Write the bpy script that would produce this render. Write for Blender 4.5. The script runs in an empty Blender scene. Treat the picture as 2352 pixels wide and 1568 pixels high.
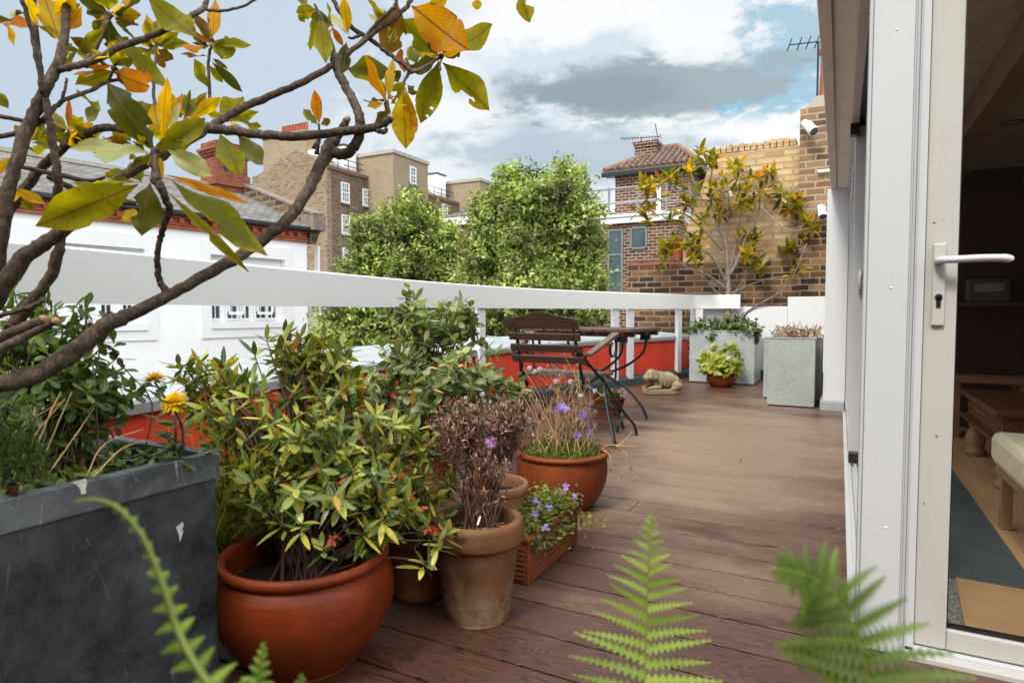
import bpy, math, random
import numpy as np
from mathutils import Vector, Matrix
random.seed(11)
R = np.random.default_rng(7)
scn = bpy.context.scene
COL = scn.collection
PI = math.pi
# ------------------------------------------------------------------ survey of the place
# The photograph was measured in a 2352 x 1568 grid; these turn a sighting (u, v) plus one known
# distance / plane into a point of the terrace (x to the house, y along the terrace, z up, metres).
F, CX, CY, EYE = 1440.0, 1176.0, 784.0, 0.9
YAW, PITCH = math.radians(27.6), math.radians(2.62)
CF = np.array([-math.sin(YAW)*math.cos(PITCH), math.cos(YAW)*math.cos(PITCH), -math.sin(PITCH)])
CR = np.array([math.cos(YAW), math.sin(YAW), 0.0])
CU = np.cross(CR, CF)
CAM = np.array([0.0, 0.0, EYE])
def ray(u, v): return CF + CR*((u-CX)/F) + CU*((CY-v)/F)
def P(u, v, d): return CAM + ray(u, v)*d
def G(u, v, z=0.0):
    r = ray(u, v); return CAM + r*((z-EYE)/r[2])
def AY(u, v, y):
    r = ray(u, v); return CAM + r*(y/r[1])
def AX(u, v, x):
    r = ray(u, v); return CAM + r*(x/r[0])

# ------------------------------------------------------------------ objects
def lab(o, label=None, cat=None, group=None, kind=None):
    if label: o['label'] = label
    if cat: o['category'] = cat
    if group: o['group'] = group
    if kind: o['kind'] = kind
    return o
def thing(name, label, cat, loc=(0, 0, 0), group=None, rz=0.0):
    o = bpy.data.objects.new(name, None); COL.objects.link(o)
    o.empty_display_size = 0.05
    o.location = loc; o.rotation_euler = (0, 0, rz)
    return lab(o, label, cat, group)
def world(o):
    b = Matrix.Translation(o.location) @ o.rotation_euler.to_matrix().to_4x4()
    return b if o.parent is None else world(o.parent) @ o.matrix_parent_inverse @ b
def attach(o, parent, local):
    if parent is None: return
    o.parent = parent
    if not local: o.matrix_parent_inverse = world(parent).inverted()   # geometry is given in world coordinates
def copy_tree(root, loc, rz=None, label=None):
    r = root.copy(); COL.objects.link(r); r.location = loc
    if rz is not None: r.rotation_euler = (0, 0, rz)
    if label: r['label'] = label
    for ch in list(root.children):
        c = ch.copy(); COL.objects.link(c); c.parent = r
        for g in list(ch.children):
            d = g.copy(); COL.objects.link(d); d.parent = c
    return r

class MB:
    """collects faces, builds ONE mesh object; UVs are metres along the face (brick courses etc.)"""
    def __init__(s): s.v = []; s.f = []; s.m = []; s.mi = 0
    def add(s, pts): i = len(s.v); s.v.extend([tuple(map(float, p)) for p in pts]); return i
    def face(s, *idx): s.f.append(tuple(idx)); s.m.append(s.mi)
    def poly(s, pts):
        i = s.add(pts); s.face(*range(i, i+len(pts))); return s
    def hexa(s, b, t):
        i = s.add(list(b)+list(t))
        for q in ((3,2,1,0),(4,5,6,7),(0,1,5,4),(1,2,6,5),(2,3,7,6),(3,0,4,7)): s.face(*[i+k for k in q])
        return s
    def box(s, x0, x1, y0, y1, z0, z1):
        return s.hexa([(x0,y0,z0),(x1,y0,z0),(x1,y1,z0),(x0,y1,z0)], [(x0,y0,z1),(x1,y0,z1),(x1,y1,z1),(x0,y1,z1)])
    def bar(s, p0, p1, w, h, up=(0, 0, 1)):
        p0, p1, up = (np.array(a, float) for a in (p0, p1, up))
        d = p1-p0; d /= np.linalg.norm(d)
        x = np.cross(d, up); x /= np.linalg.norm(x); z = np.cross(x, d)
        x *= w/2; z *= h/2
        return s.hexa([p0-x-z, p0+x-z, p1+x-z, p1-x-z], [p0-x+z, p0+x+z, p1+x+z, p1-x+z])
    def prism(s, pts, ext):
        ext = np.array(ext, float); n = len(pts)
        i = s.add(pts); j = s.add([np.array(p)+ext for p in pts])
        s.face(*range(i, i+n)); s.face(*range(j+n-1, j-1, -1))
        for k in range(n): s.face(i+(k+1) % n, i+k, j+k, j+(k+1) % n)
        return s
    def tube(s, pts, rad, n=8, cap=True, flat=1.0, wob=0.0):
        pts = [np.array(p, float) for p in pts]
        if not hasattr(rad, '__len__'): rad = [rad]*len(pts)
        prev = None; rings = []
        for k, p in enumerate(pts):
            t = pts[min(k+1, len(pts)-1)]-pts[max(k-1, 0)]
            t = t/(np.linalg.norm(t)+1e-9)
            if prev is None:
                a = np.array([0, 0, 1.]) if abs(t[2]) < .9 else np.array([1., 0, 0])
                x = np.cross(t, a)
            else: x = prev-t*np.dot(prev, t)
            x /= np.linalg.norm(x)+1e-9; y = np.cross(t, x); prev = x
            ring = []
            for q in range(n):
                an = 2*PI*q/n; r = rad[k]*(1+(random.uniform(-wob, wob) if wob else 0))
                ring.append(p+x*math.cos(an)*r+y*math.sin(an)*r*flat)
            rings.append(s.add(ring))
        for k in range(len(pts)-1):
            a, b = rings[k], rings[k+1]
            for q in range(n): s.face(a+q, a+(q+1) % n, b+(q+1) % n, b+q)
        if cap:
            s.face(*range(rings[0]+n-1, rings[0]-1, -1)); s.face(*range(rings[-1], rings[-1]+n))
        return s
    def lathe(s, prof, c, n=48, sx=1., sy=1.):
        c = np.array(c, float); rows = []
        for r, z in prof:
            rows.append(s.add([(c[0]+sx*r*math.cos(2*PI*k/n), c[1]+sy*r*math.sin(2*PI*k/n), c[2]+z) for k in range(n)]) if r > 1e-6 else s.add([(c[0], c[1], c[2]+z)]))
        for k in range(len(prof)-1):
            a, b = rows[k], rows[k+1]; za, zb = prof[k][0] < 1e-6, prof[k+1][0] < 1e-6
            for q in range(n):
                q2 = (q+1) % n
                if za and zb: continue
                if za: s.face(a, b+q2, b+q)
                elif zb: s.face(a+q, a+q2, b)
                else: s.face(a+q, a+q2, b+q2, b+q)
        return s
    def ball(s, c, r, nu=10, nv=7, sc=(1, 1, 1), rot=None):
        c = np.array(c, float); rows = []
        for j in range(nv+1):
            ph = PI*j/nv
            k = nu if 0 < j < nv else 1
            pts = []
            for i in range(k):
                p = np.array([math.sin(ph)*math.cos(2*PI*i/nu)*sc[0], math.sin(ph)*math.sin(2*PI*i/nu)*sc[1], math.cos(ph)*sc[2]])*r
                if rot is not None: p = rot @ p
                pts.append(c+p)
            rows.append(s.add(pts))
        for j in range(nv):
            a, b = rows[j], rows[j+1]
            for i in range(nu):
                i2 = (i+1) % nu
                if j == 0: s.face(a, b+i, b+i2)
                elif j == nv-1: s.face(a+i, b, a+i2)
                else: s.face(a+i, b+i, b+i2, a+i2)
        return s
    def sweep(s, curve, prof, closed=True):
        """prof: [(offset to the outside, z)]; curve: [(x, y, nx, ny)]"""
        n = 0; rows = []
        for k, (x, y, nx, ny) in enumerate(curve):
            pr = prof(k) if callable(prof) else prof
            n = len(pr)
            rows.append(s.add([(x+nx*o, y+ny*o, z) for o, z in pr]))
        m = n if closed else n-1
        for k in range(len(curve)-1):
            a, b = rows[k], rows[k+1]
            for q in range(m): s.face(a+q, b+q, b+(q+1) % n, a+(q+1) % n)
        if closed:
            s.face(*range(rows[0], rows[0]+n)); s.face(*range(rows[-1]+n-1, rows[-1]-1, -1))
        return s
    def build(s, name, mats, parent=None, smooth=False, bevel=0.0, local=False, fix=True):
        me = bpy.data.meshes.new(name)
        me.from_pydata(s.v, [], s.f); me.update()
        if fix:
            import bmesh
            b = bmesh.new(); b.from_mesh(me); bmesh.ops.recalc_face_normals(b, faces=b.faces); b.to_mesh(me); b.free()
        if not isinstance(mats, (list, tuple)): mats = [mats]
        for m in mats: me.materials.append(m)
        if len(mats) > 1: me.polygons.foreach_set('material_index', s.m)
        V = np.empty(len(me.vertices)*3, np.float32); me.vertices.foreach_get('co', V); V = V.reshape(-1, 3)
        L = np.empty(len(me.loops), np.int32); me.loops.foreach_get('vertex_index', L)
        N = np.empty(len(me.polygons)*3, np.float32); me.polygons.foreach_get('normal', N); N = N.reshape(-1, 3)
        T = np.empty(len(me.polygons), np.int32); me.polygons.foreach_get('loop_total', T)
        NL = np.abs(np.repeat(N, T, axis=0)); co = V[L]
        ax = np.argmax(NL+np.array([0, 0, -.25]), axis=1)
        uv = np.empty((len(L), 2), np.float32)
        uv[:, 0] = np.where(ax == 0, co[:, 1], co[:, 0]); uv[:, 1] = np.where(ax == 2, co[:, 1], co[:, 2])
        me.uv_layers.new(name='UVMap').data.foreach_set('uv', uv.ravel())
        if smooth: me.polygons.foreach_set('use_smooth', [True]*len(me.polygons))
        o = bpy.data.objects.new(name, me); COL.objects.link(o)
        attach(o, parent, local)
        if bevel:
            md = o.modifiers.new('bevel', 'BEVEL'); md.width = bevel; md.segments = 2; md.limit_method = 'ANGLE'; md.angle_limit = 0.7
            md.harden_normals = False
        return o

def crom(pts, per=6):
    """Catmull-Rom through pts (any dimension)"""
    pts = [np.array(p, float) for p in pts]
    if len(pts) < 3: 
        return [pts[0]+(pts[-1]-pts[0])*t for t in np.linspace(0, 1, per+1)]
    q = [2*pts[0]-pts[1]]+pts+[2*pts[-1]-pts[-2]]
    out = []
    for i in range(1, len(q)-2):
        a, b, c, d = q[i-1:i+3]
        for t in np.linspace(0, 1, per, endpoint=False):
            out.append(.5*((2*b)+(c-a)*t+(2*a-5*b+4*c-d)*t*t+(3*b-a-3*c+d)*t**3))
    out.append(pts[-1]); return out

# ------------------------------------------------------------------ leaves (numpy, one mesh per plant)
def ltemplate(kind):
    """leaf outline in a unit frame: x across, y base to tip"""
    if kind == 'lance': prof = [(0, .06), (.15, .42), (.4, .95), (.62, .9), (.83, .5), (1, .02)]
    elif kind == 'oval': prof = [(0, .1), (.2, .7), (.48, 1), (.75, .8), (1, .04)]
    elif kind == 'round': prof = [(0, .3), (.2, .95), (.5, 1), (.8, .7), (1, .1)]
    elif kind == 'obov': prof = [(0, .07), (.3, .42), (.62, .95), (.8, .92), (.95, .45), (1, .06)]
    elif kind == 'blade': prof = [(0, .8), (.35, 1), (.7, .7), (1, .04)]
    elif kind == 'small': prof = [(0, .1), (.5, 1), (1, .05)]
    elif kind == 'toothed': prof = [(0, .08), (.12, .35), (.2, .72), (.25, .58), (.36, .98), (.41, .8), (.54, 1.0), (.59, .78), (.71, .8), (.76, .58), (.86, .5), (.9, .34), (1, .03)]
    elif kind == 'lobed': prof = [(0, .12), (.15, .25), (.25, .85), (.33, .5), (.5, 1.0), (.58, .55), (.75, .8), (.82, .45), (.93, .4), (1, .08)]
    elif kind == 'pinna':
        prof = [(0, .5)]
        for i in range(11):
            t = i/11.; w = (1-.93*t**1.5)
            prof += [(t+.02, w*.42), (t+.045, w*.95), (t+.062, w*1.02), (t+.085, w*.32)]
        prof += [(1, .03)]
    v, f = [], []
    for y, w in prof: v += [(-.5*w, y, .0), (0, y, -.06*w), (.5*w, y, .0)]
    for k in range(len(prof)-1):
        a, b = 3*k, 3*k+3
        f += [(a, a+1, b+1, b), (a+1, a+2, b+2, b+1)]
    return np.array(v, float), np.array(f, int)
TPL = {k: ltemplate(k) for k in ('lance', 'oval', 'round', 'obov', 'blade', 'small', 'toothed', 'lobed', 'pinna')}
def unit(a): return a/(np.linalg.norm(a, axis=-1, keepdims=True)+1e-9)
def leaves(name, kind, B, D, N, L, W, mats, parent=None, curl=.15, mi=None, fold=1.0, wave=0.0, local=False):
    B, D, N = (np.asarray(a, float) for a in (B, D, N)); n = len(B)
    L = np.broadcast_to(np.asarray(L, float), (n,)); W = np.broadcast_to(np.asarray(W, float), (n,)); C = np.broadcast_to(np.asarray(curl, float), (n,))
    tv, tf = TPL[kind]; K = len(tv)
    D = unit(D); X = unit(np.cross(D, N)); Z = np.cross(X, D)
    x = tv[None, :, 0]*W[:, None]; y = tv[None, :, 1]*L[:, None]
    z = tv[None, :, 2]*fold*W[:, None] - C[:, None]*L[:, None]*tv[None, :, 1]**2
    if wave:
        ph = R.uniform(0, 6.3, (n, 1)); z = z+wave*W[:, None]*np.sin(tv[None, :, 1]*9+ph)*np.abs(tv[None, :, 0])*2
        y = y*(1-.25*np.abs(C[:, None])*tv[None, :, 1])
    V = B[:, None, :]+x[..., None]*X[:, None, :]+y[..., None]*D[:, None, :]+z[..., None]*Z[:, None, :]
    V = V.reshape(-1, 3)
    Fc = (tf[None]+(np.arange(n)*K)[:, None, None]).reshape(-1, 4)
    me = bpy.data.meshes.new(name)
    me.vertices.add(len(V)); me.vertices.foreach_set('co', V.astype(np.float32).ravel())
    me.loops.add(Fc.size); me.loops.foreach_set('vertex_index', Fc.astype(np.int32).ravel())
    me.polygons.add(len(Fc)); me.polygons.foreach_set('loop_start', np.arange(0, Fc.size, 4, dtype=np.int32))
    if not isinstance(mats, (list, tuple)): mats = [mats]
    for m in mats: me.materials.append(m)
    if mi is not None: me.polygons.foreach_set('material_index', np.repeat(np.asarray(mi, np.int32), len(tf)))
    me.polygons.foreach_set('use_smooth', np.ones(len(Fc), bool))
    tu = np.stack([tv[:, 0]+.5, tv[:, 1]], 1)
    uv = np.tile(tu[tf.ravel()], (n, 1)).astype(np.float32)
    me.update(calc_edges=True)
    me.uv_layers.new(name='UVMap').data.foreach_set('uv', uv.ravel())
    o = bpy.data.objects.new(name, me); COL.objects.link(o)
    attach(o, parent, local)
    return o
def rdir(n): return unit(R.normal(size=(n, 3)))
def frame(a):
    a = unit(np.asarray(a, float)); h = np.where(np.abs(a[..., 2:3]) < .9, np.array([0, 0, 1.]), np.array([1., 0, 0]))
    e1 = unit(np.cross(a, h)); return a, e1, np.cross(a, e1)
def whorls(Pt, A, k, lo=35, hi=95, jit=.02, up=.5):
    """k leaves round every tip: returns bases, directions, normals"""
    Pt = np.asarray(Pt, float); n = len(Pt); a, e1, e2 = frame(A)
    q = np.arange(k)[None]; ph = q*2.399+R.uniform(0, 6.3, (n, 1))
    th = np.radians(lo+(hi-lo)*(q/max(k-1, 1))+R.normal(0, 9, (n, k)))
    D = a[:, None]*np.cos(th)[..., None]+(e1[:, None]*np.cos(ph)[..., None]+e2[:, None]*np.sin(ph)[..., None])*np.sin(th)[..., None]
    B = Pt[:, None]-a[:, None]*(q/k*jit)[..., None]
    N = a[:, None]+np.array([0, 0, up])+R.normal(0, .2, (n, k, 3))
    return B.reshape(-1, 3), D.reshape(-1, 3), (N+0*D).reshape(-1, 3)
def blob_pts(blobs, n, inner=.55):
    """random points in ellipsoids [(x,y,z,rx,ry,rz,weight)], denser to the outside, with outward axes"""
    w = np.array([b[6] if len(b) > 6 else b[3]*b[5] for b in blobs]); w = w/w.sum()
    k = R.choice(len(blobs), n, p=w); bl = np.array([b[:6] for b in blobs])[k]
    d = rdir(n); r = inner+(1-inner)*R.random(n)**.6
    return bl[:, :3]+d*bl[:, 3:6]*r[:, None], unit(d/bl[:, 3:6])
# ------------------------------------------------------------------ materials
def newmat(name, rough=.6, col=(.5, .5, .5), metal=0.0, spec=.5):
    m = bpy.data.materials.new(name); m.use_nodes = True
    nt = m.node_tree; b = nt.nodes['Principled BSDF']
    b.inputs['Base Color'].default_value = (*col, 1); b.inputs['Roughness'].default_value = rough
    b.inputs['Metallic'].default_value = metal; b.inputs['Specular IOR Level'].default_value = spec
    return m, nt, b
def nd(nt, t, **k):
    n = nt.nodes.new(t)
    for a, v in k.items():
        if a.startswith('i_'): n.inputs[a[2:].replace('_', ' ')].default_value = v
        else: setattr(n, a, v)
    return n
def coords(nt, which='Object', scale=(1, 1, 1), loc=(0, 0, 0)):
    t = nd(nt, 'ShaderNodeTexCoord'); mp = nd(nt, 'ShaderNodeMapping')
    mp.inputs['Scale'].default_value = scale; mp.inputs['Location'].default_value = loc
    nt.links.new(t.outputs[which], mp.inputs[0]); return mp.outputs[0]
def noise(nt, vec, scale=5, detail=4, rough=.55, dist=0.):
    n = nd(nt, 'ShaderNodeTexNoise'); n.inputs['Scale'].default_value = scale; n.inputs['Detail'].default_value = detail
    n.inputs['Roughness'].default_value = rough; n.inputs['Distortion'].default_value = dist
    if vec is not None: nt.links.new(vec, n.inputs['Vector'])
    return n.outputs['Fac']
def ramp(nt, fac, stops, interp='LINEAR'):
    r = nd(nt, 'ShaderNodeValToRGB'); e = r.color_ramp; e.interpolation = interp
    while len(e.elements) < len(stops): e.elements.new(.5)
    for el, (p, c) in zip(e.elements, stops):
        el.position = p; el.color = (*c, 1) if hasattr(c, '__len__') else (c, c, c, 1)
    nt.links.new(fac, r.inputs[0]); return r.outputs[0]
def mix(nt, fac, a, b, mode='MIX'):
    m = nd(nt, 'ShaderNodeMix', data_type='RGBA', blend_type=mode)
    for s, x in ((0, fac), (6, a), (7, b)):
        if hasattr(x, 'default_value') or hasattr(x, 'is_linked'): nt.links.new(x, m.inputs[s])
        elif hasattr(x, '__len__'): m.inputs[s].default_value = (*x, 1)
        else: m.inputs[s].default_value = x if s == 0 else (x, x, x, 1)
    return m.outputs[2]
def mth(nt, op, a, b=None, c=None):
    m = nd(nt, 'ShaderNodeMath', operation=op)
    for s, x in enumerate((a, b, c)):
        if x is None: continue
        if hasattr(x, 'is_linked'): nt.links.new(x, m.inputs[s])
        else: m.inputs[s].default_value = x
    return m.outputs[0]
def bump(nt, b, h, strength=.3, dist=.01, prev=None):
    n = nd(nt, 'ShaderNodeBump'); n.inputs['Strength'].default_value = strength; n.inputs['Distance'].default_value = dist
    nt.links.new(h, n.inputs['Height'])
    if prev is not None: nt.links.new(prev, n.inputs['Normal'])
    nt.links.new(n.outputs[0], b.inputs['Normal']); return n.outputs[0]
def island(nt): return nd(nt, 'ShaderNodeNewGeometry').outputs['Random Per Island']

def m_paint(name, col, rough=.45, dirt=.12, scale=3.0, dcol=(.35, .31, .26), bmp=.06, bscale=60):
    m, nt, b = newmat(name, rough, col)
    v = coords(nt)
    n = noise(nt, v, scale, 6, .65)
    f = ramp(nt, n, [(.48, 0.), (.8, dirt)])
    s = noise(nt, coords(nt, scale=(6, 6, .5)), 4, 5, .6)
    f2 = ramp(nt, s, [(.55, 0.), (.8, dirt*.8)])
    c = mix(nt, f, col, dcol); c = mix(nt, f2, c, dcol)
    nt.links.new(c, b.inputs['Base Color'])
    nt.links.new(ramp(nt, n, [(.3, rough-.08), (.7, rough+.15)]), b.inputs['Roughness'])
    bump(nt, b, noise(nt, v, bscale, 3), bmp, .004)
    return m
def m_plain(name, col, rough=.5, metal=0.0, var=.15, scale=8, bmp=.0):
    m, nt, b = newmat(name, rough, col, metal)
    n = noise(nt, coords(nt), scale, 5)
    k = tuple(min(1, c*(1+var)) for c in col); l = tuple(c*(1-var) for c in col)
    nt.links.new(ramp(nt, n, [(.3, l), (.7, k)]), b.inputs['Base Color'])
    if bmp: bump(nt, b, noise(nt, coords(nt), scale*8, 4), bmp, .004)
    return m
def m_brick(name, stops, mortar, bw=.225, bh=.075, mw=.011, grime=.35, gcol=(.05, .045, .04), off=(0, 0), bs=.7, gscale=.5, soft=None, dk=1.0):
    m, nt, b = newmat(name, .85, (.5, .4, .3), spec=.25)
    uv = coords(nt, 'UV', loc=(off[0], off[1], 0))
    wob = nd(nt, 'ShaderNodeTexNoise'); wob.inputs['Scale'].default_value = 9
    nt.links.new(uv, wob.inputs['Vector'])
    vm = nd(nt, 'ShaderNodeVectorMath', operation='MULTIPLY_ADD')
    nt.links.new(wob.outputs['Color'], vm.inputs[0]); vm.inputs[1].default_value = (.03, .022, 0); nt.links.new(uv, vm.inputs[2])
    br = nd(nt, 'ShaderNodeTexBrick'); nt.links.new(vm.outputs[0], br.inputs['Vector'])
    br.inputs['Color1'].default_value = (0, 0, 0, 1); br.inputs['Color2'].default_value = (1, 1, 1, 1); br.inputs['Mortar'].default_value = (.5, .5, .5, 1)
    br.inputs['Scale'].default_value = 1; br.inputs['Mortar Size'].default_value = mw; br.inputs['Mortar Smooth'].default_value = .25
    br.inputs['Brick Width'].default_value = bw+mw; br.inputs['Row Height'].default_value = bh+mw
    c = ramp(nt, br.outputs['Color'], stops)
    ov = coords(nt)
    c = mix(nt, mth(nt, 'MULTIPLY', noise(nt, ov, 18, 6, .7), .6*dk), c, tuple(x*.45 for x in stops[0][1]), 'MIX')
    c = mix(nt, mth(nt, 'MULTIPLY', noise(nt, ov, 55, 4, .7), .35*dk), c, (.02, .018, .015), 'MIX')
    c = mix(nt, br.outputs['Fac'], c, mix(nt, noise(nt, ov, 7, 5), tuple(x*.65 for x in mortar), mortar))
    g = ramp(nt, noise(nt, ov, gscale, 7, .6, .4), [(.46, 0.), (.72, grime)])
    c = mix(nt, g, c, gcol)
    if soft:
        c = mix(nt, ramp(nt, noise(nt, ov, 1.3, 5), [(.4, 0.), (.65, soft[0])]), c, soft[1])
    nt.links.new(c, b.inputs['Base Color'])
    h = mth(nt, 'ADD', mth(nt, 'MULTIPLY', br.outputs['Fac'], -1.0), mth(nt, 'MULTIPLY', noise(nt, ov, 40, 5, .7), .5))
    bump(nt, b, h, bs, .012)
    return m
def m_leaf(name, stops, trans=.35, rough=.4, tcol=(1.25, 1.2, .5), vein=.25, cl=None, clv=(.5, 1.4), spec=.4, spot=0.0):
    m = bpy.data.materials.new(name); m.use_nodes = True; nt = m.node_tree
    b = nt.nodes['Principled BSDF']; b.inputs['Roughness'].default_value = rough; b.inputs['Specular IOR Level'].default_value = spec
    out = nt.nodes['Material Output']
    c = ramp(nt, island(nt), stops)
    if cl:
        f = ramp(nt, noise(nt, coords(nt), cl, 3, .5), [(.36, clv[0]), (.64, clv[1])])
        c = mix(nt, 1.0, c, f, 'MULTIPLY')
    if vein:
        t = nd(nt, 'ShaderNodeTexCoord'); sp = nd(nt, 'ShaderNodeSeparateXYZ'); nt.links.new(t.outputs['UV'], sp.inputs[0])
        d = mth(nt, 'ABSOLUTE', mth(nt, 'SUBTRACT', sp.outputs[0], .5))
        rib = mth(nt, 'LESS_THAN', d, .035)
        c = mix(nt, mth(nt, 'MULTIPLY', rib, vein*1.6), c, (.42, .40, .14))
        sv = mth(nt, 'SINE', mth(nt, 'ADD', mth(nt, 'MULTIPLY', sp.outputs[1], 75.), mth(nt, 'MULTIPLY', d, -60.)))
        c = mix(nt, mth(nt, 'MULTIPLY', mth(nt, 'GREATER_THAN', sv, .86), vein*.45), c, (.36, .36, .1))
    blo = noise(nt, coords(nt), 30, 4, .65)
    c = mix(nt, ramp(nt, blo, [(.45, 0.), (.75, .35)]), c, tuple(x*.45 for x in stops[0][1]))
    if spot:
        sn = noise(nt, coords(nt), 70, 3, .6)
        c = mix(nt, ramp(nt, sn, [(.66, 0.), (.72, spot)]), c, (.045, .02, .008))
    nt.links.new(c, b.inputs['Base Color'])
    tr = nd(nt, 'ShaderNodeBsdfTranslucent')
    nt.links.new(mix(nt, 1.0, c, tcol, 'MULTIPLY'), tr.inputs['Color'])
    ms = nd(nt, 'ShaderNodeMixShader'); ms.inputs[0].default_value = trans
    nt.links.new(b.outputs[0], ms.inputs[1]); nt.links.new(tr.outputs[0], ms.inputs[2]); nt.links.new(ms.outputs[0], out.inputs['Surface'])
    return m
def m_mag(name, stops, edge, rib=(.16, .085, .02), trans=.6, yel=.5, brown=.35, hole=.735):
    """big evergreen leaf: blotched, yellowing towards the margin, brown spots, holes eaten near the edge"""
    m = bpy.data.materials.new(name); m.use_nodes = True; nt = m.node_tree
    b = nt.nodes['Principled BSDF']; b.inputs['Roughness'].default_value = .48; b.inputs['Specular IOR Level'].default_value = .16
    out = nt.nodes['Material Output']; v = coords(nt); isl = island(nt)
    c = ramp(nt, isl, stops)
    t = nd(nt, 'ShaderNodeTexCoord'); sp = nd(nt, 'ShaderNodeSeparateXYZ'); nt.links.new(t.outputs['UV'], sp.inputs[0])
    d = mth(nt, 'ABSOLUTE', mth(nt, 'SUBTRACT', sp.outputs[0], .5))
    big = noise(nt, v, 16, 4, .6); fine = noise(nt, v, 75, 4, .65)
    e = mth(nt, 'ADD', mth(nt, 'MULTIPLY', d, 1.1), mth(nt, 'ADD', mth(nt, 'MULTIPLY', mth(nt, 'SUBTRACT', big, .5), 1.5), mth(nt, 'MULTIPLY', mth(nt, 'SUBTRACT', sp.outputs[1], .5), .35)))
    c = mix(nt, ramp(nt, e, [(.18, 0.), (.62, yel)]), c, edge)
    c = mix(nt, ramp(nt, fine, [(.5, 0.), (.75, .45)]), c, tuple(x*.45 for x in stops[0][1]))
    sv = mth(nt, 'SINE', mth(nt, 'ADD', mth(nt, 'MULTIPLY', sp.outputs[1], 80.), mth(nt, 'MULTIPLY', d, -70.)))
    c = mix(nt, mth(nt, 'MULTIPLY', mth(nt, 'GREATER_THAN', sv, .8), .13), c, rib)
    c = mix(nt, mth(nt, 'MULTIPLY', mth(nt, 'LESS_THAN', d, .028), .75), c, rib)
    bs = mth(nt, 'ADD', noise(nt, v, 26, 4, .6), mth(nt, 'MULTIPLY', d, .22))
    c = mix(nt, ramp(nt, bs, [(.70, 0.), (.745, brown)]), c, (.055, .02, .008))
    nt.links.new(c, b.inputs['Base Color'])
    bump(nt, b, mth(nt, 'ADD', sv, mth(nt, 'MULTIPLY', fine, 2.)), .12, .003)
    tr = nd(nt, 'ShaderNodeBsdfTranslucent'); nt.links.new(mix(nt, 1.0, c, (1.7, 1.5, .4), 'MULTIPLY'), tr.inputs['Color'])
    ms = nd(nt, 'ShaderNodeMixShader'); ms.inputs[0].default_value = trans
    nt.links.new(b.outputs[0], ms.inputs[1]); nt.links.new(tr.outputs[0], ms.inputs[2])
    hl = mth(nt, 'MULTIPLY', mth(nt, 'GREATER_THAN', mth(nt, 'ADD', noise(nt, coords(nt, loc=(3, 1, 2)), 21, 2, .5), mth(nt, 'MULTIPLY', d, .28)), hole), mth(nt, 'GREATER_THAN', d, .1))
    tp = nd(nt, 'ShaderNodeBsdfTransparent'); m2 = nd(nt, 'ShaderNodeMixShader'); nt.links.new(hl, m2.inputs[0])
    nt.links.new(ms.outputs[0], m2.inputs[1]); nt.links.new(tp.outputs[0], m2.inputs[2]); nt.links.new(m2.outputs[0], out.inputs['Surface'])
    return m
def m_clay(name, col, dark, stain=None, rough=.62, lo=.0, hi=.3, moss=0.0, ring=True):
    """fired clay: thrown rings, dark firing patches, optional pale lime bloom towards the foot"""
    m, nt, b = newmat(name, rough, col, spec=.22)
    v = coords(nt); big = noise(nt, v, 5, 6, .6, .3); fine = noise(nt, v, 60, 5, .7)
    c = ramp(nt, big, [(.3, dark), (.6, col), (.8, tuple(min(1, x*1.25) for x in col))])
    c = mix(nt, mth(nt, 'MULTIPLY', fine, .25), c, tuple(x*.5 for x in dark))
    rg = noise(nt, coords(nt, scale=(1.5, 1.5, 70)), 2, 4, .6)
    c = mix(nt, ramp(nt, rg, [(.62, 0.), (.72, .3)]), c, tuple(min(1, x*1.7) for x in col))
    if stain:
        sp = nd(nt, 'ShaderNodeSeparateXYZ'); nt.links.new(v, sp.inputs[0])
        zz = mth(nt, 'ADD', sp.outputs[2], mth(nt, 'MULTIPLY', noise(nt, v, 7, 5), .16))
        f = mth(nt, 'MULTIPLY', ramp(nt, mth(nt, 'DIVIDE', zz, .4), [(stain[0], 0.), (stain[0]+.06, .5), (stain[0]+.2, .3), (stain[0]+.32, 0.)]), ramp(nt, noise(nt, v, 26, 5, .7), [(.35, 0.), (.6, 1.)]))
        c = mix(nt, f, c, stain[1])
    if moss: c = mix(nt, ramp(nt, noise(nt, v, 11, 6, .7), [(.5, 0.), (.68, moss)]), c, (.16, .15, .07))
    nt.links.new(c, b.inputs['Base Color'])
    bump(nt, b, mth(nt, 'ADD', mth(nt, 'MULTIPLY', rg, .8), mth(nt, 'MULTIPLY', fine, .5)), .3, .004)
    return m
def m_zinc(name, a, bcol, rough=.45, metal=.5, scale=22, streak=(.5, .52, .52), sf=.4, big=4.0, sw=.45, lo=.3, hi=.75):
    m, nt, b = newmat(name, rough, a, metal)
    v = coords(nt)
    vo = nd(nt, 'ShaderNodeTexVoronoi', feature='F1'); vo.inputs['Scale'].default_value = scale; nt.links.new(v, vo.inputs['Vector'])
    sp = nd(nt, 'ShaderNodeSeparateColor'); nt.links.new(vo.outputs['Color'], sp.inputs[0])
    f = mth(nt, 'ADD', mth(nt, 'MULTIPLY', sp.outputs[0], sw), mth(nt, 'MULTIPLY', noise(nt, v, big, 9, .72, .35), 1.15-sw))
    c = ramp(nt, f, [(lo, a), (hi, bcol)])
    s = noise(nt, coords(nt, scale=(3, 3, .9)), 6, 7, .75, 1.2)
    c = mix(nt, ramp(nt, s, [(.6, 0.), (.68, sf)]), c, streak)
    nt.links.new(c, b.inputs['Base Color'])
    nt.links.new(ramp(nt, f, [(.3, rough-.1), (.8, rough+.2)]), b.inputs['Roughness'])
    bump(nt, b, noise(nt, v, 5, 3), .12, .01)
    return m
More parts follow.
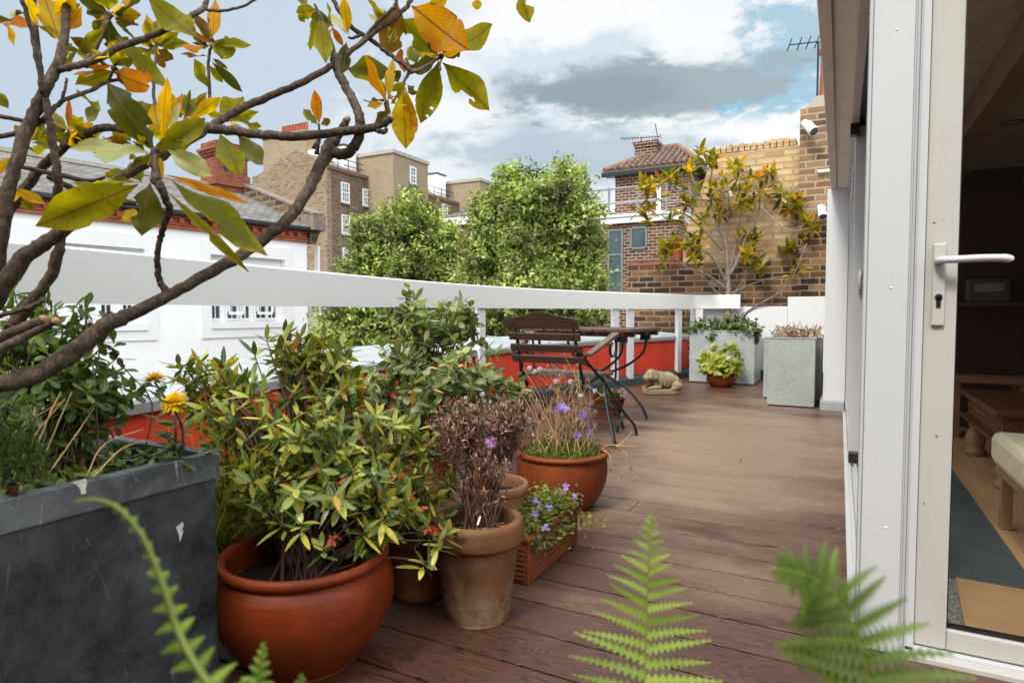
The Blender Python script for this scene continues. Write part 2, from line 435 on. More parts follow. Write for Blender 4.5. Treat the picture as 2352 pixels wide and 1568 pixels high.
def m_wood(name, c1, c2, rough=.5, axis=0, scale=1.0, bmp=.35):
    m, nt, b = newmat(name, rough, c1)
    sc = [14*scale]*3; sc[axis] = .9*scale
    n = noise(nt, coords(nt, scale=tuple(sc)), 3, 6, .6, 1.0)
    f = mth(nt, 'ADD', mth(nt, 'MULTIPLY', n, .75), mth(nt, 'MULTIPLY', island(nt), .25))
    nt.links.new(ramp(nt, f, [(.3, c1), (.7, c2)]), b.inputs['Base Color'])
    bump(nt, b, n, bmp, .004)
    return m
def m_deck():
    m, nt, b = newmat('deck_boards', .42, (.12, .07, .055), spec=.5)
    isl = island(nt)
    v = coords(nt)
    off = nd(nt, 'ShaderNodeCombineXYZ'); nt.links.new(mth(nt, 'MULTIPLY', isl, 40.), off.inputs[0]); nt.links.new(mth(nt, 'MULTIPLY', isl, 17.), off.inputs[2])
    va = nd(nt, 'ShaderNodeVectorMath', operation='ADD'); nt.links.new(v, va.inputs[0]); nt.links.new(off.outputs[0], va.inputs[1])
    mp = nd(nt, 'ShaderNodeMapping'); mp.inputs['Scale'].default_value = (.75, 9., 1); nt.links.new(va.outputs[0], mp.inputs[0])
    # embossed wood grain: contour lines of a stretched noise
    g = noise(nt, mp.outputs[0], 1.6, 2.5, .5, .5)
    ln = mth(nt, 'ABSOLUTE', mth(nt, 'SINE', mth(nt, 'MULTIPLY', g, 95.)))
    line = ramp(nt, ln, [(.1, 0.), (.65, 1.)])
    fine = noise(nt, coords(nt, scale=(4, 90, 1)), 2, 4, .7)
    base = mix(nt, isl, (.080, .032, .019), (.108, .046, .029))
    c = mix(nt, line, tuple(x*.45 for x in (.060, .027, .021)), base)
    c = mix(nt, mth(nt, 'MULTIPLY', fine, .35), c, (.03, .016, .013))
    wear = noise(nt, v, 1.4, 7, .62, .4)
    c = mix(nt, ramp(nt, wear, [(.46, 0.), (.74, .6)]), c, (.17, .095, .062))
    spot = noise(nt, v, 150, 2, .5)
    c = mix(nt, ramp(nt, spot, [(.79, 0.), (.83, .3)]), c, (.35, .3, .25))
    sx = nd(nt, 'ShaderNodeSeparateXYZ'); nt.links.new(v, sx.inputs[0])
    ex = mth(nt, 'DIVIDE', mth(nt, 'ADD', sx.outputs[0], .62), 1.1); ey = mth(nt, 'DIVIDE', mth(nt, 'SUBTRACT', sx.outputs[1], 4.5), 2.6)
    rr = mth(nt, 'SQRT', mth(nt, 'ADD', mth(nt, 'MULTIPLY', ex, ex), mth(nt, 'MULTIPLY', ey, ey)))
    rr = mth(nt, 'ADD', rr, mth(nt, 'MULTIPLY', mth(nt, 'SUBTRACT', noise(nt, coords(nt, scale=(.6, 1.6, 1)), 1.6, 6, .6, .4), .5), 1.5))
    c = mix(nt, ramp(nt, rr, [(.4, .72), (1.05, 0.)]), c, (.35, .235, .16))     # paler oval patch with a ragged edge along the mid deck
    wet = noise(nt, coords(nt, scale=(.55, 3.2, 1), loc=(3.1, .4, 0)), 1.7, 6, .65, .6)
    wf = ramp(nt, wet, [(.66, 0.), (.675, 1.)])
    c = mix(nt, mth(nt, 'MULTIPLY', wf, .7), c, (.035, .014, .011))
    nt.links.new(c, b.inputs['Base Color'])
    ro = mix(nt, wf, ramp(nt, wear, [(.3, .32), (.7, .44)]), (.14, .14, .14))
    nt.links.new(ro, b.inputs['Roughness'])
    h = mth(nt, 'ADD', mth(nt, 'MULTIPLY', line, .8), mth(nt, 'MULTIPLY', fine, .35))
    bump(nt, b, h, .5, .0028)
    return m
def m_glass(name, tint=(.9, .95, .95), refl=1.0):
    m = bpy.data.materials.new(name); m.use_nodes = True; nt = m.node_tree
    for n in list(nt.nodes):
        if n.type != 'OUTPUT_MATERIAL': nt.nodes.remove(n)
    t = nd(nt, 'ShaderNodeBsdfTransparent'); t.inputs[0].default_value = (*tint, 1)
    g = nd(nt, 'ShaderNodeBsdfGlossy'); g.inputs['Roughness'].default_value = .02
    fr = nd(nt, 'ShaderNodeFresnel'); fr.inputs[0].default_value = 1.5
    ms = nd(nt, 'ShaderNodeMixShader'); nt.links.new(mth(nt, 'MULTIPLY', fr.outputs[0], refl), ms.inputs[0])
    nt.links.new(t.outputs[0], ms.inputs[1]); nt.links.new(g.outputs[0], ms.inputs[2])
    nt.links.new(ms.outputs[0], nt.nodes['Material Output'].inputs['Surface'])
    return m
def m_tiles(name, stops, bw, bh, rough=.8, bs=.8, mcol=(.03, .03, .03)):
    m, nt, b = newmat(name, rough, (.2, .2, .2), spec=.3)
    uv = coords(nt, 'UV'); br = nd(nt, 'ShaderNodeTexBrick'); nt.links.new(uv, br.inputs['Vector'])
    br.inputs['Color1'].default_value = (0, 0, 0, 1); br.inputs['Color2'].default_value = (1, 1, 1, 1); br.inputs['Mortar'].default_value = (.5, .5, .5, 1)
    br.inputs['Scale'].default_value = 1; br.inputs['Mortar Size'].default_value = .012; br.inputs['Mortar Smooth'].default_value = .3
    br.inputs['Brick Width'].default_value = bw; br.inputs['Row Height'].default_value = bh
    c = ramp(nt, br.outputs['Color'], stops)
    c = mix(nt, mth(nt, 'MULTIPLY', noise(nt, coords(nt), 6, 6, .7), .5), c, tuple(x*.5 for x in stops[0][1]))
    c = mix(nt, br.outputs['Fac'], c, mcol)
    nt.links.new(c, b.inputs['Base Color'])
    bump(nt, b, mth(nt, 'MULTIPLY', br.outputs['Fac'], -1.), bs, .03)
    return m
def m_soil(name='soil', a=(.022, .015, .01), bcol=(.07, .045, .03)):
    m, nt, b = newmat(name, .95, a, spec=.15)
    n = noise(nt, coords(nt), 45, 7, .7)
    nt.links.new(ramp(nt, n, [(.3, a), (.75, bcol)]), b.inputs['Base Color']); bump(nt, b, n, 1., .03); return m
def m_bark(name, a, bcol, scale=(60, 60, 14), bmp=.6):
    m, nt, b = newmat(name, .8, a, spec=.25)
    n = noise(nt, coords(nt, scale=scale), 1.6, 6, .7, .5); big = noise(nt, coords(nt), 7, 4)
    f = mth(nt, 'ADD', mth(nt, 'MULTIPLY', n, .6), mth(nt, 'MULTIPLY', big, .4))
    nt.links.new(ramp(nt, f, [(.38, a), (.52, tuple((x+y)*.42 for x, y in zip(a, bcol))), (.64, bcol)]), b.inputs['Base Color']); bump(nt, b, mth(nt, 'ADD', n, mth(nt, 'MULTIPLY', noise(nt, coords(nt), 55, 4), .7)), bmp, .006); return m

M = {}
M['white'] = m_paint('white_gloss_paint', (.71, .72, .735), .38, .08)
M['rail'] = m_paint('rail_white_paint', (.74, .755, .74), .5, .07, 2.0, (.45, .42, .36), .05)
M['upvc'] = m_paint('white_door_plastic', (.54, .548, .56), .32, .06, 4.0)
M['upvcgrey'] = m_paint('grey_door_plastic', (.47, .455, .425), .4, .2, 5.0, (.3, .26, .22))  # greyer, warmer copy of the door plastic, with more dirt and specks
def _specks(m):
    nt = m.node_tree; b = nt.nodes['Principled BSDF']; src = b.inputs['Base Color'].links[0].from_socket
    f = ramp(nt, noise(nt, coords(nt), 42, 2, .5), [(.765, 0.), (.78, .9)])
    nt.links.new(mix(nt, f, src, (.03, .02, .018)), b.inputs['Base Color'])
_specks(M['upvcgrey'])
M['soffit'] = m_paint('soffit_paint', (.90, .87, .81), .7, .2, 5.0, (.25, .22, .18), .35, 30)
M['masonry'] = m_paint('white_masonry_paint', (.70, .71, .72), .8, .10, 3, (.5, .46, .4), .3, 40)
M['render'] = m_paint('white_render', (.87, .87, .875), .85, .06, .6, (.55, .53, .5), .2, 25)
M['stone'] = m_paint('white_stone_dressing', (.80, .805, .815), .8, .05, 1.0, (.6, .58, .55), .1)
M['lead'] = m_zinc('lead_sheet', (.30, .33, .34), (.46, .49, .50), .55, .25, 3, (.62, .64, .64), .35, 2.0, .05)
M['red'] = m_paint('red_masonry_paint', (.74, .058, .024), .6, .6, 2.2, (.36, .03, .018), .15, 35)
M['kerb'] = m_zinc('kerb_felt', (.022, .026, .028), (.05, .056, .06), .75, .0, 14, (.2, .2, .2), .2, 4., .05)
M['zincdark'] = m_zinc('weathered_zinc', (.010, .012, .0135), (.058, .066, .072), .5, .15, 9, (.14, .16, .17), .55, 8., .03, .42, .74)
M['zincrim'] = m_zinc('weathered_zinc_rim', (.06, .068, .074), (.15, .165, .175), .45, .35, 9, (.5, .51, .5), .9, 8., .05, .45, .68)
M['galv'] = m_zinc('galvanised_steel', (.27, .30, .30), (.46, .49, .49), .5, .3, 30, (.2, .22, .22), .4, 3.5, .12)
M['galv2'] = m_zinc('galvanised_panel', (.33, .36, .345), (.47, .50, .48), .55, .25, 85, (.6, .62, .6), .12, 3., .3)
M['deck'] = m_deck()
M['black'] = m_plain('black_plastic', (.012, .012, .013), .35)
M['gutter'] = m_plain('black_gutter', (.012, .013, .016), .35)
M['glass'] = m_glass('clear_glass', (.95, .96, .95), .4)
M['farglass'] = newmat('dark_window_glass', .06, (.03, .04, .05), 0, .8)[0]
M['skyglass'] = newmat('reflecting_window_glass', .04, (.10, .13, .15), 0.55, .9)[0]
M['soil'] = m_soil()
M['yellowstock'] = m_brick('yellow_stock_brick', [(0, (.44, .29, .15)), (.3, (.62, .42, .215)), (.6, (.70, .51, .29)), (.82, (.60, .39, .20)), (.93, (.33, .2, .13)), (1, (.68, .56, .41))], (.52, .37, .21), mw=.012, grime=.2, gcol=(.30, .19, .10), gscale=1.2, bs=1.3, dk=.45)
M['brownstock'] = m_brick('soot_brown_stock_brick', [(0, (.035, .025, .02)), (.3, (.075, .042, .027)), (.45, (.19, .09, .036)), (.6, (.33, .18, .075)), (.72, (.05, .032, .025)), (.88, (.26, .14, .06)), (1, (.42, .27, .14))], (.34, .26, .175), mw=.011, grime=.55, gcol=(.045, .03, .022), gscale=1.5, dk=.7)
M['redbrick'] = m_brick('purple_red_brick', [(0, (.05, .028, .026)), (.35, (.17, .055, .038)), (.65, (.28, .10, .06)), (.85, (.09, .04, .034)), (1, (.36, .17, .10))], (.42, .33, .26), mw=.016, grime=.3)
M['chimbrick'] = m_brick('orange_red_brick', [(0, (.20, .042, .02)), (.5, (.33, .075, .032)), (1, (.42, .12, .05))], (.30, .17, .11), grime=.4)
M['gablebrick'] = m_brick('grey_brown_brick', [(0, (.20, .14, .085)), (.3, (.34, .25, .155)), (.7, (.42, .32, .20)), (.9, (.48, .38, .25)), (1, (.14, .09, .06))], (.36, .285, .20), .5, .19, .04, grime=.3, gcol=(.16, .12, .08), gscale=.12)
M['sidebrick'] = m_brick('dark_brown_brick', [(0, (.075, .05, .034)), (.4, (.19, .125, .075)), (.8, (.30, .20, .115)), (1, (.30, .14, .075))], (.26, .21, .15), .45, .17, .04, grime=.45, gcol=(.05, .04, .03), gscale=.15)
M['stucco'] = m_brick('buff_render_brick', [(0, (.36, .28, .18)), (.5, (.42, .335, .22)), (1, (.47, .375, .25))], (.40, .32, .215), .5, .2, .03, grime=.3, gcol=(.22, .17, .11), gscale=.15, bs=.2)
M['slate'] = m_tiles('roof_slates', [(0, (.14, .13, .125)), (.5, (.20, .19, .18)), (1, (.26, .25, .235))], .28, .2)
M['pantile'] = m_plain('clay_pantiles', (.15, .095, .07), .85, 0, .5, 5, .4)
M['pantile2'] = m_plain('orange_ridge_tile', (.20, .115, .08), .85, 0, .2, 5, .3)
M['redterra'] = m_plain('red_terracotta_cornice', (.33, .078, .036), .7, 0, .3, 4)
M['coping'] = m_plain('stone_coping', (.36, .33, .28), .85, 0, .2, 3, .3)
M['metal'] = m_plain('galvanised_tube', (.20, .22, .24), .45, .4)
M['iron'] = m_plain('dark_green_iron', (.012, .022, .021), .42, 0.2, .3, 30)
M['slatwood'] = m_wood('dark_stained_slats', (.030, .016, .011), (.085, .045, .030), .5, 0)
M['slatgrey'] = m_wood('weathered_slats', (.09, .060, .045), (.21, .15, .115), .6, 0)
M['tablewood'] = m_wood('table_slats', (.05, .024, .016), (.15, .08, .055), .5, 1)
M['bowl'] = m_clay('bowl_clay', (.20, .032, .005), (.085, .013, .003), None, .5)
M['oldclay'] = m_clay('weathered_clay', (.21, .085, .036), (.095, .04, .02), (.22, (.46, .36, .27)), .75, moss=.55)
M['rimclay'] = m_clay('old_rim_clay', (.34, .16, .085), (.22, .10, .055), None, .8, moss=.35)
M['roundclay'] = m_clay('round_pot_clay', (.26, .058, .016), (.13, .026, .009), None, .55)
M['trough'] = m_clay('trough_clay', (.27, .075, .027), (.15, .04, .016), None, .75, moss=.2)
M['potclay'] = m_clay('plain_clay', (.22, .07, .03), (.11, .035, .018), None, .7, moss=.3)
M['limepot'] = m_clay('small_pot_clay', (.35, .085, .030), (.2, .05, .02), None, .45)
M['bark'] = m_bark('magnolia_bark', (.028, .019, .014), (.19, .14, .10), (70, 70, 42), 1.0)
M['barkgrey'] = m_bark('grey_bark', (.16, .13, .105), (.36, .31, .26))
M['stem'] = m_plain('green_brown_stem', (.10, .075, .035), .7)
M['twig'] = m_plain('dark_twig', (.075, .035, .025), .8)
M['straw'] = m_plain('dry_straw', (.42, .27, .12), .8, 0, .4, 20)
M['pigstone'] = m_clay('cast_stone', (.33, .265, .16), (.17, .135, .08), None, .85, moss=.5)
M['maroon'] = m_plain('maroon_wall', (.055, .012, .010), .7)
M['inwall'] = m_plain('grey_room_wall', (.33, .29, .25), .8)
M['oak'] = m_wood('oak_floor', (.46, .25, .11), (.66, .41, .21), .45, 1, .6)
M['rib'] = m_plain('ribbed_mat', (.075, .095, .10), .9)
M['coir'] = newmat('speckled_mat', .95, (.2, .2, .2))[0]
def _coir():
    nt = M['coir'].node_tree; b = nt.nodes['Principled BSDF']
    nt.links.new(ramp(nt, noise(nt, coords(nt), 140, 3, .8), [(.4, (.035, .035, .035)), (.62, (.42, .40, .36))]), b.inputs['Base Color'])
_coir()
M['tan'] = m_wood('pale_plywood', (.40, .22, .10), (.52, .32, .16), .6, 0, .8)
M['carved'] = m_wood('carved_table_wood', (.10, .032, .012), (.24, .085, .03), .4, 1)
M['turned'] = m_wood('turned_leg_wood', (.32, .18, .08), (.45, .27, .13), .5, 2)
M['cream'] = m_plain('cream_quilt', (.78, .68, .46), .9, 0, .12, 30, .6)
# foliage
M['mag_g'] = m_mag('magnolia_leaf_green', [(0, (.085, .11, .006)), (.5, (.17, .19, .008)), (1, (.28, .26, .010))], (.46, .40, .012))
M['mag_d'] = m_mag('magnolia_leaf_dark', [(0, (.022, .040, .006)), (.5, (.05, .068, .008)), (1, (.09, .10, .010))], (.20, .19, .012), yel=.4)
M['mag_y'] = m_mag('magnolia_leaf_yellow', [(0, (.40, .30, .010)), (.5, (.52, .37, .010)), (1, (.58, .34, .010))], (.62, .33, .010), (.24, .12, .015), hole=.755)
M['mag_o'] = m_mag('magnolia_leaf_orange', [(0, (.56, .30, .010)), (.5, (.60, .24, .008)), (1, (.38, .10, .008))], (.50, .12, .008), (.2, .07, .012), brown=.8, hole=.755)
M['mag_p'] = m_mag('magnolia_leaf_pale', [(0, (.20, .25, .09)), (.5, (.26, .30, .12)), (1, (.33, .35, .16))], (.34, .33, .08), (.36, .19, .04), trans=.25, yel=.35, brown=.2, hole=.78)
M['mag_b'] = m_mag('magnolia_leaf_brown', [(0, (.10, .065, .010)), (.5, (.16, .09, .010)), (1, (.20, .12, .012))], (.24, .13, .012), brown=.8)
M['berb'] = m_leaf('toothed_shrub_leaf', [(0, (.028, .066, .016)), (.28, (.07, .125, .026)), (.5, (.23, .29, .05)), (.8, (.46, .48, .09)), (.95, (.58, .49, .06)), (1, (.45, .12, .02))], .22, .36, (1.4, 1.35, .5), .4, 4.5, (.45, 1.4))
M['berb_red'] = m_leaf('shrub_red_leaf', [(0, (.42, .03, .03)), (1, (.45, .10, .04))], .3, .4, (1.3, 1, .8), .2)
M['elae'] = m_leaf('grey_green_leaf', [(0, (.055, .095, .035)), (.4, (.15, .21, .08)), (.75, (.30, .36, .16)), (1, (.48, .48, .20))], .3, .4, (1.4, 1.4, .6), .4, 3.0, (.55, 1.3))
M['treeleaf'] = m_leaf('street_tree_leaf', [(0, (.08, .13, .025)), (.35, (.19, .26, .05)), (.75, (.36, .42, .11)), (1, (.58, .58, .26))], .35, .5, (1.4, 1.4, .6), 0, 1.5, (.36, 1.5))
M['mint'] = m_leaf('dark_shrub_leaf', [(0, (.035, .08, .016)), (.6, (.10, .18, .03)), (1, (.22, .30, .06))], .3, .4, (1.4, 1.4, .5), .3, 4., (.6, 1.3))
M['chrys'] = m_leaf('lobed_leaf', [(0, (.035, .07, .028)), (.6, (.08, .145, .045)), (1, (.17, .24, .05))], .3, .45, (1.4, 1.4, .5), .3)
M['lime'] = m_leaf('lime_leaf', [(0, (.22, .28, .025)), (.5, (.37, .41, .045)), (1, (.52, .53, .12))], .35, .45, (1.3, 1.3, .5), .3)
M['ivy'] = m_leaf('ivy_leaf', [(0, (.03, .06, .015)), (.6, (.085, .14, .035)), (1, (.2, .25, .07))], .25, .4, (1.3, 1.4, .5), .2)
M['moss'] = m_leaf('mossy_sprig', [(0, (.05, .085, .014)), (.5, (.13, .17, .02)), (1, (.25, .26, .035))], .3, .6, (1.3, 1.4, .4), 0)
M['camp'] = m_leaf('bellflower_leaf', [(0, (.10, .14, .02)), (.5, (.21, .25, .035)), (1, (.36, .37, .08))], .35, .5, (1.3, 1.3, .4), .1)
M['blade'] = m_leaf('grass_blade', [(0, (.12, .18, .02)), (.5, (.27, .30, .03)), (1, (.42, .36, .05))], .4, .5, (1.3, 1.3, .4), 0)
M['fern'] = m_leaf('fern_green', [(0, (.17, .28, .02)), (.6, (.26, .40, .03)), (1, (.34, .47, .045))], .42, .45, (1.3, 1.35, .4), .25)
M['fernd'] = m_leaf('fern_green_deep', [(0, (.085, .16, .014)), (1, (.16, .27, .02))], .4, .45, (1.3, 1.35, .4), .25)
M['seed'] = m_leaf('dry_seedhead', [(0, (.12, .05, .04)), (.5, (.25, .115, .08)), (.82, (.44, .27, .17)), (1, (.66, .52, .38))], .1, .8, (1, 1, 1), 0)
M['tan_seed'] = m_leaf('tan_seedhead', [(0, (.22, .10, .06)), (.6, (.42, .27, .14)), (1, (.6, .48, .34))], .15, .8, (1, 1, 1), 0)
M['fluff'] = m_plain('seed_fluff', (.72, .68, .6), .95)
M['dead'] = m_leaf('dead_leaf', [(0, (.10, .036, .02)), (.5, (.20, .085, .045)), (1, (.33, .20, .12))], .15, .7, (1.2, 1, .8), .2)
M['yellow'] = m_leaf('yellow_petal', [(0, (.90, .54, .006)), (1, (.98, .74, .02))], .25, .5, (1, 1, .5), 0)
M['violet'] = m_leaf('violet_petal', [(0, (.22, .16, .55)), (.6, (.36, .27, .72)), (1, (.50, .33, .75))], .3, .5, (1, 1, 1.1), 0)
M['pink'] = m_leaf('magenta_petal', [(0, (.45, .12, .48)), (1, (.68, .40, .72))], .3, .5, (1, 1, 1.1), 0)
M['whitepet'] = m_leaf('white_petal', [(0, (.7, .72, .78)), (1, (.8, .8, .82))], .3, .5, (1, 1, 1), 0)
# ------------------------------------------------------------------ camera, light, sky
cd = bpy.data.cameras.new('camera'); cam = bpy.data.objects.new('camera', cd); COL.objects.link(cam); scn.camera = cam
cd.sensor_width = 36; cd.lens = 36*F/2352; cd.clip_start = .02; cd.clip_end = 5000
cam.matrix_world = Matrix(((CR[0], CU[0], -CF[0], 0), (CR[1], CU[1], -CF[1], 0), (CR[2], CU[2], -CF[2], EYE), (0, 0, 0, 1)))
cd.dof.use_dof = True; cd.dof.focus_distance = 2.7; cd.dof.aperture_fstop = 5.6
scn.view_settings.view_transform = 'Standard'; scn.view_settings.look = 'None'; scn.view_settings.exposure = 0.45; scn.view_settings.gamma = 1
scn.cycles.max_bounces = 7; scn.cycles.transparent_max_bounces = 12; scn.cycles.caustics_reflective = False; scn.cycles.caustics_refractive = False
scn.cycles.use_denoising = True
scn.cycles.sample_clamp_indirect = 4
SUN_EL, SUN_AZ = math.radians(50), math.radians(192)     # azimuth clockwise from +Y: behind the lens
sd = bpy.data.lights.new('sun', 'SUN'); so = bpy.data.objects.new('sun', sd); COL.objects.link(so)
sd.energy = 2.2; sd.angle = math.radians(12); sd.color = (1., .94, .84)
sv = Vector((math.sin(SUN_AZ)*math.cos(SUN_EL), math.cos(SUN_AZ)*math.cos(SUN_EL), math.sin(SUN_EL)))
so.rotation_euler = sv.to_track_quat('Z', 'Y').to_euler(); so.location = (-6, -6, 9)
w = bpy.data.worlds.new('World'); scn.world = w; w.use_nodes = True; nt = w.node_tree
bg = nt.nodes['Background']; bg.inputs['Strength'].default_value = .1
sky = nd(nt, 'ShaderNodeTexSky', sky_type='NISHITA'); sky.sun_disc = False; sky.sun_elevation = SUN_EL; sky.sun_rotation = SUN_AZ
tc = nd(nt, 'ShaderNodeTexCoord'); gen = tc.outputs['Generated']
sp = nd(nt, 'ShaderNodeSeparateXYZ'); nt.links.new(gen, sp.inputs[0])
az = mth(nt, 'ARCTAN2', sp.outputs[0], sp.outputs[1]); el = mth(nt, 'ARCSINE', sp.outputs[2])
zz = mth(nt, 'ADD', mth(nt, 'MAXIMUM', sp.outputs[2], 0.), .22)
pl = nd(nt, 'ShaderNodeCombineXYZ'); nt.links.new(mth(nt, 'DIVIDE', sp.outputs[0], zz), pl.inputs[0]); nt.links.new(mth(nt, 'DIVIDE', sp.outputs[1], zz), pl.inputs[1])
def sky_n(scale, det, rough, dist=.0, loc=(0, 0, 0)):
    mp = nd(nt, 'ShaderNodeMapping'); mp.inputs['Location'].default_value = loc; nt.links.new(pl.outputs[0], mp.inputs[0])
    return noise(nt, mp.outputs[0], scale, det, rough, dist)
n1 = sky_n(2.6, 9, .62, .45); n2 = sky_n(6.5, 8, .66, .3, (4, 2, 0)); n3 = sky_n(1.2, 6, .55, .3, (9, 5, 0))
wob = mth(nt, 'ADD', mth(nt, 'SUBTRACT', n2, .5), mth(nt, 'MULTIPLY', mth(nt, 'SUBTRACT', n1, .5), .8))
def azel(u, v):
    r = ray(u, v); r = r/np.linalg.norm(r); return math.atan2(r[0], r[1]), math.asin(r[2])
def patch(u, v, ru, rv, soft=.5, wobk=1.3):
    soft *= .72; wobk *= 1.5
    """a cloud (or gap) of angular size ru x rv round a direction, its edge broken by the noise"""
    a0, e0 = azel(u, v); sa, se = ru/F, rv/F
    da = mth(nt, 'DIVIDE', mth(nt, 'SUBTRACT', az, a0), sa); de = mth(nt, 'DIVIDE', mth(nt, 'SUBTRACT', el, e0), se)
    d = mth(nt, 'SQRT', mth(nt, 'ADD', mth(nt, 'MULTIPLY', da, da), mth(nt, 'MULTIPLY', de, de)))
    d = mth(nt, 'ADD', d, mth(nt, 'MULTIPLY', wob, wobk*1.6))
    mr = nd(nt, 'ShaderNodeMapRange', interpolation_type='SMOOTHSTEP'); nt.links.new(d, mr.inputs[0])
    mr.inputs[1].default_value = 1+soft; mr.inputs[2].default_value = 1-soft; mr.inputs[3].default_value = 0; mr.inputs[4].default_value = 1
    return mr.outputs[0]
def layer(c, f, col, amt=1.0):
    return mix(nt, mth(nt, 'MULTIPLY', f, amt), c, tuple(x*10 for x in col))
col = ramp(nt, mth(nt, 'ADD', mth(nt, 'MULTIPLY', n1, .7), mth(nt, 'MULTIPLY', n3, .4)), [(.38, (5.0, 6.1, 7.1)), (.52, (7.0, 7.9, 8.6)), (.66, (9.4, 9.7, 9.8))])
col = layer(col, patch(200, 250, 900, 460, .55, .5), (.55, .645, .755), .9)
col = layer(col, patch(560, -150, 420, 300, .5, .6), (.60, .70, .80), .7)
col = layer(col, patch(1250, 60, 230, 130, .6, 1.2), (1.0, 1.0, 1.0), .9)
col = layer(col, patch(1600, 60, 330, 110, .6, 1.2), (.98, .99, 1.0), .85)
blue = mix(nt, 1.0, sky.outputs[0], (.62, 1.35, 1.28), 'MULTIPLY')
blue = mix(nt, .5, blue, (1.5, 5.1, 7.0))
col = mix(nt, mth(nt, 'MULTIPLY', patch(1770, 190, 150, 120, .5, 1.5), .62), col, blue)
col = mix(nt, mth(nt, 'MULTIPLY', patch(1560, 265, 150, 45, .6, 1.5), .5), col, blue)
col = mix(nt, mth(nt, 'MULTIPLY', patch(1300, 150, 170, 60, .7, 1.5), .35), col, blue)
col = layer(col, patch(1740, 330, 180, 62, .35, 1.1), (1.0, 1.0, 1.0))
col = layer(col, patch(1440, 300, 180, 50, .5, 1.2), (.99, 1.0, 1.0), .9)
col = layer(col, patch(1060, 310, 110, 110, .6, 1.2), (1.0, 1.0, 1.0), .75)
col = layer(col, patch(960, 340, 150, 120, .7, 1.0), (.98, .99, 1.0), .6)
col = layer(col, patch(1300, 350, 290, 55, .6, 1.0), (.46, .57, .65), .85)
col = layer(col, patch(1460, 205, 300, 55, .4, .9), (.34, .42, .455), .95)
col = layer(col, patch(1380, 215, 160, 30, .5, .9), (.28, .355, .38), .6)
col = layer(col, patch(1690, 175, 110, 50, .5, 1.0), (.40, .48, .51), .6)
# the overcast is thinner, so brighter, overhead and round the hidden sun behind the lens
gl = nd(nt, 'ShaderNodeVectorMath', operation='DOT_PRODUCT'); nt.links.new(gen, gl.inputs[0]); gl.inputs[1].default_value = (.42, -.38, .82)
gf = nd(nt, 'ShaderNodeMapRange', interpolation_type='SMOOTHSTEP'); nt.links.new(gl.outputs['Value'], gf.inputs[0]); gf.inputs[1].default_value = .28; gf.inputs[2].default_value = .9
col = mix(nt, 1.0, col, .755, 'MULTIPLY')
col = mix(nt, gf.outputs[0], col, (23., 23.4, 23.6))
col = mix(nt, .04, col, sky.outputs[0])
nt.links.new(col, bg.inputs['Color'])

# ------------------------------------------------------------------ ground and deck
gm = m_plain('street_ground', (.09, .09, .088), .9, 0, .3, .4)
b = MB(); b.poly([(-900, -900, -6.5), (900, -900, -6.5), (900, 900, -6.5), (-900, 900, -6.5)]); lab(b.build('ground', gm), kind='structure')
# the curved edge of the terrace, surveyed along the top of the guard rail
SV = [(0, 555), (150, 566), (300, 580), (500, 600), (700, 619), (800, 628), (1000, 648), (1150, 657.5), (1300, 665.5), (1400, 670), (1500, 674), (1592, 677)]
RZ = lambda u: 1.13+.02*max(0, u)/1592
RP = [np.array([*G(u, v, RZ(u))[:2], RZ(u)]) for u, v in SV]
# fair the survey with a low-order curve
ys = np.array([p[1] for p in RP]); xs = np.array([p[0] for p in RP])
pc = np.polyfit(ys, xs, 4)
Y0, Y1 = -1.6, float(ys[-1])
def cx(y):
    ya = max(y, ys[0]); sl = np.polyval(np.polyder(pc), ys[0])
    return float(np.polyval(pc, ya)+(y-ya)*sl*.5)
CURVE = []
for y in np.linspace(Y0, Y1, 70):
    t = np.array([cx(y+.01)-cx(y-.01), .02]); t /= np.linalg.norm(t)
    CURVE.append((cx(y), y, -t[1], t[0]))
def proj_u(x, y):
    d = np.array([x, y, 0.])-CAM; return CX+F*np.dot(d, CR)/np.dot(d, CF)
def curve_at_u(u):
    k = min(range(12, len(CURVE)), key=lambda k: abs(proj_u(*CURVE[k][:2])-u)); return CURVE[k]
zt = lambda k: 1.13+.02*max(0, CURVE[k][1])/Y1
XC, YC = CURVE[-1][0], CURVE[-1][1]
WX = .055                                          # plane of the house wall
BW = .1685
b = MB(); k = 0
y = 1.9-BW*19
while y < YC+.5:
    xl = cx(min(y, YC))+.0; xr = WX-.004 if y+BW > 1.905 else 2.6
    cuts = [xl, xr]
    if k % 7 == 3: cuts = [xl, -.9+.5*math.sin(k*2.1), xr]
    for a, c in zip(cuts[:-1], cuts[1:]):
        b.box(a+.0015, c-.0015, y+.0048, y+BW-.0048, -.03, random.uniform(-.0006, .0006))
    y += BW; k += 1
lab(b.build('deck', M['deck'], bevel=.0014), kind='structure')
b = MB(); b.box(-3.6, 2.6, -1.6, YC+.6, -.4, -.035); lab(b.build('deck_base', M['black']), kind='structure')

# ------------------------------------------------------------------ guard rail
rail = thing('guard_rail', 'broad white guard rail on white posts curving along the terrace edge', 'guard rail', (CURVE[40][0], CURVE[40][1], 0))
b = MB(); b.sweep(CURVE, lambda k: [(-.022, zt(k)-.2), (-.022, zt(k)-.008), (-.014, zt(k)), (.020, zt(k)), (.028, zt(k)-.008), (.028, zt(k)-.2)])
b.build('rail', M['rail'], rail)
b = MB(); b.box(XC-.02, -1.20, YC-.015, YC+.03, .955, 1.146); b.build('end_rail', M['rail'], rail, bevel=.004)
posts = [(1109, .10), (1407, .105), (1447, .105), (1557, .10)]

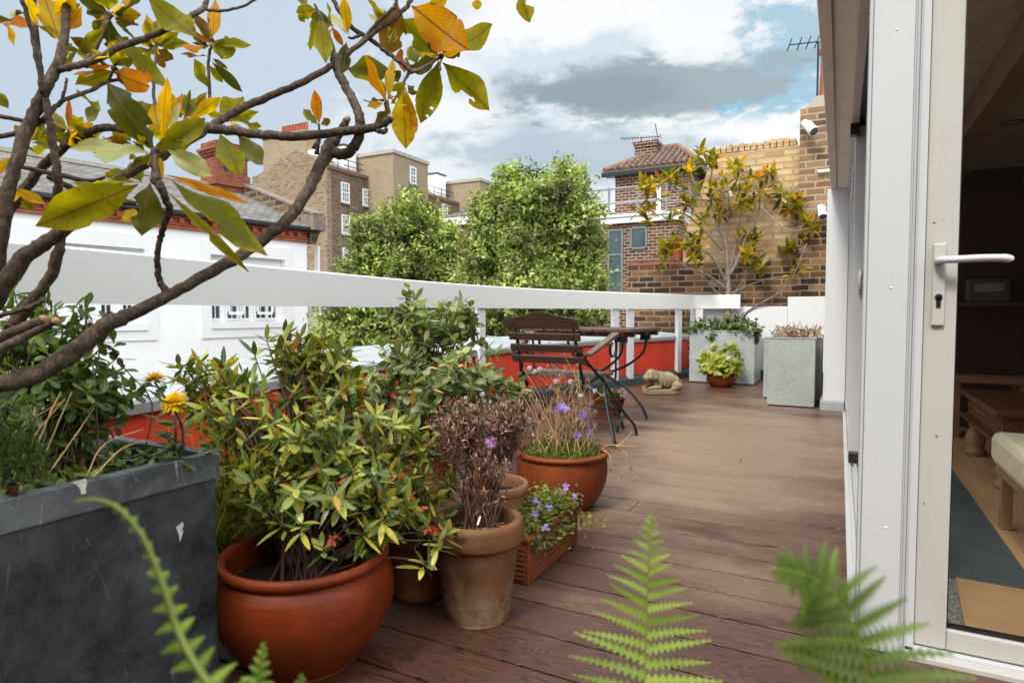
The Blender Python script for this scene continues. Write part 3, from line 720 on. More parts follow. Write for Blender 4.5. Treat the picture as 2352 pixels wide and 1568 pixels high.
for u, wd in posts:
    x, y, nx, ny = curve_at_u(u); t = np.array([ny, -nx]) if ny > 0 else np.array([-ny, nx])
    t = np.array([-ny, nx]); n = np.array([nx, ny])
    c = np.array([x, y])
    q = [c-t*wd/2-n*.002, c+t*wd/2-n*.002, c+t*wd/2+n*.048, c-t*wd/2+n*.048]
    b = MB(); b.hexa([(*p, .075) for p in q], [(*p, zt(40)-.195) for p in q]); b.build('post', M['white'], rail, bevel=.003)
b = MB(); b.box(XC+.05, XC+.15, YC-.01, YC+.04, .10, .955); b.build('post', M['white'], rail, bevel=.003)

# ------------------------------------------------------------------ red parapet with its wide lead coping
zc = lambda k: .545+.045*min(1, max(0, CURVE[k][1])/7.)
par = thing('parapet_wall', 'low red painted parapet with broad grey lead coping under the white rail', 'parapet', (CURVE[30][0]-.3, CURVE[30][1], 0))
b = MB(); b.sweep(CURVE, lambda k: [(.06, .0), (.06, zc(k)-.05), (.16, zc(k)-.05), (.16, .0)]); b.build('inner_face', M['red'], par)
b = MB(); b.sweep(CURVE, lambda k: [(.165, -.4), (.165, zc(k)-.055), (.86, zc(k)-.055), (.86, -6.5), (.6, -6.5), (.6, -.4)]); b.build('outer_wall', M['masonry'], par)
b = MB(); b.sweep(CURVE, lambda k: [(.03, zc(k)-.062), (.022, zc(k)-.02), (.03, zc(k)-.004), (.06, zc(k)), (.9, zc(k)+.035), (.92, zc(k)+.02), (.92, zc(k)-.08), (.90, zc(k)-.08), (.88, zc(k)-.045), (.06, zc(k)-.045), (.045, zc(k)-.062)])
cop = b.build('coping', M['lead'], par)
b = MB()
for k in range(14, 69, 9):
    x, y, nx, ny = CURVE[k]
    b.tube([(x+nx*o, y+ny*o, zc(k)+.004+.035*(o-.06)/.84) for o in (.03, .3, .6, .9)], .014, 8)
b.build('lead_roll', M['lead'], cop, smooth=True)
b = MB(); b.sweep(CURVE, lambda k: [(-.012, .0), (-.006, .075), (.01, .10), (.058, .125), (.058, .0)]); b.build('kerb', M['kerb'], par)

# ------------------------------------------------------------------ white end wall and the old brick wall behind it
YB = YC+.12
ew = thing('end_wall', 'white painted low end wall stepping up towards the house', 'wall', (-.9, YB+.1, 0))
b = MB(); b.box(XC-.05, -.62, YB, YB+.2, .12, .985); b.build('low_section', M['masonry'], ew, bevel=.006)
b = MB(); b.box(-.618, -.07, YB-.012, YB+.2, .12, 1.11); b.build('high_section', M['masonry'], ew, bevel=.006)
b = MB(); b.box(XC-.05, -.07, YB-.03, YB-.013, 0, .13); b.build('kerb', M['kerb'], ew, bevel=.004)
YW = YB+.32
bw = thing('brick_wall', 'tall yellow stock brick party wall, sooty and dark along its foot', 'wall', (-1.2, YW, 0))
XR = AY(1600, 400, YW)[0]; XLw = AY(1443, 600, YW)[0]; zlow = AY(1443, 600, YW)[2]; ztop = AY(1720, 334, YW)[2]-.075
xpier = AY(1838, 300, YW)[0]
zdk = 1.62
# upper, cleaned face with its raked left end; the old sooty face below
E_ = [AY(u, v, YW) for u, v in ((1641, 347), (1622, 400), (1606, 452), (1584, 508), (1569, 551))]
xe = E_[-1][0]
b = MB(); b.prism([(xpier, YW, zdk), (xpier, YW, ztop), (E_[0][0], YW, ztop)]+[(p[0], YW, p[2]) for p in E_[1:]]+[(xe, YW, zdk)], (0, .33, 0))
b.build('upper_face', M['yellowstock'], bw)
b = MB(); b.box(XLw, xpier, YW-.003, YW+.33, -6.5, zdk-.001); b.build('lower_face', M['brownstock'], bw)
b = MB(); b.box(XLw-.01, xe-.003, YW-.01, YW+.3, zdk+.001, zdk+.03)
b.build('tile_course', M['redterra'], bw)
b = MB(); b.box(XLw, xe-.002, YW+.01, YW+.3, zdk+.031, zlow); b.build('brick_on_edge', m_brick('edge_bricks', [(0, (.10, .06, .045)), (.5, (.17, .11, .075)), (1, (.24, .17, .12))], (.22, .17, .12), .075, .22, mw=.01, grime=.4), bw)
b = MB(); x = E_[0][0]; i = 0
while x < xpier-.08:
    wd = random.uniform(.066, .08)
    b.box(x, x+wd, YW-random.uniform(.0, .012), YW+.3, ztop+.002, ztop+random.uniform(.095, .125)); x += wd+.012; i += 1
b.build('coping_brick', M['yellowstock'], bw, bevel=.008)
b = MB(); b.box(AY(1668, 460, YW)[0], AY(1686, 460, YW)[0], YW-.006, YW, 2.55, 2.63); b.build('plaster_patch', M['masonry'], bw)
# pier / chimney stack at the right end of the wall
st = thing('chimney_stack', 'soot stained brick chimney stack with one orange pot rising above the eaves', 'chimney', (xpier+.3, YW, 0))
zp = AY(1845, 250, YW-.1)[2]
b = MB(); b.box(xpier+.002, xpier+.9, YW-.10, YW+.4, zdk+.6, zp); b.build('upper_stack', m_brick('mixed_stack_brick', [(0, (.09, .06, .045)), (.2, (.28, .17, .08)), (.5, (.45, .30, .15)), (.7, (.33, .20, .11)), (.82, (.11, .075, .055)), (.9, (.26, .10, .06)), (1, (.52, .38, .22))], (.42, .32, .21), mw=.014, grime=.4, gcol=(.06, .045, .03), off=(.07, .02)), st)
b = MB(); b.box(xpier+.002, xpier+.9, YW-.103, YW+.4, 0, zdk+.599); b.build('lower_stack', M['brownstock'], st)
b = MB(); b.prism([(xpier+.05, YW-.05, zp), (xpier+.85, YW-.05, zp), (xpier+.6, YW-.05, zp+.14), (xpier+.2, YW-.05, zp+.16)], (0, .35, 0)); b.build('flaunching', M['coping'], st)
b = MB(); b.lathe([(.12, 0), (.11, .3), (.10, .62), (.125, .66), (.125, .72), (.10, .74), (.10, .9), (.075, .9), (.075, .5)], (xpier+.33, YW+.15, zp+.1), 20); b.build('chimney_pot', M['redterra'], st, smooth=False)

# ------------------------------------------------------------------ the house: eaves, pier, sliding doors, glazed door
hs = thing('house', 'white glazed house front with deep eaves and open sliding doors beside the deck', 'house', (1.5, 4, 0))
ZS = 2.02
b = MB(); b.box(-.098, 5.2, 1.72, 6.62, ZS, ZS+.3); rf = b.build('roof', M['soffit'], hs, bevel=.004)
b = MB(); b.box(-.052, -.045, 1.73, 6.4, ZS-.004, ZS-.0005); b.build('drip_groove', M['black'], rf)
b = MB(); b.box(-.124, WX, 6.42, YB, .092, ZS-.001); pier = b.build('pier', M['white'], hs, bevel=.004)
b = MB(); b.box(-.148, WX-.003, 6.40, YB-.2, .0, .091); b.build('pier_flashing', M['lead'], pier, bevel=.006)
b = MB(); b.box(1.14, 5.2, 1.86, 2.0, 0, ZS); b.build('front_wall', M['render'], hs)
b = MB(); b.box(5.0, 5.2, 2.0, 6.6, 0, ZS); b.box(WX+.03, 5.0, 6.43, 6.6, 0, ZS-.002); b.build('room_wall', M['inwall'], hs)
b = MB(); b.prism([(.12, 6.0, 0), (5, 6.0, 0), (5, 6.0, ZS), (.9, 6.0, ZS), (.55, 6.0, 1.62), (.12, 6.0, 1.5)], (0, .05, 0)); b.build('dark_room_wall', M['maroon'], hs)
b = MB(); b.box(.15, 4.9, 2.02, 6.3, ZS-.02, ZS-.003); ceil = b.build('room_ceiling', M['inwall'], hs)
b = MB(); b.lathe([(.045, 0), (.055, -.006), (.058, -.003), (.058, 0)], (.86, 4.6, ZS-.021), 20); b.build('ceiling_light', M['black'], ceil, smooth=True)
b = MB(); b.bar((.62, 2.2, ZS-.10), (.62, 6.2, ZS-.10), .10, .15); b.bar((1.25, 2.2, ZS-.10), (1.25, 6.2, ZS-.10), .1, .15); b.build('ceiling_beam', m_plain('brown_beam', (.14, .08, .05), .7), ceil)
b = MB(); b.box(-3.2, 4.2, -3.6, -1.5, -.0, 3.1); b.build('unseen_shade_block', m_plain('shade_block_brown', (.16, .13, .11), .8), hs)  # unseen block added behind the camera to darken the near terrace
# head and bottom tracks
b = MB(); b.box(.035, .075, 2.0, 6.42, ZS-.045, ZS-.002); b.box(.105, .15, 2.0, 6.42, ZS-.045, ZS-.002); b.build('head_track', M['upvc'], hs, bevel=.003)
b = MB(); b.box(.0755, .1045, 2.0, 6.42, ZS-.03, ZS-.003); b.box(.03, .078, 4.10, 4.17, ZS-.11, ZS-.046); b.build('track_channel', M['black'], hs)
b = MB(); b.box(.058, .074, 2.0, 4.15, .001, .024); b.box(.088, .104, 2.0, 4.15, .001, .026); b.box(.118, .134, 2.0, 6.3, .001, .024); b.box(.04, .15, 2.0, 6.42, -.02, .006); b.build('bottom_track', M['upvc'], hs, bevel=.002)
b = MB(); b.box(.0465, .0545, 2.0, 6.4, -.02, .004); b.build('threshold_seal', M['black'], hs)
# fixed and sliding leaves
def leaf_side(y0, y1, nm):
    b = MB(); b.box(.058, .128, y0, y0+.075, .026, ZS-.05); b.box(.058, .128, y1-.075, y1, .026, ZS-.05)
    b.box(.060, .126, y0+.076, y1-.076, .026, .12); b.box(.060, .126, y0+.076, y1-.076, ZS-.13, ZS-.05)
    o = b.build(nm, M['upvc'], hs, bevel=.004)
    b = MB(); b.box(.088, .096, y0+.07, y1-.07, .115, ZS-.125); b.build('pane', M['glass'], o)
    return o
l1 = leaf_side(4.16, 5.25, 'sliding_door'); leaf_side(5.27, 6.36, 'sliding_door')
b = MB(); b.tube(crom([(.10, 4.16, 1.02), (.10, 4.10, 1.035), (.095, 4.085, 1.08), (.10, 4.10, 1.125), (.10, 4.16, 1.14)], 4), .012, 8); b.build('handle', M['upvc'], l1, smooth=True)
b = MB(); b.box(.06, .12, 4.11, 4.16, .03, .09); b.build('roller', M['black'], l1, bevel=.006)
# corner post
YF = 1.90
b = MB(); b.box(.062, .153, YF, YF+.10, 0, ZS-.001); b.box(.0535, .0615, YF+.006, YF+.04, 0, ZS-.002); b.box(.0535, .0615, YF+.05, YF+.09, 0, ZS-.002); b.box(.1535, .1585, YF+.012, YF+.09, 0, ZS-.002); cpost = b.build('corner_post', M['upvc'], hs, bevel=.0035)
for u, v in ((2060, 68), (2047, 661), (2034, 1211)):
    b = MB(); p = AY(u, v, YF); b.ball(p, .0035, 8, 6, (1, .5, 1)); b.build('screw', M['white'], cpost, smooth=True)
b = MB(); b.box(.159, .1665, YF+.02, YF+.08, 0, ZS-.003); b.box(.167, .1695, YF+.008, YF+.08, 0, ZS-.003); b.box(.170, .1895, YF+.022, YF+.09, 0, ZS-.003)
b.box(.170, 1.12, YF+.022, YF+.09, .002, .02); b.box(1.11, 1.139, YF+.022, YF+.09, .02, ZS-.004); b.build('door_frame', M['upvc'], hs, bevel=.0025)
b = MB(); b.box(.160, 1.139, YF-.012, YF+.0215, -.03, .013); b.build('door_sill', M['upvcgrey'], hs, bevel=.003)
# glazed door
dy0, dy1 = YF+.034, YF+.085
b = MB(); b.box(.1915, .262, dy0, dy1, .024, ZS-.03); b.box(1.035, 1.105, dy0, dy1, .024, ZS-.03); b.box(.2625, 1.0345, dy0, dy1, .024, .078); b.box(.2625, 1.0345, dy0, dy1, ZS-.1, ZS-.03)
door = b.build('glazed_door', M['upvcgrey'], hs, bevel=.004)
b = MB(); b.box(.2625, .2655, dy0+.012, dy1-.012, .0785, ZS-.1); b.box(.2625, 1.034, dy0+.012, dy1-.012, .0785, .083); b.build('seal', M['black'], door)
b = MB(); b.box(.264, 1.034, dy0+.02, dy0+.028, .082, ZS-.102); b.build('pane', M['glass'], door)
hp = AY(2157, 600, dy0); hz = hp[2]
b = MB(); b.box(hp[0]-.014, hp[0]+.014, dy0-.011, dy0, hz-.165, hz+.045); plate = b.build('lock_plate', M['upvcgrey'], door, bevel=.004)
b = MB(); b.tube(crom([(hp[0], dy0-.01, hz), (hp[0]-.002, dy0-.032, hz), (hp[0]+.008, dy0-.046, hz), (hp[0]+.03, dy0-.05, hz), (hp[0]+.075, dy0-.05, hz+.001), (hp[0]+.118, dy0-.049, hz), (hp[0]+.132, dy0-.046, hz-.002), (hp[0]+.135, dy0-.044, hz-.004)], 5), [.0115]*26+[.0125]*8+[.0115]*2, 12, flat=.8); b.build('handle', M['upvc'], door, smooth=True)
b = MB(); b.lathe([(0, 0), (.0085, 0), (.0085, .002), (0, .002)], (0, 0, 0), 14)
b.v = [(hp[0]+x, dy0-.0115-z, hz-.092+y) for x, y, z in b.v]
b.box(hp[0]-.005, hp[0]+.005, dy0-.0135, dy0-.0115, hz-.118, hz-.094); b.build('keyhole', M['black'], plate)
# inside the room
b = MB(); b.box(.152, 5, 2.0, 6.43, -.03, .0); lab(b.build('floor', M['oak']), kind='structure')
b = MB(); b.box(.155, .585, 2.52, 4.5, .001, .009)
lab(b.build('ribbed_mat', M['rib'], bevel=.002), 'dark grey ribbed runner mat lying inside the glazed door', 'mat')
b = MB()
for k in range(100): b.box(.158, .583, 2.525+k*.0197, 2.525+k*.0197+.010, .0092, .0135)
b.build('rib', M['rib'], bpy.data.objects['ribbed_mat'])
b = MB(); b.box(.155, 1.1, 2.02, 2.51, .001, .012)
lab(b.build('door_mat', M['coir'], bevel=.003), 'speckled grey coir mat just behind the door glass', 'mat')
b = MB(); b.prism([(.358, 2.49, .0135), (.322, 2.03, .0135), (.95, 2.03, .0135), (.95, 2.46, .0135)], (0, 0, .012))
lab(b.build('plywood_board', M['tan'], bevel=.002), 'pale plywood board lying on the speckled door mat', 'board')
tb = thing('coffee_table', 'low dark carved wooden table on turned legs inside the room', 'table', (1.2, 4.4, 0))
b = MB(); b.box(.70, 1.9, 3.9, 4.95, .375, .41); b.build('table_top', M['carved'], tb, bevel=.008)
b = MB(); b.box(.74, 1.86, 3.94, 3.97, .26, .374); b.box(.74, .77, 3.971, 4.91, .26, .374); b.box(.74, 1.86, 4.88, 4.91, .262, .373)
for k in range(14): b.ball((.738, 4.0+k*.065, .318), .022, 8, 6, (.3, 1, 1))
b.build('apron', M['carved'], tb, bevel=.003)
b = MB(); b.box(.70, 1.9, 3.9, 4.95, .235, .258); b.build('lower_moulding', M['carved'], tb, bevel=.006)
for x, y in ((.78, 4.86), (.78, 3.98), (1.82, 4.86), (1.82, 3.98)):
    b = MB(); b.lathe([(0, 0), (.06, 0), (.06, .03), (.045, .045), (.05, .07), (.056, .11), (.045, .15), (.03, .175), (.045, .19), (.03, .21), (.04, .234), (0, .234)], (x, y, 0), 18); b.build('leg', M['turned'], tb, smooth=True)
bn = thing('bench', 'plain wooden bench standing in the dark behind the carved table', 'bench', (1.1, 5.6, 0))
b = MB(); b.box(.62, 1.7, 5.45, 5.75, .40, .44); b.build('seat', M['turned'], bn, bevel=.005)
for x in (.72, 1.12, 1.6):
    b = MB(); b.box(x, x+.06, 5.48, 5.72, 0, .399); b.build('leg', M['turned'], bn)
db = thing('daybed', 'low wooden daybed with a cream quilted mattress inside the door', 'daybed', (.95, 2.95, 0))
b = MB(); b.box(.60, 1.6, 2.66, 3.28, .225, .265); b.build('frame', M['turned'], db, bevel=.004)
for x, y in ((.63, 2.69), (.63, 3.24), (1.5, 2.69), (1.5, 3.24)):
    b = MB(); b.box(x-.02, x+.02, y-.02, y+.02, .001, .224); b.build('leg', M['turned'], db, bevel=.003)
b = MB(); b.box(.58, 1.62, 2.64, 3.3, .266, .40); b.build('mattress', M['cream'], db, bevel=.03)
eg = thing('aubergine', 'dark aubergine with a green stalk lying on the carved table', 'vegetable', (.98, 4.2, .41))
b = MB(); b.tube(crom([(.92, 4.2, .44), (.98, 4.2, .445), (1.06, 4.21, .45), (1.13, 4.22, .45), (1.16, 4.22, .45)], 4), [.02, .024, .028, .030, .032, .035, .037, .038, .038, .038, .037, .036, .034, .03, .024, .016, .004], 12); b.build('fruit', M['black'], eg, smooth=True)
leaves('stalk', 'small', [(.925, 4.2, .445)]*5, [(-.5, .6, .5), (-.6, -.5, .6), (-1, 0, .1), (.2, .7, .6), (.3, -.8, .5)], [(0, 0, 1)]*5, .06, .03, M['ivy'], eg)
b = MB(); b.ball((0, 0, 0), .032, 14, 10, (1.25, 1, 1)); b.ball((.040, 0, 0), .008, 8, 6); lem = lab(b.build('lemon', m_plain('lemon_skin', (.7, .38, .02), .4), smooth=True), 'yellow lemon heaped with two others on the carved table', 'lemon', 'lemons on the carved table')
lem.location = (1.13, 4.02, .443)
for x, y, z in ((1.17, 4.09, .443), (1.145, 4.05, .498)):
    o = lem.copy(); COL.objects.link(o); o.location = (x, y, z)
bx = thing('wall_radio', 'dim grey radio on the shelf of the dark room wall', 'radio', (1.0, 5.95, 1.05))
b = MB(); b.box(.86, 1.12, 5.86, 5.98, .98, 1.15); b.build('case', m_plain('grey_plastic', (.10, .10, .10), .5), bx, bevel=.01)
b = MB(); b.box(.90, 1.08, 5.853, 5.859, 1.06, 1.12); b.build('display', M['inwall'], bx)
b = MB(); b.box(.6, 1.6, 5.82, 5.995, .95, .975); lab(b.build('wall_shelf', M['carved']), 'long dark shelf on the maroon room wall carrying the radio', 'shelf')
# ------------------------------------------------------------------ buildings beyond
def sash(parent, cen, ex, nrm, wd, ht, cols=2, rows=4, name='window', gl=None, deep=.06, bar=.03, fr=.07, sill=True):
    """a framed window on a wall: frame with glazing bars, dark pane set back, stone sill"""
    cen = np.array(cen, float); ex = unit(np.array(ex, float)); nrm = unit(np.array(nrm, float)); ez = np.array([0, 0, 1.])
    b = MB()
    def rect(x0, x1, z0, z1, o0, o1):
        q = [(x0, o0), (x1, o0), (x1, o1), (x0, o1)]
        b.hexa([cen+ex*x+nrm*o+ez*z0 for x, o in q], [cen+ex*x+nrm*o+ez*z1 for x, o in q])
    w2 = wd/2; h2 = ht/2
    rect(-w2, -w2+fr, -h2, h2, .0, deep); rect(w2-fr, w2, -h2, h2, .0, deep)
    rect(-w2+fr, w2-fr, -h2, -h2+fr, .001, deep-.002); rect(-w2+fr, w2-fr, h2-fr, h2, .001, deep-.002)
    rect(-w2+fr, w2-fr, -fr*.4, fr*.4, .003, deep-.006)
    for k in range(1, cols):
        x = -w2+fr+(wd-2*fr)*k/cols; rect(x-bar/2, x+bar/2, -h2+fr, h2-fr, .006, deep-.012)
    for k in range(1, rows):
        if rows % 2 == 0 and k == rows//2: continue
        z = -h2+fr+(ht-2*fr)*k/rows; rect(-w2+fr, w2-fr, z-bar/2, z+bar/2, .008, deep-.016)
    o = b.build(name, M['stone'], parent)
    b = MB(); rect(-w2+fr*.5, w2-fr*.5, -h2+fr*.5, h2-fr*.5, .002, .012); b.build('pane', gl or M['farglass'], o)
    if sill:
        b = MB(); rect(-w2-.08, w2+.08, -h2-.12, -h2-.002, .0, deep+.07); b.build('sill', M['coping'], o)
    return o
# white rendered building across the yard
BA = np.array([-16.08, 7.2]); BB = np.array([-15., 14.67]); be = unit(BB-BA); bn_ = np.array([be[1], -be[0]])
def W(s, o, z): return (BB[0]+be[0]*s+bn_[0]*o, BB[1]+be[1]*s+bn_[1]*o, z)
def WU(u, v):
    r = ray(u, v); t = np.dot(BB-CAM[:2], bn_)/np.dot(r[:2], bn_); p = CAM+r*t
    return np.dot(p[:2]-BB, be), p[2]
def wbox(b, s0, s1, o0, o1, z0, z1):
    q = [(s0, o0), (s1, o0), (s1, o1), (s0, o1)]
    b.hexa([W(s, o, z0) for s, o in q], [W(s, o, z1) for s, o in q])
ZE = WU(700, 557)[1]
wb = thing('white_building', 'long white rendered building with slate roof and red dentil cornice across the yard', 'building', W(-7, -2, -6.5))
bays = [(WU(482, 600)[0], WU(652, 600)[0]), (WU(70, 560)[0], WU(330, 570)[0])]
zt0, zb0 = WU(565, 590)[1], WU(565, 742)[1]
b = MB(); SL = -17.
cuts = [SL, bays[1][0], bays[1][1], bays[0][0], bays[0][1], 0.]
for i in range(5):
    if i % 2 == 0: wbox(b, cuts[i], cuts[i+1], -.4, 0, -6.5, ZE)
    else: wbox(b, cuts[i], cuts[i+1], -.4, 0, -6.5, zb0); wbox(b, cuts[i], cuts[i+1], -.4, 0, zt0, ZE); wbox(b, cuts[i], cuts[i+1], -.4, -.15, zb0, zt0)
wbox(b, SL, 0, -8, -.401, -6.5, ZE)
b.build('wall', M['render'], wb)
for (s0, s1) in bays:
    b = MB(); e = .28
    wbox(b, s0-e, s0, .0, .05, zb0-.4, zt0+.35); wbox(b, s1, s1+e, .0, .05, zb0-.4, zt0+.35)
    wbox(b, s0, s1, .001, .048, zt0, zt0+.35); wbox(b, s0-.02, s1+.02, -.145, .09, zb0-.14, zb0+.02); wbox(b, s0, s1, .0, .046, zb0-.4, zb0-.141)
    b.build('window_surround', M['stone'], wb)
def wwin(u0, u1, opened=False, ub=722, bay=0):
    s0 = WU(u0, 700)[0]; s1 = WU(u1, 700)[0]; k = 1.03
    ztw = WU(565, 640)[1]; cen = W((s0+s1)/2, -.148, (zb0+ztw)/2+.04); wd = (s1-s0)+.11
    o = sash(wb, cen, (be[0], be[1], 0), (bn_[0], bn_[1], 0), wd, ztw-zb0-.10, 2, 3, 'window', None, .06, .02, .055, False)
    if opened:
        b = MB(); c0 = W((s0+s1)/2-wd*.3, -.05, 0); c1 = W((s0+s1)/2+wd*.35, .28, 0)
        for (z0, z1) in ((zb0+.25, zb0+.33), (zb0+.95, zb0+1.02)): b.bar((c0[0], c0[1], (z0+z1)/2), (c1[0], c1[1], (z0+z1)/2), .05, z1-z0)
        b.bar((c0[0], c0[1], zb0+.331), (c0[0], c0[1], zb0+.949), .05, .07, (1, 0, 0)); b.bar((c1[0], c1[1], zb0+.331), (c1[0], c1[1], zb0+.949), .05, .07, (1, 0, 0))
        b.build('casement', M['stone'], o)
for u0, u1, op in ((488, 509, 0), (526, 548, 1), (559, 576, 0), (592, 614, 1), (620, 637, 0)): wwin(u0, u1, op)
for u0, u1 in ((88, 105), (118, 134), (185, 208), (236, 258), (286, 306)): wwin(u0, u1)
b = MB(); wbox(b, SL, .02, .001, .10, ZE+.001, ZE+.09); wbox(b, SL, .02, .001, .14, ZE+.09, ZE+.12); wbox(b, SL, .02, .0, .12, ZE+.27, ZE+.33)
wbox(b, SL, .0, -.4, .03, ZE+.121, ZE+.269)
cor = b.build('cornice', M['redterra'], wb)
b = MB(); wbox(b, -.43, -.30, .031, .16, ZE+.13, ZE+.268); tooth = b.build('corbel', M['redterra'], cor)
for k in range(1, 56):
    o = tooth.copy(); COL.objects.link(o); o.parent = cor; o.location = (-be[0]*.30*k, -be[1]*.30*k, 0)
b = MB(); wbox(b, SL, -.05, .0, .30, ZE+.335, ZE+.47); b.build('gutter', M['gutter'], wb, bevel=.03)
RZ_ = ZE+2.1
b = MB(); b.poly([W(SL, .26, ZE+.471), W(0, .26, ZE+.471), W(0, -4, RZ_), W(SL, -4, RZ_)]); b.poly([W(SL, -4, RZ_), W(0, -4, RZ_), W(0, -8.2, ZE+.45), W(SL, -8.2, ZE+.45)])
i = b.add([W(0, .26, ZE+.0), W(0, -8, ZE), W(0, -8, ZE+.45), W(0, -4, RZ_-.01), W(0, .2, ZE+.45)]); b.face(i, i+1, i+2, i+3, i+4)
roof = b.build('roof', M['slate'], wb)
me = roof.data                                         # slate courses run along the eaves
for pol in me.polygons:
    for li in pol.loop_indices:
        p = np.array(me.vertices[me.loops[li].vertex_index].co)
        me.uv_layers[0].data[li].uv = (float(np.dot(p[:2]-BB, be)), float(-np.dot(p[:2]-BB, bn_)*1.12))
b = MB(); b.bar(W(SL, -4, RZ_+.03), W(.0, -4, RZ_+.03), .3, .12); b.build('ridge', M['coping'], wb)
b = MB(); b.prism([W(.0, .3, ZE+.45), W(.0, .3, ZE+.85), W(0, -4, RZ_+.28), W(0, -8.2, ZE+.8), W(0, -8.2, ZE+.0), W(0, 0, ZE)], (be[0]*.35, be[1]*.35, 0)); b.build('gable_parapet', M['sidebrick'], wb)
b = MB()
for q0, q1 in ((W(.17, .36, ZE+.88), W(.17, -4, RZ_+.31)), (W(.17, -4, RZ_+.31), W(.17, -8.3, ZE+.83))): b.bar(q0, q1, .42, .07)
wbox(b, -.05, .42, -.2, .42, ZE+.38, ZE+.83); b.build('parapet_coping', m_plain('brown_coping', (.19, .155, .12), .85, 0, .3, 6, .4), wb)
s0 = WU(470, 400)
def ridge_u(u): 
    r = ray(u, 430); c = BB+bn_*-4; t = np.dot(c-CAM[:2], bn_)/np.dot(r[:2], bn_); return np.dot((CAM+r*t)[:2]-BB, be)
c0, c1 = ridge_u(484), ridge_u(552); cm = (c0+c1)/2; hw = 0.5
ch = MB(); zc0 = RZ_-.7; zc1 = RZ_+1.35
chw = (c1-c0)
wbox(ch, cm-.62, cm+.62, -4.5, -3.5, zc0, RZ_+.42); wbox(ch, cm-.7, cm+.7, -4.58, -3.42, RZ_+.0, RZ_+.16)
wbox(ch, cm-.56, cm+.56, -4.44, -3.56, RZ_+.421, zc1-.36)
for k, ov in ((0, .05), (1, .1), (2, .15)): wbox(ch, cm-.56-ov, cm+.56+ov, -4.44-ov, -3.56+ov, zc1-.359+k*.09, zc1-.272+k*.09)
wbox(ch, cm-.6, cm+.6, -4.48, -3.52, zc1-.089, zc1+.12)
cho = ch.build('chimney', M['chimbrick'], wb)
for ds in (-.32, .12):
    b = MB(); wbox(b, cm+ds, cm+ds+.2, -3.565, -3.555, RZ_+.5, RZ_+.85); b.build('flue_opening', M['black'], cho)
b = MB(); wbox(b, .36, .42, -.1, .10, -6.5, ZE-.1); b.build('downpipe', M['stone'], wb)
# lower white wall continuing past it
b = MB(); wbox(b, .5, 3.4, -.6, -.3, -6.5, WU(730, 697)[1]); lab(b.build('garden_wall', M['render']), 'plain low white wall joining the white building at its far corner', 'wall')
# brick tenement with gable, and the buff stair towers standing out of it
TX, TY = -43.3, 45.
tn = thing('brick_tenement', 'tall grey brown brick tenement with plain gable and slate roof', 'building', (TX-5, TY+8, -6.5))
def gz(u, v): p = AY(u, v, TY); return (p[0], TY, p[2])
gab = [gz(*q) for q in ((579, 406), (591, 403), (681, 343), (722, 362), (750, 378))]
b = MB(); b.prism([(gab[0][0], TY, -6.5)]+gab+[(TX, TY, gab[-1][2]), (TX, TY, -6.5)], (0, .6, 0)); b.build('gable_wall', M['gablebrick'], tn)
ze = gab[-1][2]
b = MB(); b.box(TX-10, TX-.002, TY+.601, TY+24, -6.5, ze-.35); b.build('side_wall', M['sidebrick'], tn)
b = MB(); b.box(TX-.2, TX+.12, TY+.05, TY+24, ze-.349, ze-.02); b.build('eaves_band', m_brick('red_eaves_brick', [(0, (.2, .08, .045)), (.6, (.30, .13, .07)), (1, (.24, .15, .1))], (.24, .17, .12), grime=.3), tn)
b = MB(); zr = gab[2][2]-.05; xr = gab[2][0]
b.poly([(TX+.1, TY+.601, ze-.02), (TX+.1, TY+24, ze-.02), (xr, TY+24, zr), (xr, TY+.601, zr)]); b.poly([(xr, TY+.601, zr), (xr, TY+24, zr), (gab[0][0], TY+24, gab[0][2]), (gab[0][0], TY+.601, gab[0][2])]); b.build('roof', M['slate'], tn)
def side(u0, u1, v0, v1): 
    p0 = AX(u0, (v0+v1)/2, TX); p1 = AX(u1, (v0+v1)/2, TX); um = (u0+u1)/2
    return (p0[1]+p1[1])/2, (p1[1]-p0[1]), AX(um, v1, TX)[2], AX(um, v0, TX)[2]
Z6 = lambda x, y: (517.4+.26*x, 282.2+.26*y)
for (x0, x1, y0, y1) in ((1020, 1090, 530, 707), (1210, 1272, 587, 737), (1025, 1096, 815, 985), (1034, 1082, 1105, 1262)):
    u0, v0 = Z6(x0, y0); u1, v1 = Z6(x1, y1); yc, wd, z0, z1 = side(u0, u1, v0, v1)
    sash(tn, (TX+.0, yc, (z0+z1)/2), (0, 1, 0), (1, 0, 0), wd, z1-z0, 3, 4, gl=M['skyglass'], deep=.14, bar=.05, fr=.13)
u0, v0 = Z6(1912, 720); u1, v1 = Z6(1958, 768); yc, wd, z0, z1 = side(u0, u1, v0, v1)
sash(tn, (TX, yc, (z0+z1)/2-.5), (0, 1, 0), (1, 0, 0), wd, z1-z0+1.0, 2, 4, gl=M['skyglass'], deep=.14, bar=.05, fr=.13)
p0 = AY(618, 330, TY+4); p1 = AY(716, 330, TY+4)
b = MB(); zc_ = AY(665, 318, TY+4)[2]; b.box(p0[0], p1[0], TY+3.2, TY+4.8, ze, zc_); b.box(p0[0]-.1, p1[0]+.1, TY+3.1, TY+4.9, zc_+.001, zc_+.3); cs = b.build('chimney', M['stucco'], tn)
b = MB()
for k in range(9): b.lathe([(.2, 0), (.16, .8), (.2, .85), (.14, .85)], (p0[0]+2.6+k*.42, TY+3.6+.0, zc_+.3), 10)
b.build('chimney_pot', M['redterra'], cs)
b = MB(); b.box(p1[0]+.02, p1[0]+1.6, TY+3.4, TY+5.5, ze, AY(730, 347, TY+4)[2]); b.build('roof_housing', M['render'], tn)
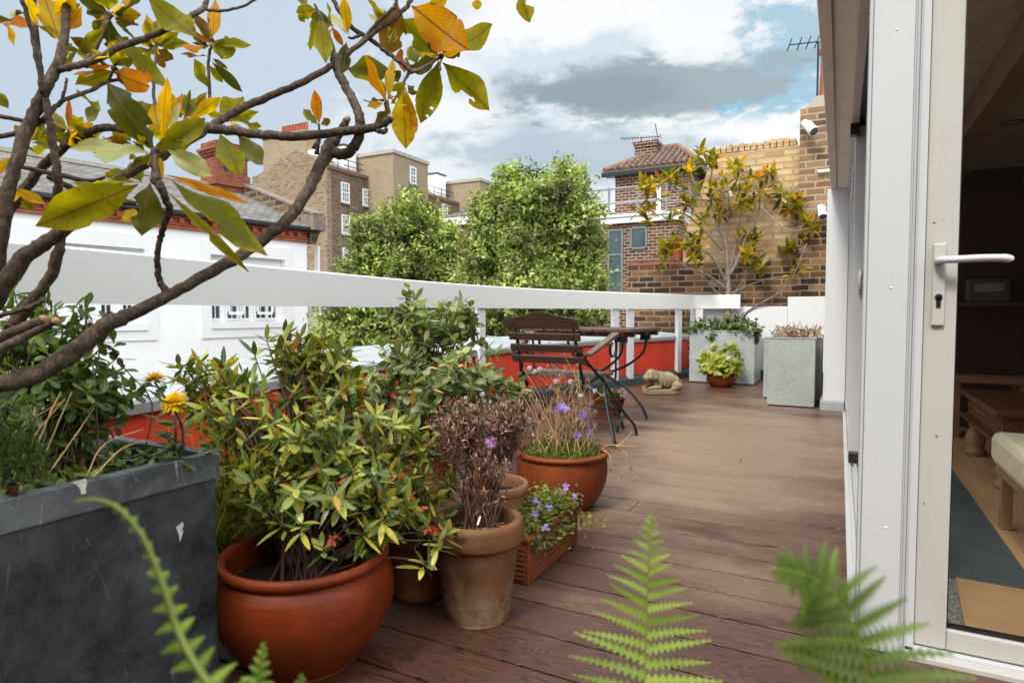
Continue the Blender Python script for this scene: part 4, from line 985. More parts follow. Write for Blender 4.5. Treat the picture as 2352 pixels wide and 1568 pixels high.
def roof_rails(y0, y1):
    b = MB()
    for zz_ in (.55, 1.1): b.tube([(TX-.3, y0, ze+zz_), (TX-.3, y1, ze+zz_)], .045, 5)
    y = y0
    while y <= y1: b.tube([(TX-.3, y, ze), (TX-.3, y, ze+1.15)], .045, 5); y += 1.45
    b.build('roof_railing', M['gutter'], tn)
roof_rails(TY+.4, TY+5.6); roof_rails(TY+12.5, TY+22.5)
def dormer(y0, y1, x0, x1, zt_):
    b = MB(); b.box(x0, x1, y0, y1, ze-.3, zt_); o = b.build('dormer', M['render'], tn)
    b = MB(); b.box(x0-.1, x1+.1, y0-.1, y1+.1, zt_+.001, zt_+.15); b.build('lead_cap', M['gutter'], o)
p = AY(1240*.26+517.4, 352, TY+5.2)
dormer(TY+3.8, TY+5.6, TX-4.2, TX-1.3, AX(830, 353, TX-2)[2]); dormer(TY+20.3, TY+22.2, TX-4.2, TX-1.3, AX(1025, 411, TX-2)[2])
def tower(y, ul, v_top, label, wnd=None):
    c = AY(ul, v_top, y); x1 = c[0]; zt_ = c[2]-.35
    t = thing('stair_tower', label, 'tower', (x1-1.5, y+3, -6.5), 'stair towers of the tenement')
    b = MB(); b.box(TX-3., x1, y, y+6, -6.5, zt_); b.build('wall', M['stucco'], t)
    b = MB(); b.box(TX-3.15, x1+.15, y-.15, y+6.15, zt_+.001, zt_+.36); b.build('roof_slab', M['coping'], t)
    b = MB(); b.box(TX-3.6, TX-.9, y-1.1, y-.002, ze-.4, zt_-2.0); b.build('duct', M['gutter'], t)
    b = MB()
    for k in range(5): b.box(TX+.35+k*.55, TX+.6+k*.55, y-.02, y+.0, zt_-6.6, zt_-6.25)
    b.build('vent_brick', M['redterra'], t)
    if wnd:
        u0, v0 = Z6(1627, 383); u1, v1 = Z6(1680, 552); p0 = AX(u0, v0, x1); p1 = AX(u1, v1, x1)
        sash(t, (x1, (p0[1]+p1[1])/2, (p0[2]+p1[2])/2), (0, 1, 0), (1, 0, 0), p1[1]-p0[1], p0[2]-p1[2], 2, 4, gl=M['skyglass'], deep=.14, bar=.05, fr=.14)
tower(TY+5.8, 902.5, 343, 'buff rendered stair tower with one sash window, nearer the gable', True)
tower(TY+23.1, 1102, 409, 'buff rendered stair tower without window, half hidden by the bigger tree')
# low brick house seen between the trees
lh = thing('low_brick_house', 'low red brick house with white roof edge glimpsed between the two trees', 'house', (-13, 24, -6.5))
p = AY(1040, 506, 24); q = AY(1130, 490, 24)
b = MB(); b.box(-19, -7.5, 24, 30, -6.5, p[2]-.25); b.build('wall', M['redbrick'], lh)
b = MB(); b.box(-19.2, -7.3, 23.8, 30.2, p[2]-.249, p[2]+.08); b.build('roof_edge', M['white'], lh)
b = MB(); b.prism([(-18, 25, p[2]+.081), (-13, 25, p[2]+1.2), (-8.4, 25, p[2]+.081)], (0, 4, 0)); b.build('roof', M['slate'], lh)
c = AY(1104, 565, 24); sash(lh, (c[0], 24, c[2]), (1, 0, 0), (0, -1, 0), .9, 1.3, 2, 2)
# red brick house with tiled hipped roof
bh = thing('brick_house', 'red brown brick house with hipped pantile roof and flat roofed lower wing', 'house', (-6, 20, -6.5))
HY = 20.; xl = AY(1413, 450, HY)[0]; xr = AY(1587, 450, HY)[0]; zeave = AY(1500, 397, HY)[2]
b = MB(); b.box(xl, xr, HY, HY+3.2, -6.5, zeave); b.build('upper_wall', M['redbrick'], bh)
zap = AY(1528, 337, HY+1.3)[2]; ov = .28; xa = AY(1530, 345, HY+1.4)[0]
b = MB(); A = [(xl-ov, HY-ov, zeave+.12), (xr+ov, HY-ov, zeave+.12), (xr+ov, HY+3.5, zeave+.12), (xl-ov, HY+3.5, zeave+.12)]; T = [(xa-.05, HY+1.6, zap), (xa+.35, HY+1.6, zap)]
b.poly([A[0], A[1], T[1], T[0]]); b.poly([A[1], A[2], T[1]]); b.poly([A[2], A[3], T[0], T[1]]); b.poly([A[3], A[0], T[0]]); b.poly(A)
rfh = b.build('roof', M['pantile'], bh)
b = MB(); nrow = 26
for (P0, P1, Q0, Q1, n) in ((A[0], A[1], T[0], T[1], 15), (A[1], A[2], T[1], T[1], 16)):
    P0, P1, Q0, Q1 = map(np.array, (P0, P1, Q0, Q1)); ap0 = (Q0+Q1)/2
    slope = unit(ap0-(P0+P1)/2)
    slope = slope-unit(P1-P0)*np.dot(slope, unit(P1-P0)); slope = unit(slope)
    H = np.dot(ap0-P0, slope)
    for k in range(n):
        f = (k+.5)/n; s_ = P0+(P1-P0)*f
        tx = np.dot(Q0-P0, unit(P1-P0)); tw = np.linalg.norm(P1-P0); txe = np.dot(Q1-P0, unit(P1-P0)); xx = f*tw
        h = H*(min(1, xx/max(tx, .01)) if xx < tx else (1 if xx <= txe else (tw-xx)/(tw-txe)))
        m_ = max(2, int(h/.26)); 
        pts = []; rr = []
        for j in range(m_):
            for jj in (0, .97): pts.append(s_+slope*(h*(j+jj)/m_)+np.array([0, 0, .03])); rr.append(.088 if jj == 0 else .062)
        b.tube(pts, rr, 7, True)
b.build('roll_tile', M['pantile'], rfh)
b = MB()
for q0, q1 in ((A[0], T[0]), (A[1], T[1]), (A[3], T[0]), (A[2], T[1]), (T[0], T[1])): b.tube([np.array(q0)+(0, 0, .05), np.array(q1)+(0, 0, .05)], .1, 8)
b.build('hip_tile', M['pantile2'], rfh)
b = MB(); b.box(xl-ov-.08, xr+ov+.08, HY-ov-.09, HY-ov-.0, zeave-.06, zeave+.1); b.box(xr+ov, xr+ov+.09, HY-ov+.001, HY+3.5, zeave-.06, zeave+.1); b.box(xl-ov, xr+ov-.002, HY-ov+.002, HY-.002, zeave-.04, zeave+.03); b.build('gutter', M['gutter'], bh, bevel=.02)
cA = AY(1465, 340, HY+1.2); cB = AY(1513, 340, HY+1.2); ztc = AY(1490, 330, HY+1.2)[2]
b = MB(); b.box(cA[0], cB[0], HY+.85, HY+1.6, zeave, ztc-.18)
for k in range(2): b.box(cA[0]-.04*(k+1)+.02, cB[0]+.04*(k+1)-.02, HY+.81-.03*k, HY+1.64+.03*k, ztc-.179+k*.09, ztc-.092+k*.09)
chm = b.build('chimney', M['redbrick'], bh)
def aerial(nm, parent, base, z1, a, c, n):
    b = MB(); b.tube([base, (base[0], base[1], z1)], .022, 6)
    a, c = np.array(a), np.array(c); b.tube([a, c], .014, 5); d = unit(c-a); px = unit(np.cross(d, (0, 0, 1)))
    for k in range(n):
        q = a+(c-a)*k/(n-1); L = .06+.02*k/n
        b.tube([q-px*L-np.array((0, 0, .05)), q+px*L+np.array((0, 0, .05))], .009, 4)
    q = c-d*.1; b.tube([q+px*.3+np.array((0, 0, .35)), q, q-px*.3-np.array((0, 0, .3))], .014, 4)
    return b.build(nm, M['gutter'], parent)
pa = AY(1427, 319, HY+1.2); pb = AY(1517, 314, HY+1.2); pm = AY(1473, 330, HY+1.2)
aerial('aerial', chm, (pm[0], HY+1.2, pm[2]-.1), AY(1473, 317, HY+1.2)[2], pa, pb, 15)
# lower wing
LY = 18.; x0 = -9.2; x1 = AY(1557, 495, LY)[0]; zlw = AY(1557, 505, LY)[2]
b = MB(); b.box(x0, x1, LY, LY+5, -6.5, zlw); b.build('lower_wall', M['redbrick'], bh)
b = MB(); b.box(x0-.1, x1+.12, LY-.12, LY+5.1, zlw+.001, zlw+.26); b.box(x0-.14, x1+.16, LY-.16, LY+5.12, zlw+.18, zlw+.262); b.build('white_coping', M['white'], bh)
def hwin(u0, u1, v0, v1, rows):
    a = AY(u0, v0, LY); c = AY(u1, v1, LY); b = MB(); fr = .055; z = [a[2]+(c[2]-a[2])*f for f in rows]
    b.box(a[0], a[0]+fr, LY-.05, LY-.002, c[2], a[2]); b.box(c[0]-fr, c[0], LY-.05, LY-.002, c[2], a[2])
    for zz_ in z: b.box(a[0]+fr, c[0]-fr, LY-.045, LY-.003, zz_-fr/2, zz_+fr/2)
    o = b.build('window', m_plain('grey_green_frame', (.16, .19, .17), .5), bh)
    b = MB(); b.box(a[0]+.02, c[0]-.02, LY-.02, LY-.0025, c[2], a[2]); b.build('pane', M['skyglass'], o)
hwin(1397, 1431, 530, 680, (0, .37, .62, 1)); hwin(1448, 1487, 524, 569, (0, 1))
b = MB(); zz0 = zlw+.26; 
rx = [AY(u, 470, LY+.4)[0] for u in (1330, 1399, 1465, 1530, 1553)]
for h in (.42, .86): b.tube([(rx[0]-2, LY+.4, zz0+h), (rx[3], LY+.4, zz0+h), (rx[4]+.2, LY+1.2, zz0+h*.8), (rx[4]+.25, LY+3., zz0+h*.8)], .032, 6)
for x in rx[:4]: b.tube([(x, LY+.4, zz0), (x, LY+.4, zz0+.9)], .032, 6)
b.tube([(rx[4]+.22, LY+1.2, zz0), (rx[4]+.22, LY+1.2, zz0+.75)], .032, 6); b.build('roof_railing', M['metal'], bh)
b = MB(); p = AY(1512, 470, HY); b.box(p[0]-.05, p[0]+.08, HY-.03, HY-.002, p[2]-.75, p[2]+.55); b.build('door_strip', M['white'], bh)
# far house behind the yellow wall, with aerial over the eaves
an = thing('tv_aerial', 'thin rooftop television aerial poking out beside the eaves', 'aerial', (-1.6, 14, 5))
p0 = AY(1812, 104, 12.); p1 = AY(1880, 96, 12.)
b = MB(); b.tube([p0, p1], .012, 5); d = unit(p1-p0); ux = np.array([.35, -.1, .9])
for f in (.02, .36, .66, .95):
    q = p0+(p1-p0)*f; b.tube([q-unit(ux)*.11, q+unit(ux)*.11], .009, 4)
b.tube([p1, (p1[0], p1[1], -1)], .02, 6); b.build('array', M['gutter'], an)
# ------------------------------------------------------------------ street trees
def street_tree(label, base, blobs, n, leafL, trunk_h, seed):
    t = thing('street_tree', label, 'tree', base, 'leafy trees behind the terrace')
    b = MB(); x, y, z = base
    b.tube(crom([(x, y, z), (x+.1, y, z+2), (x-.05, y+.1, z+trunk_h)], 5), np.linspace(.22, .13, 11), 10, wob=.05)
    for bl in blobs:
        c = np.array(bl[:3]); s0 = np.array([x, y, z+trunk_h*.8]); m_ = (s0+c)/2+np.array([0, 0, -.25])
        b.tube(crom([s0, m_, c], 5), np.linspace(.09, .02, 11), 6)
    b.build('trunk', M['bark'], t)
    sub = []
    for bl in blobs:
        for _ in range(9):
            d = rdir(1)[0]*(1, 1, .9)
            sub.append((bl[0]+d[0]*bl[3]*.62, bl[1]+d[1]*bl[4]*.62, bl[2]+d[2]*bl[5]*.62, bl[3]*R.uniform(.38, .62), bl[4]*R.uniform(.38, .62), bl[5]*R.uniform(.34, .58)))
    pts, A = blob_pts(sub, n//5, .5)
    A = unit(A+R.normal(0, .35, A.shape)+np.array([0, 0, .25]))
    # sprays: a short shoot with leaves along it, so that the outline is ragged
    k = 7; tt = np.tile(np.linspace(0, 1, k), (len(pts), 1)); Ls = R.uniform(.10, .30, (len(pts), 1))*(1+1.0*(R.random((len(pts), 1)) > .93))
    a, e1, e2 = frame(A)
    ph = R.uniform(0, 6.3, (len(pts), 1))+np.arange(k)[None]*2.4
    B = pts[:, None]+A[:, None]*(tt*Ls)[..., None]
    D = A[:, None]*.55+(e1[:, None]*np.cos(ph)[..., None]+e2[:, None]*np.sin(ph)[..., None])*.9+np.array([0, 0, -.08])
    N = np.array([0, -.2, .9])+R.normal(0, .45, B.shape)+.5*A[:, None]
    keep = R.random(B.shape[:2]) < .92
    B, D, N = B[keep], D[keep], N[keep]
    leaves('crown', 'small', B, D, N, R.uniform(.7, 1.2, len(B))*leafL, R.uniform(.4, .6, len(B))*leafL, M['treeleaf'], t, curl=.25)
def tb_(u, v, d, ru, rv, w=None):
    c = P(u, v, d); rx = ru/F*d; rz = rv/F*d
    return (c[0], c[1], c[2], rx, rx, rz)
street_tree('smaller rounded light green tree between the tenement and the bigger tree', (*P(905, 718, 15)[:2], -6.5),
    [tb_(960, 480, 15, 55, 58), tb_(930, 520, 15, 70, 60), tb_(870, 560, 14.8, 60, 62), tb_(990, 560, 15, 70, 60), tb_(850, 640, 14.8, 62, 66), tb_(930, 630, 14.5, 85, 80), tb_(1010, 650, 15, 60, 70), tb_(800, 720, 14.8, 64, 62), tb_(890, 740, 14.5, 90, 70), tb_(1000, 760, 14.6, 80, 70), tb_(820, 800, 14.8, 80, 60)], 27000, .12, 5.5, 1)
street_tree('bigger full crowned green tree with ragged top in front of the brick house', (*P(1240, 718, 13.5)[:2], -6.5),
    [tb_(1285, 445, 13.6, 60, 52), tb_(1180, 430, 13.6, 52, 50), tb_(1190, 480, 13.4, 80, 62), tb_(1130, 490, 13.6, 48, 50), tb_(1330, 500, 13.5, 52, 55), tb_(1260, 500, 13.2, 90, 75), tb_(1100, 570, 13.6, 50, 60), tb_(1190, 590, 13.2, 95, 80), tb_(1320, 580, 13.4, 66, 66), tb_(1345, 640, 13.4, 52, 50), tb_(1090, 640, 13.5, 55, 60), tb_(1230, 670, 13.1, 120, 80), tb_(1130, 720, 13.4, 75, 60), tb_(1330, 720, 13.3, 60, 55), tb_(1240, 770, 13.2, 120, 60), tb_(1288, 400, 13.6, 20, 30), tb_(1330, 415, 13.6, 14, 34), tb_(1165, 408, 13.6, 24, 24)], 42000, .112, 5.5, 2)
street_tree('low pale bush shaped tree seen under the rail beside the white building', (*P(745, 718, 17)[:2], -6.5),
    [tb_(760, 765, 17, 42, 40), tb_(735, 800, 17, 40, 45), tb_(780, 810, 17, 50, 40)], 4000, .11, 4.5, 3)
# ------------------------------------------------------------------ pots
def gxy(u, v): p = G(u, v); return p[0], p[1]
def pot(name, label, x, y, prof, soil_z, soil_r, mat, cat='plant pot', n=64, soilmat=None, group=None, sx=1.):
    """profile: outside from the foot up over the rim and down inside"""
    t = thing(name, label, cat, (x, y, 0), group)
    t['soil'] = 0; del t['soil']
    b = MB(); b.lathe(crom(prof, 4), (0, 0, .001), n); o = b.build('body', mat, t, smooth=True, local=True)
    b = MB(); b.lathe([(0, soil_z), (soil_r*.5, soil_z+.008), (soil_r, soil_z-.004)], (0, 0, 0), 32); b.build('soil', soilmat or M['soil'], t, local=True)
    return t
# big bowl in front
bxp = np.array(gxy(705, 1530)); q = bxp/np.linalg.norm(bxp)
BOWL = bxp+q*.06
pot('bowl_pot', 'big round glazed orange bowl pot with a rolled rim, beside the dark zinc planter', BOWL[0], BOWL[1],
    [(0, 0), (.125, 0), (.135, .004), (.165, .04), (.205, .095), (.226, .15), (.228, .19), (.222, .222), (.212, .240), (.204, .250), (.206, .256), (.214, .262), (.216, .272), (.210, .281), (.199, .282), (.192, .272), (.192, .25), (.196, .2), (.18, .17)], .205, .194, M['bowl'])
tp = np.array(gxy(1097, 1442)); TALL = tp+tp/np.linalg.norm(tp)*.085
pot('tall_pot', 'tall tapered weathered terracotta pot with pale lime stain, right of the big bowl', TALL[0], TALL[1],
    [(0, 0), (.088, 0), (.094, .006), (.100, .04), (.108, .1), (.117, .17), (.123, .215), (.125, .222), (.135, .230), (.139, .24), (.140, .265), (.137, .288), (.128, .296), (.116, .296), (.110, .285), (.109, .25), (.107, .23)], .246, .11, M['oldclay'], soilmat=None)
mp_ = P(1135, 1118, 2.32); MID = mp_[:2]
pot('middle_pot', 'half hidden terracotta pot with thin rim between the tall pot and the round pot', MID[0], MID[1],
    [(0, 0), (.085, 0), (.09, .004), (.105, .14), (.115, .235), (.124, .245), (.128, .262), (.124, .275), (.114, .275), (.110, .262), (.108, .22)], .235, .109, M['rimclay'])
rp = np.array(gxy(1290, 1178)); ROUND = rp+rp/np.linalg.norm(rp)*.135
pot('round_pot', 'wide round terracotta pot with flat rim standing behind the trough', ROUND[0], ROUND[1],
    [(0, 0), (.13, 0), (.145, .006), (.178, .05), (.204, .11), (.213, .17), (.210, .218), (.206, .232), (.214, .237), (.222, .243), (.223, .252), (.216, .258), (.196, .259), (.190, .25), (.19, .22)], .238, .192, M['roundclay'])
b2 = P(800, 1140, 2.35)[:2]
pot('back_pot', 'terracotta pot hidden behind the big bowl with only its rim showing', b2[0], b2[1],
    [(0, 0), (.10, 0), (.12, .06), (.15, .2), (.162, .235), (.166, .25), (.158, .26), (.148, .258), (.145, .22)], .222, .146, M['potclay'])
b3 = P(962, 1240, 2.02)[:2]
pot('shaded_pot', 'dark shaded clay pot standing between the big bowl and the tall pot', b3[0], b3[1],
    [(0, 0), (.085, 0), (.095, .05), (.108, .16), (.118, .185), (.121, .2), (.114, .208), (.106, .2), (.104, .16)], .17, .105, M['potclay'])
sp_ = np.array(gxy(1398, 957)); SMALL = sp_+sp_/np.linalg.norm(sp_)*.09
pot('saucer_pot', 'wide low terracotta pot on the deck beyond the chair legs', SMALL[0], SMALL[1],
    [(0, 0), (.09, 0), (.10, .004), (.12, .07), (.136, .135), (.144, .145), (.145, .158), (.138, .163), (.128, .16), (.126, .13)], .145, .127, M['potclay'])
lp_ = np.array(gxy(1656, 890)); LIME = lp_+lp_/np.linalg.norm(lp_)*.10
pot('lime_pot', 'small glossy round orange pot in front of the large galvanised planter', LIME[0], LIME[1],
    [(0, 0), (.10, 0), (.115, .006), (.155, .05), (.172, .095), (.166, .13), (.150, .15), (.150, .158), (.156, .162), (.15, .168), (.14, .165), (.138, .14)], .15, .139, M['limepot'])
wz = 1.62+.03
wp = AY(1556, 560, YW+.12); 
t = pot('wall_pot', 'orange terracotta pot standing on the low end of the brick wall', wp[0], YW+.14,
    [(0, 0), (.09, 0), (.097, .006), (.112, .12), (.122, .22), (.136, .225), (.137, .27), (.14, .275), (.14, .315), (.132, .318), (.125, .31), (.12, .25)], .27, .121, M['redterra'])
t.location.z = zlow+.001
# rectangular trough of basket weave clay
tr = thing('clay_trough', 'long low terracotta trough with ribbed sides at the front of the pots', 'trough', (-.99, 2.06, 0))
c0 = G(1213, 1345); TX1 = c0[0]; TYa = c0[1]; TYb = TYa+.44; TX0 = TX1-.17; TH = .142
def taper(b, x0, x1, y0, y1, z0, z1, d):
    b.hexa([(x0+d, y0+d, z0), (x1-d, y0+d, z0), (x1-d, y1-d, z0), (x0+d, y1-d, z0)], [(x0, y0, z1), (x1, y0, z1), (x1, y1, z1), (x0, y1, z1)])
b = MB(); w_ = .016
for (xa_, xb_, ya_, yb_) in ((TX0, TX1, TYa, TYa+w_), (TX0, TX1, TYb-w_, TYb), (TX0, TX0+w_, TYa+w_, TYb-w_), (TX1-w_, TX1, TYa+w_, TYb-w_)): b.box(xa_, xb_, ya_, yb_, .002, TH)
for k in range(7):
    z = .012+k*.017
    b.box(TX1, TX1+.004, TYa+.012, TYb-.012, z, z+.010); b.box(TX0+.012, TX1-.012, TYa-.004, TYa, z, z+.010)
b.box(TX0+w_, TX1-w_, TYa+w_, TYb-w_, .002, .02)
tb1 = b.build('body', M['trough'], tr, bevel=.003)
b = MB(); e = .006
for (xa_, xb_, ya_, yb_) in ((TX0-e, TX1+e, TYa-e, TYa+w_), (TX0-e, TX1+e, TYb-w_, TYb+e), (TX0-e, TX0+w_, TYa+w_, TYb-w_), (TX1-w_, TX1+e, TYa+w_, TYb-w_)): b.box(xa_, xb_, ya_, yb_, TH+.0005, TH+.014)
b.build('rim', M['trough'], tr, bevel=.004)
b = MB(); b.box(TX0+w_, TX1-w_, TYa+w_, TYb-w_, .1, .128); b.build('soil', M['soil'], tr)
# blue grey tub rim behind the bowl
b4 = P(575, 1260, 1.98)[:2]
pot('zinc_tub', 'low blue grey metal tub tucked behind the big bowl pot', b4[0], b4[1], [(0, 0), (.13, 0), (.135, .01), (.15, .19), (.158, .198), (.15, .206), (.142, .2), (.14, .16)], .15, .141, M['zincdark'])
# dark zinc planter at the near left
PXr = -1.285; PYe = .955; PZ = G(490, 1035, .0) is None or .585
zp_ = thing('zinc_planter', 'large dark weathered zinc planter box filling the near left corner', 'planter', (PXr-.3, .3, 0))
pc_ = AX(494, 1037, PXr); PYe = pc_[1]; PZ = pc_[2]
b = MB(); x0 = PXr-.62; y0 = -.55; w_ = .02
for (xa_, xb_, ya_, yb_) in ((PXr-w_, PXr, y0, PYe), (x0, x0+w_, y0, PYe), (x0+w_, PXr-w_, y0, y0+w_), (x0+w_, PXr-w_, PYe-w_, PYe)): b.box(xa_, xb_, ya_, yb_, .01, PZ-.062)
b.build('body', M['zincdark'], zp_, bevel=.003)
b = MB(); e = .007
for (xa_, xb_, ya_, yb_) in ((PXr-w_, PXr+e, y0-e, PYe+e), (x0-e, x0+w_, y0-e, PYe+e), (x0+w_, PXr-w_, y0-e, y0+w_), (x0+w_, PXr-w_, PYe-w_, PYe+e)): b.box(xa_, xb_, ya_, yb_, PZ-.0615, PZ)
rm = b.build('rim_band', M['zincrim'], zp_, bevel=.003)
b = MB()
p = AX(430, 1075, PXr+e); 
for y in (p[1], p[1]-.55): b.lathe([(.0, .003), (.004, .0035), (.006, .002), (.0065, .0), (0, 0)], (0, 0, 0), 12); n_ = len(b.v); 
b.v = []; b.f = []; b.m = []
for y in (p[1], p[1]-.5): b.ball((PXr+e, y, p[2]), .0065, 12, 8, (.45, 1, 1))
b.build('screw', M['metal'], rm, smooth=True)
b = MB(); b.box(x0+w_, PXr-w_, y0+w_, PYe-w_, .2, PZ-.05); b.build('soil', M['soil'], zp_)
# bird dropping splash on the planter face
p = AX(413, 1215, PXr)
b = MB()
pts = [(0, .020), (.011, .024), (.015, .010), (.008, .003), (.012, -.012), (.004, -.030), (-.001, -.044), (-.004, -.028), (-.008, -.010), (-.013, .004), (-.016, .016), (-.008, .015)]
b.prism([(PXr+.0004, p[1]+a*.62, p[2]+c*.62) for a, c in pts], (.0008, 0, 0))
b.build('white_splash', m_plain('bird_splash', (.55, .55, .48), .9, 0, .35, 90), zp_)
b = MB(); b.prism([(*AX(u, v, PXr+e)[:2], AX(u, v, PXr+e)[2]) for u, v in ((166, 1107), (196, 1098), (200, 1108), (196, 1122), (198, 1132), (186, 1135), (184, 1124), (176, 1114))], (.0008, 0, 0))
b.build('white_splash', bpy.data.materials['bird_splash'], zp_)
# large galvanised planter at the back
BPx0, BPx1 = G(1581, 878)[0], G(1733, 884)[0]; BPy = (G(1581, 878)[1]+G(1733, 884)[1])/2; BPz = AY(1640, 761, BPy)[2]
def metal_box(name, label, x0, x1, y0, y1, z1, mat, soil=True, foot=.0):
    t = thing(name, label, 'planter', ((x0+x1)/2, (y0+y1)/2, 0)); b = MB(); w_ = .018
    for (xa_, xb_, ya_, yb_) in ((x0, x1, y0, y0+w_), (x0, x1, y1-w_, y1), (x0, x0+w_, y0+w_, y1-w_), (x1-w_, x1, y0+w_, y1-w_)): b.box(xa_, xb_, ya_, yb_, .012+foot, z1)
    b.build('body', mat, t, bevel=.004)
    b = MB(); e = .006
    for (xa_, xb_, ya_, yb_) in ((x0-e, x1+e, y0-e, y0+w_), (x0-e, x1+e, y1-w_, y1+e), (x0-e, x0+w_, y0+w_, y1-w_), (x1-w_, x1+e, y0+w_, y1-w_)): b.box(xa_, xb_, ya_, yb_, z1+.0005, z1+.012)
    b.build('rim', mat, t, bevel=.003)
    b = MB(); b.box(x0+.02, x1-.02, y0+.02, y1-.02, .0, .0115+foot); b.build('base', M['black'], t)
    b = MB(); b.box(x0+w_, x1-w_, y0+w_, y1-w_, z1-.2, z1-.04); b.build('soil', M['soil'], t)
    return t
metal_box('galvanised_planter', 'large square galvanised planter with a small magnolia tree at the far end', BPx0, BPx1, BPy, BPy+.72, BPz, M['galv'])
gA, gB = G(1761, 931), G(1870, 937)
GY = gA[1]-.0; GZ = AY(1815, 778, GY)[2]
metal_box('panel_planter', 'tall pale grey panelled planter box nearest the white pier', gA[0], gB[0], GY, GY+.44, GZ, M['galv2'])
gx0 = AY(1756, 800, GY+.62)[0]; gx1 = AY(1889, 800, GY+.62)[0]
metal_box('rear_planter', 'second grey planter box hidden behind the pale panelled one', gx0, gx1, GY+.55, GY+1.0, GZ-.02, M['galv'])

# ------------------------------------------------------------------ folding chair
CHX, CHY = -1.80, 4.08
chair = thing('garden_chair', 'folding garden chair with dark slatted back and green iron frame at the table', 'chair', (CHX, CHY, 0), None, math.radians(-3))
b = MB()       # shaped top slat
def bk(z): return -.02-.17*(z-.44)/.45       # back leans away from the seat
prof = []
for t_ in np.linspace(-1, 1, 25): prof.append((t_*.275, .87+.040*math.exp(-(t_/.42)**2)-.020*abs(t_)**6))
pts = [(x, bk(z)-.012, z) for x, z in prof]+[(.275, bk(.79)-.012, .79), (-.275, bk(.79)-.012, .79)]
b.prism(pts, (0, -.020, 0)); b.build('top_slat', M['slatwood'], chair, bevel=.003, local=True)
for zc2, hw in ((.735, .275), (.655, .278), (.575, .282)):
    b = MB(); b.bar((-hw, bk(zc2)-.02, zc2), (hw, bk(zc2)-.02, zc2), .02, .052, (0, -.35, 1)); b.build('back_slat', M['slatwood'], chair, bevel=.003, local=True)
for s in (-1, 1):
    b = MB()
    b.tube([(s*.225, bk(.87), .87), (s*.228, bk(.65), .65), (s*.232, bk(.44)+.005, .44), (s*.235, .05, .36)], [.0155]*4, 8, flat=.65); b.build('back_post', M['iron'], chair, smooth=True, local=True)
    b = MB()
    for z in (.83, .735, .655, .575): b.ball((s*.225, bk(z)-.033, z), .008, 8, 6)
    b.build('bolt', M['iron'], chair, smooth=True, local=True)
    # legs splay from a pivot on the seat side
    b = MB(); b.tube(crom([(s*.30, .14, .47), (s*.33, .12, .42), (s*.39, .055, .24), (s*.44, .005, .11), (s*.475, -.03, .03), (s*.48, -.035, .005)], 5), .0155, 8, flat=.65); b.build('leg', M['iron'], chair, smooth=True, local=True)
    b = MB(); b.tube(crom([(s*.30, .09, .47), (s*.335, .12, .42), (s*.39, .235, .26), (s*.435, .325, .15), (s*.46, .385, .09), (s*.47, .41, .04), (s*.472, .415, .005)], 5), .0155, 8, flat=.65)
    b.build('leg', M['iron'], chair, smooth=True, local=True)
    b = MB(); b.tube(crom([(s*.44, .335, .138), (s*.425, .29, .155), (s*.415, .245, .14), (s*.408, .215, .10), (s*.405, .205, .05)], 5), .011, 7, flat=.65); b.build('leg_scroll', M['iron'], chair, smooth=True, local=True)
    b = MB(); b.tube(crom([(s*.228, bk(.66), .66), (s*.27, .0, .55), (s*.32, .10, .44)], 5), .013, 8, flat=.65); b.build('side_strut', M['iron'], chair, smooth=True, local=True)
    # sloping arm with scroll below its front end
    b = MB(); b.hexa([(s*.285, -.08, .605), (s*.335, -.08, .605), (s*.375, .32, .735), (s*.318, .32, .735)], [(s*.285, -.085, .63), (s*.335, -.085, .63), (s*.375, .315, .76), (s*.318, .315, .76)]); b.build('armrest', M['slatgrey'], chair, bevel=.006, local=True)
    b = MB(); sc = [(s*.345, .305, .73)]
    for k in range(17):
        a_ = PI/2-k*.40; r_ = .088-.0034*k; sc.append((s*.345, .255+r_*math.cos(a_), .645+r_*math.sin(a_)))
    b.tube(sc, .0105, 7, flat=.65); b.build('arm_scroll', M['iron'], chair, smooth=True, local=True)
    b = MB(); b.tube(crom([(s*.345, .34, .66), (s*.345, .325, .58), (s*.34, .335, .50), (s*.335, .345, .43), (s*.33, .33, .40)], 4), .011, 7, flat=.65); b.build('arm_support', M['iron'], chair, smooth=True, local=True)
    b = MB(); b.tube([(s*.226, bk(.6)-.0, .60), (s*.285, -.085, .60), (s*.30, -.10, .615)], .011, 7)
    b.build('arm_bracket', M['iron'], chair, smooth=True, local=True)
for x_, y_, z_ in ((.39, .055, .24), (.41, .27, .21), (.30, .355, .445)):
    b = MB(); b.tube([(-x_, y_, z_), (x_, y_, z_)], .008, 7); b.build('cross_rod', M['iron'], chair, smooth=True, local=True)
for k in range(6):
    y = .0+k*.068; b = MB(); b.box(-.30, .30, y, y+.048, .452-.004*abs(k-2.5), .472-.004*abs(k-2.5)); b.build('seat_slat', M['slatgrey'], chair, bevel=.003, local=True)
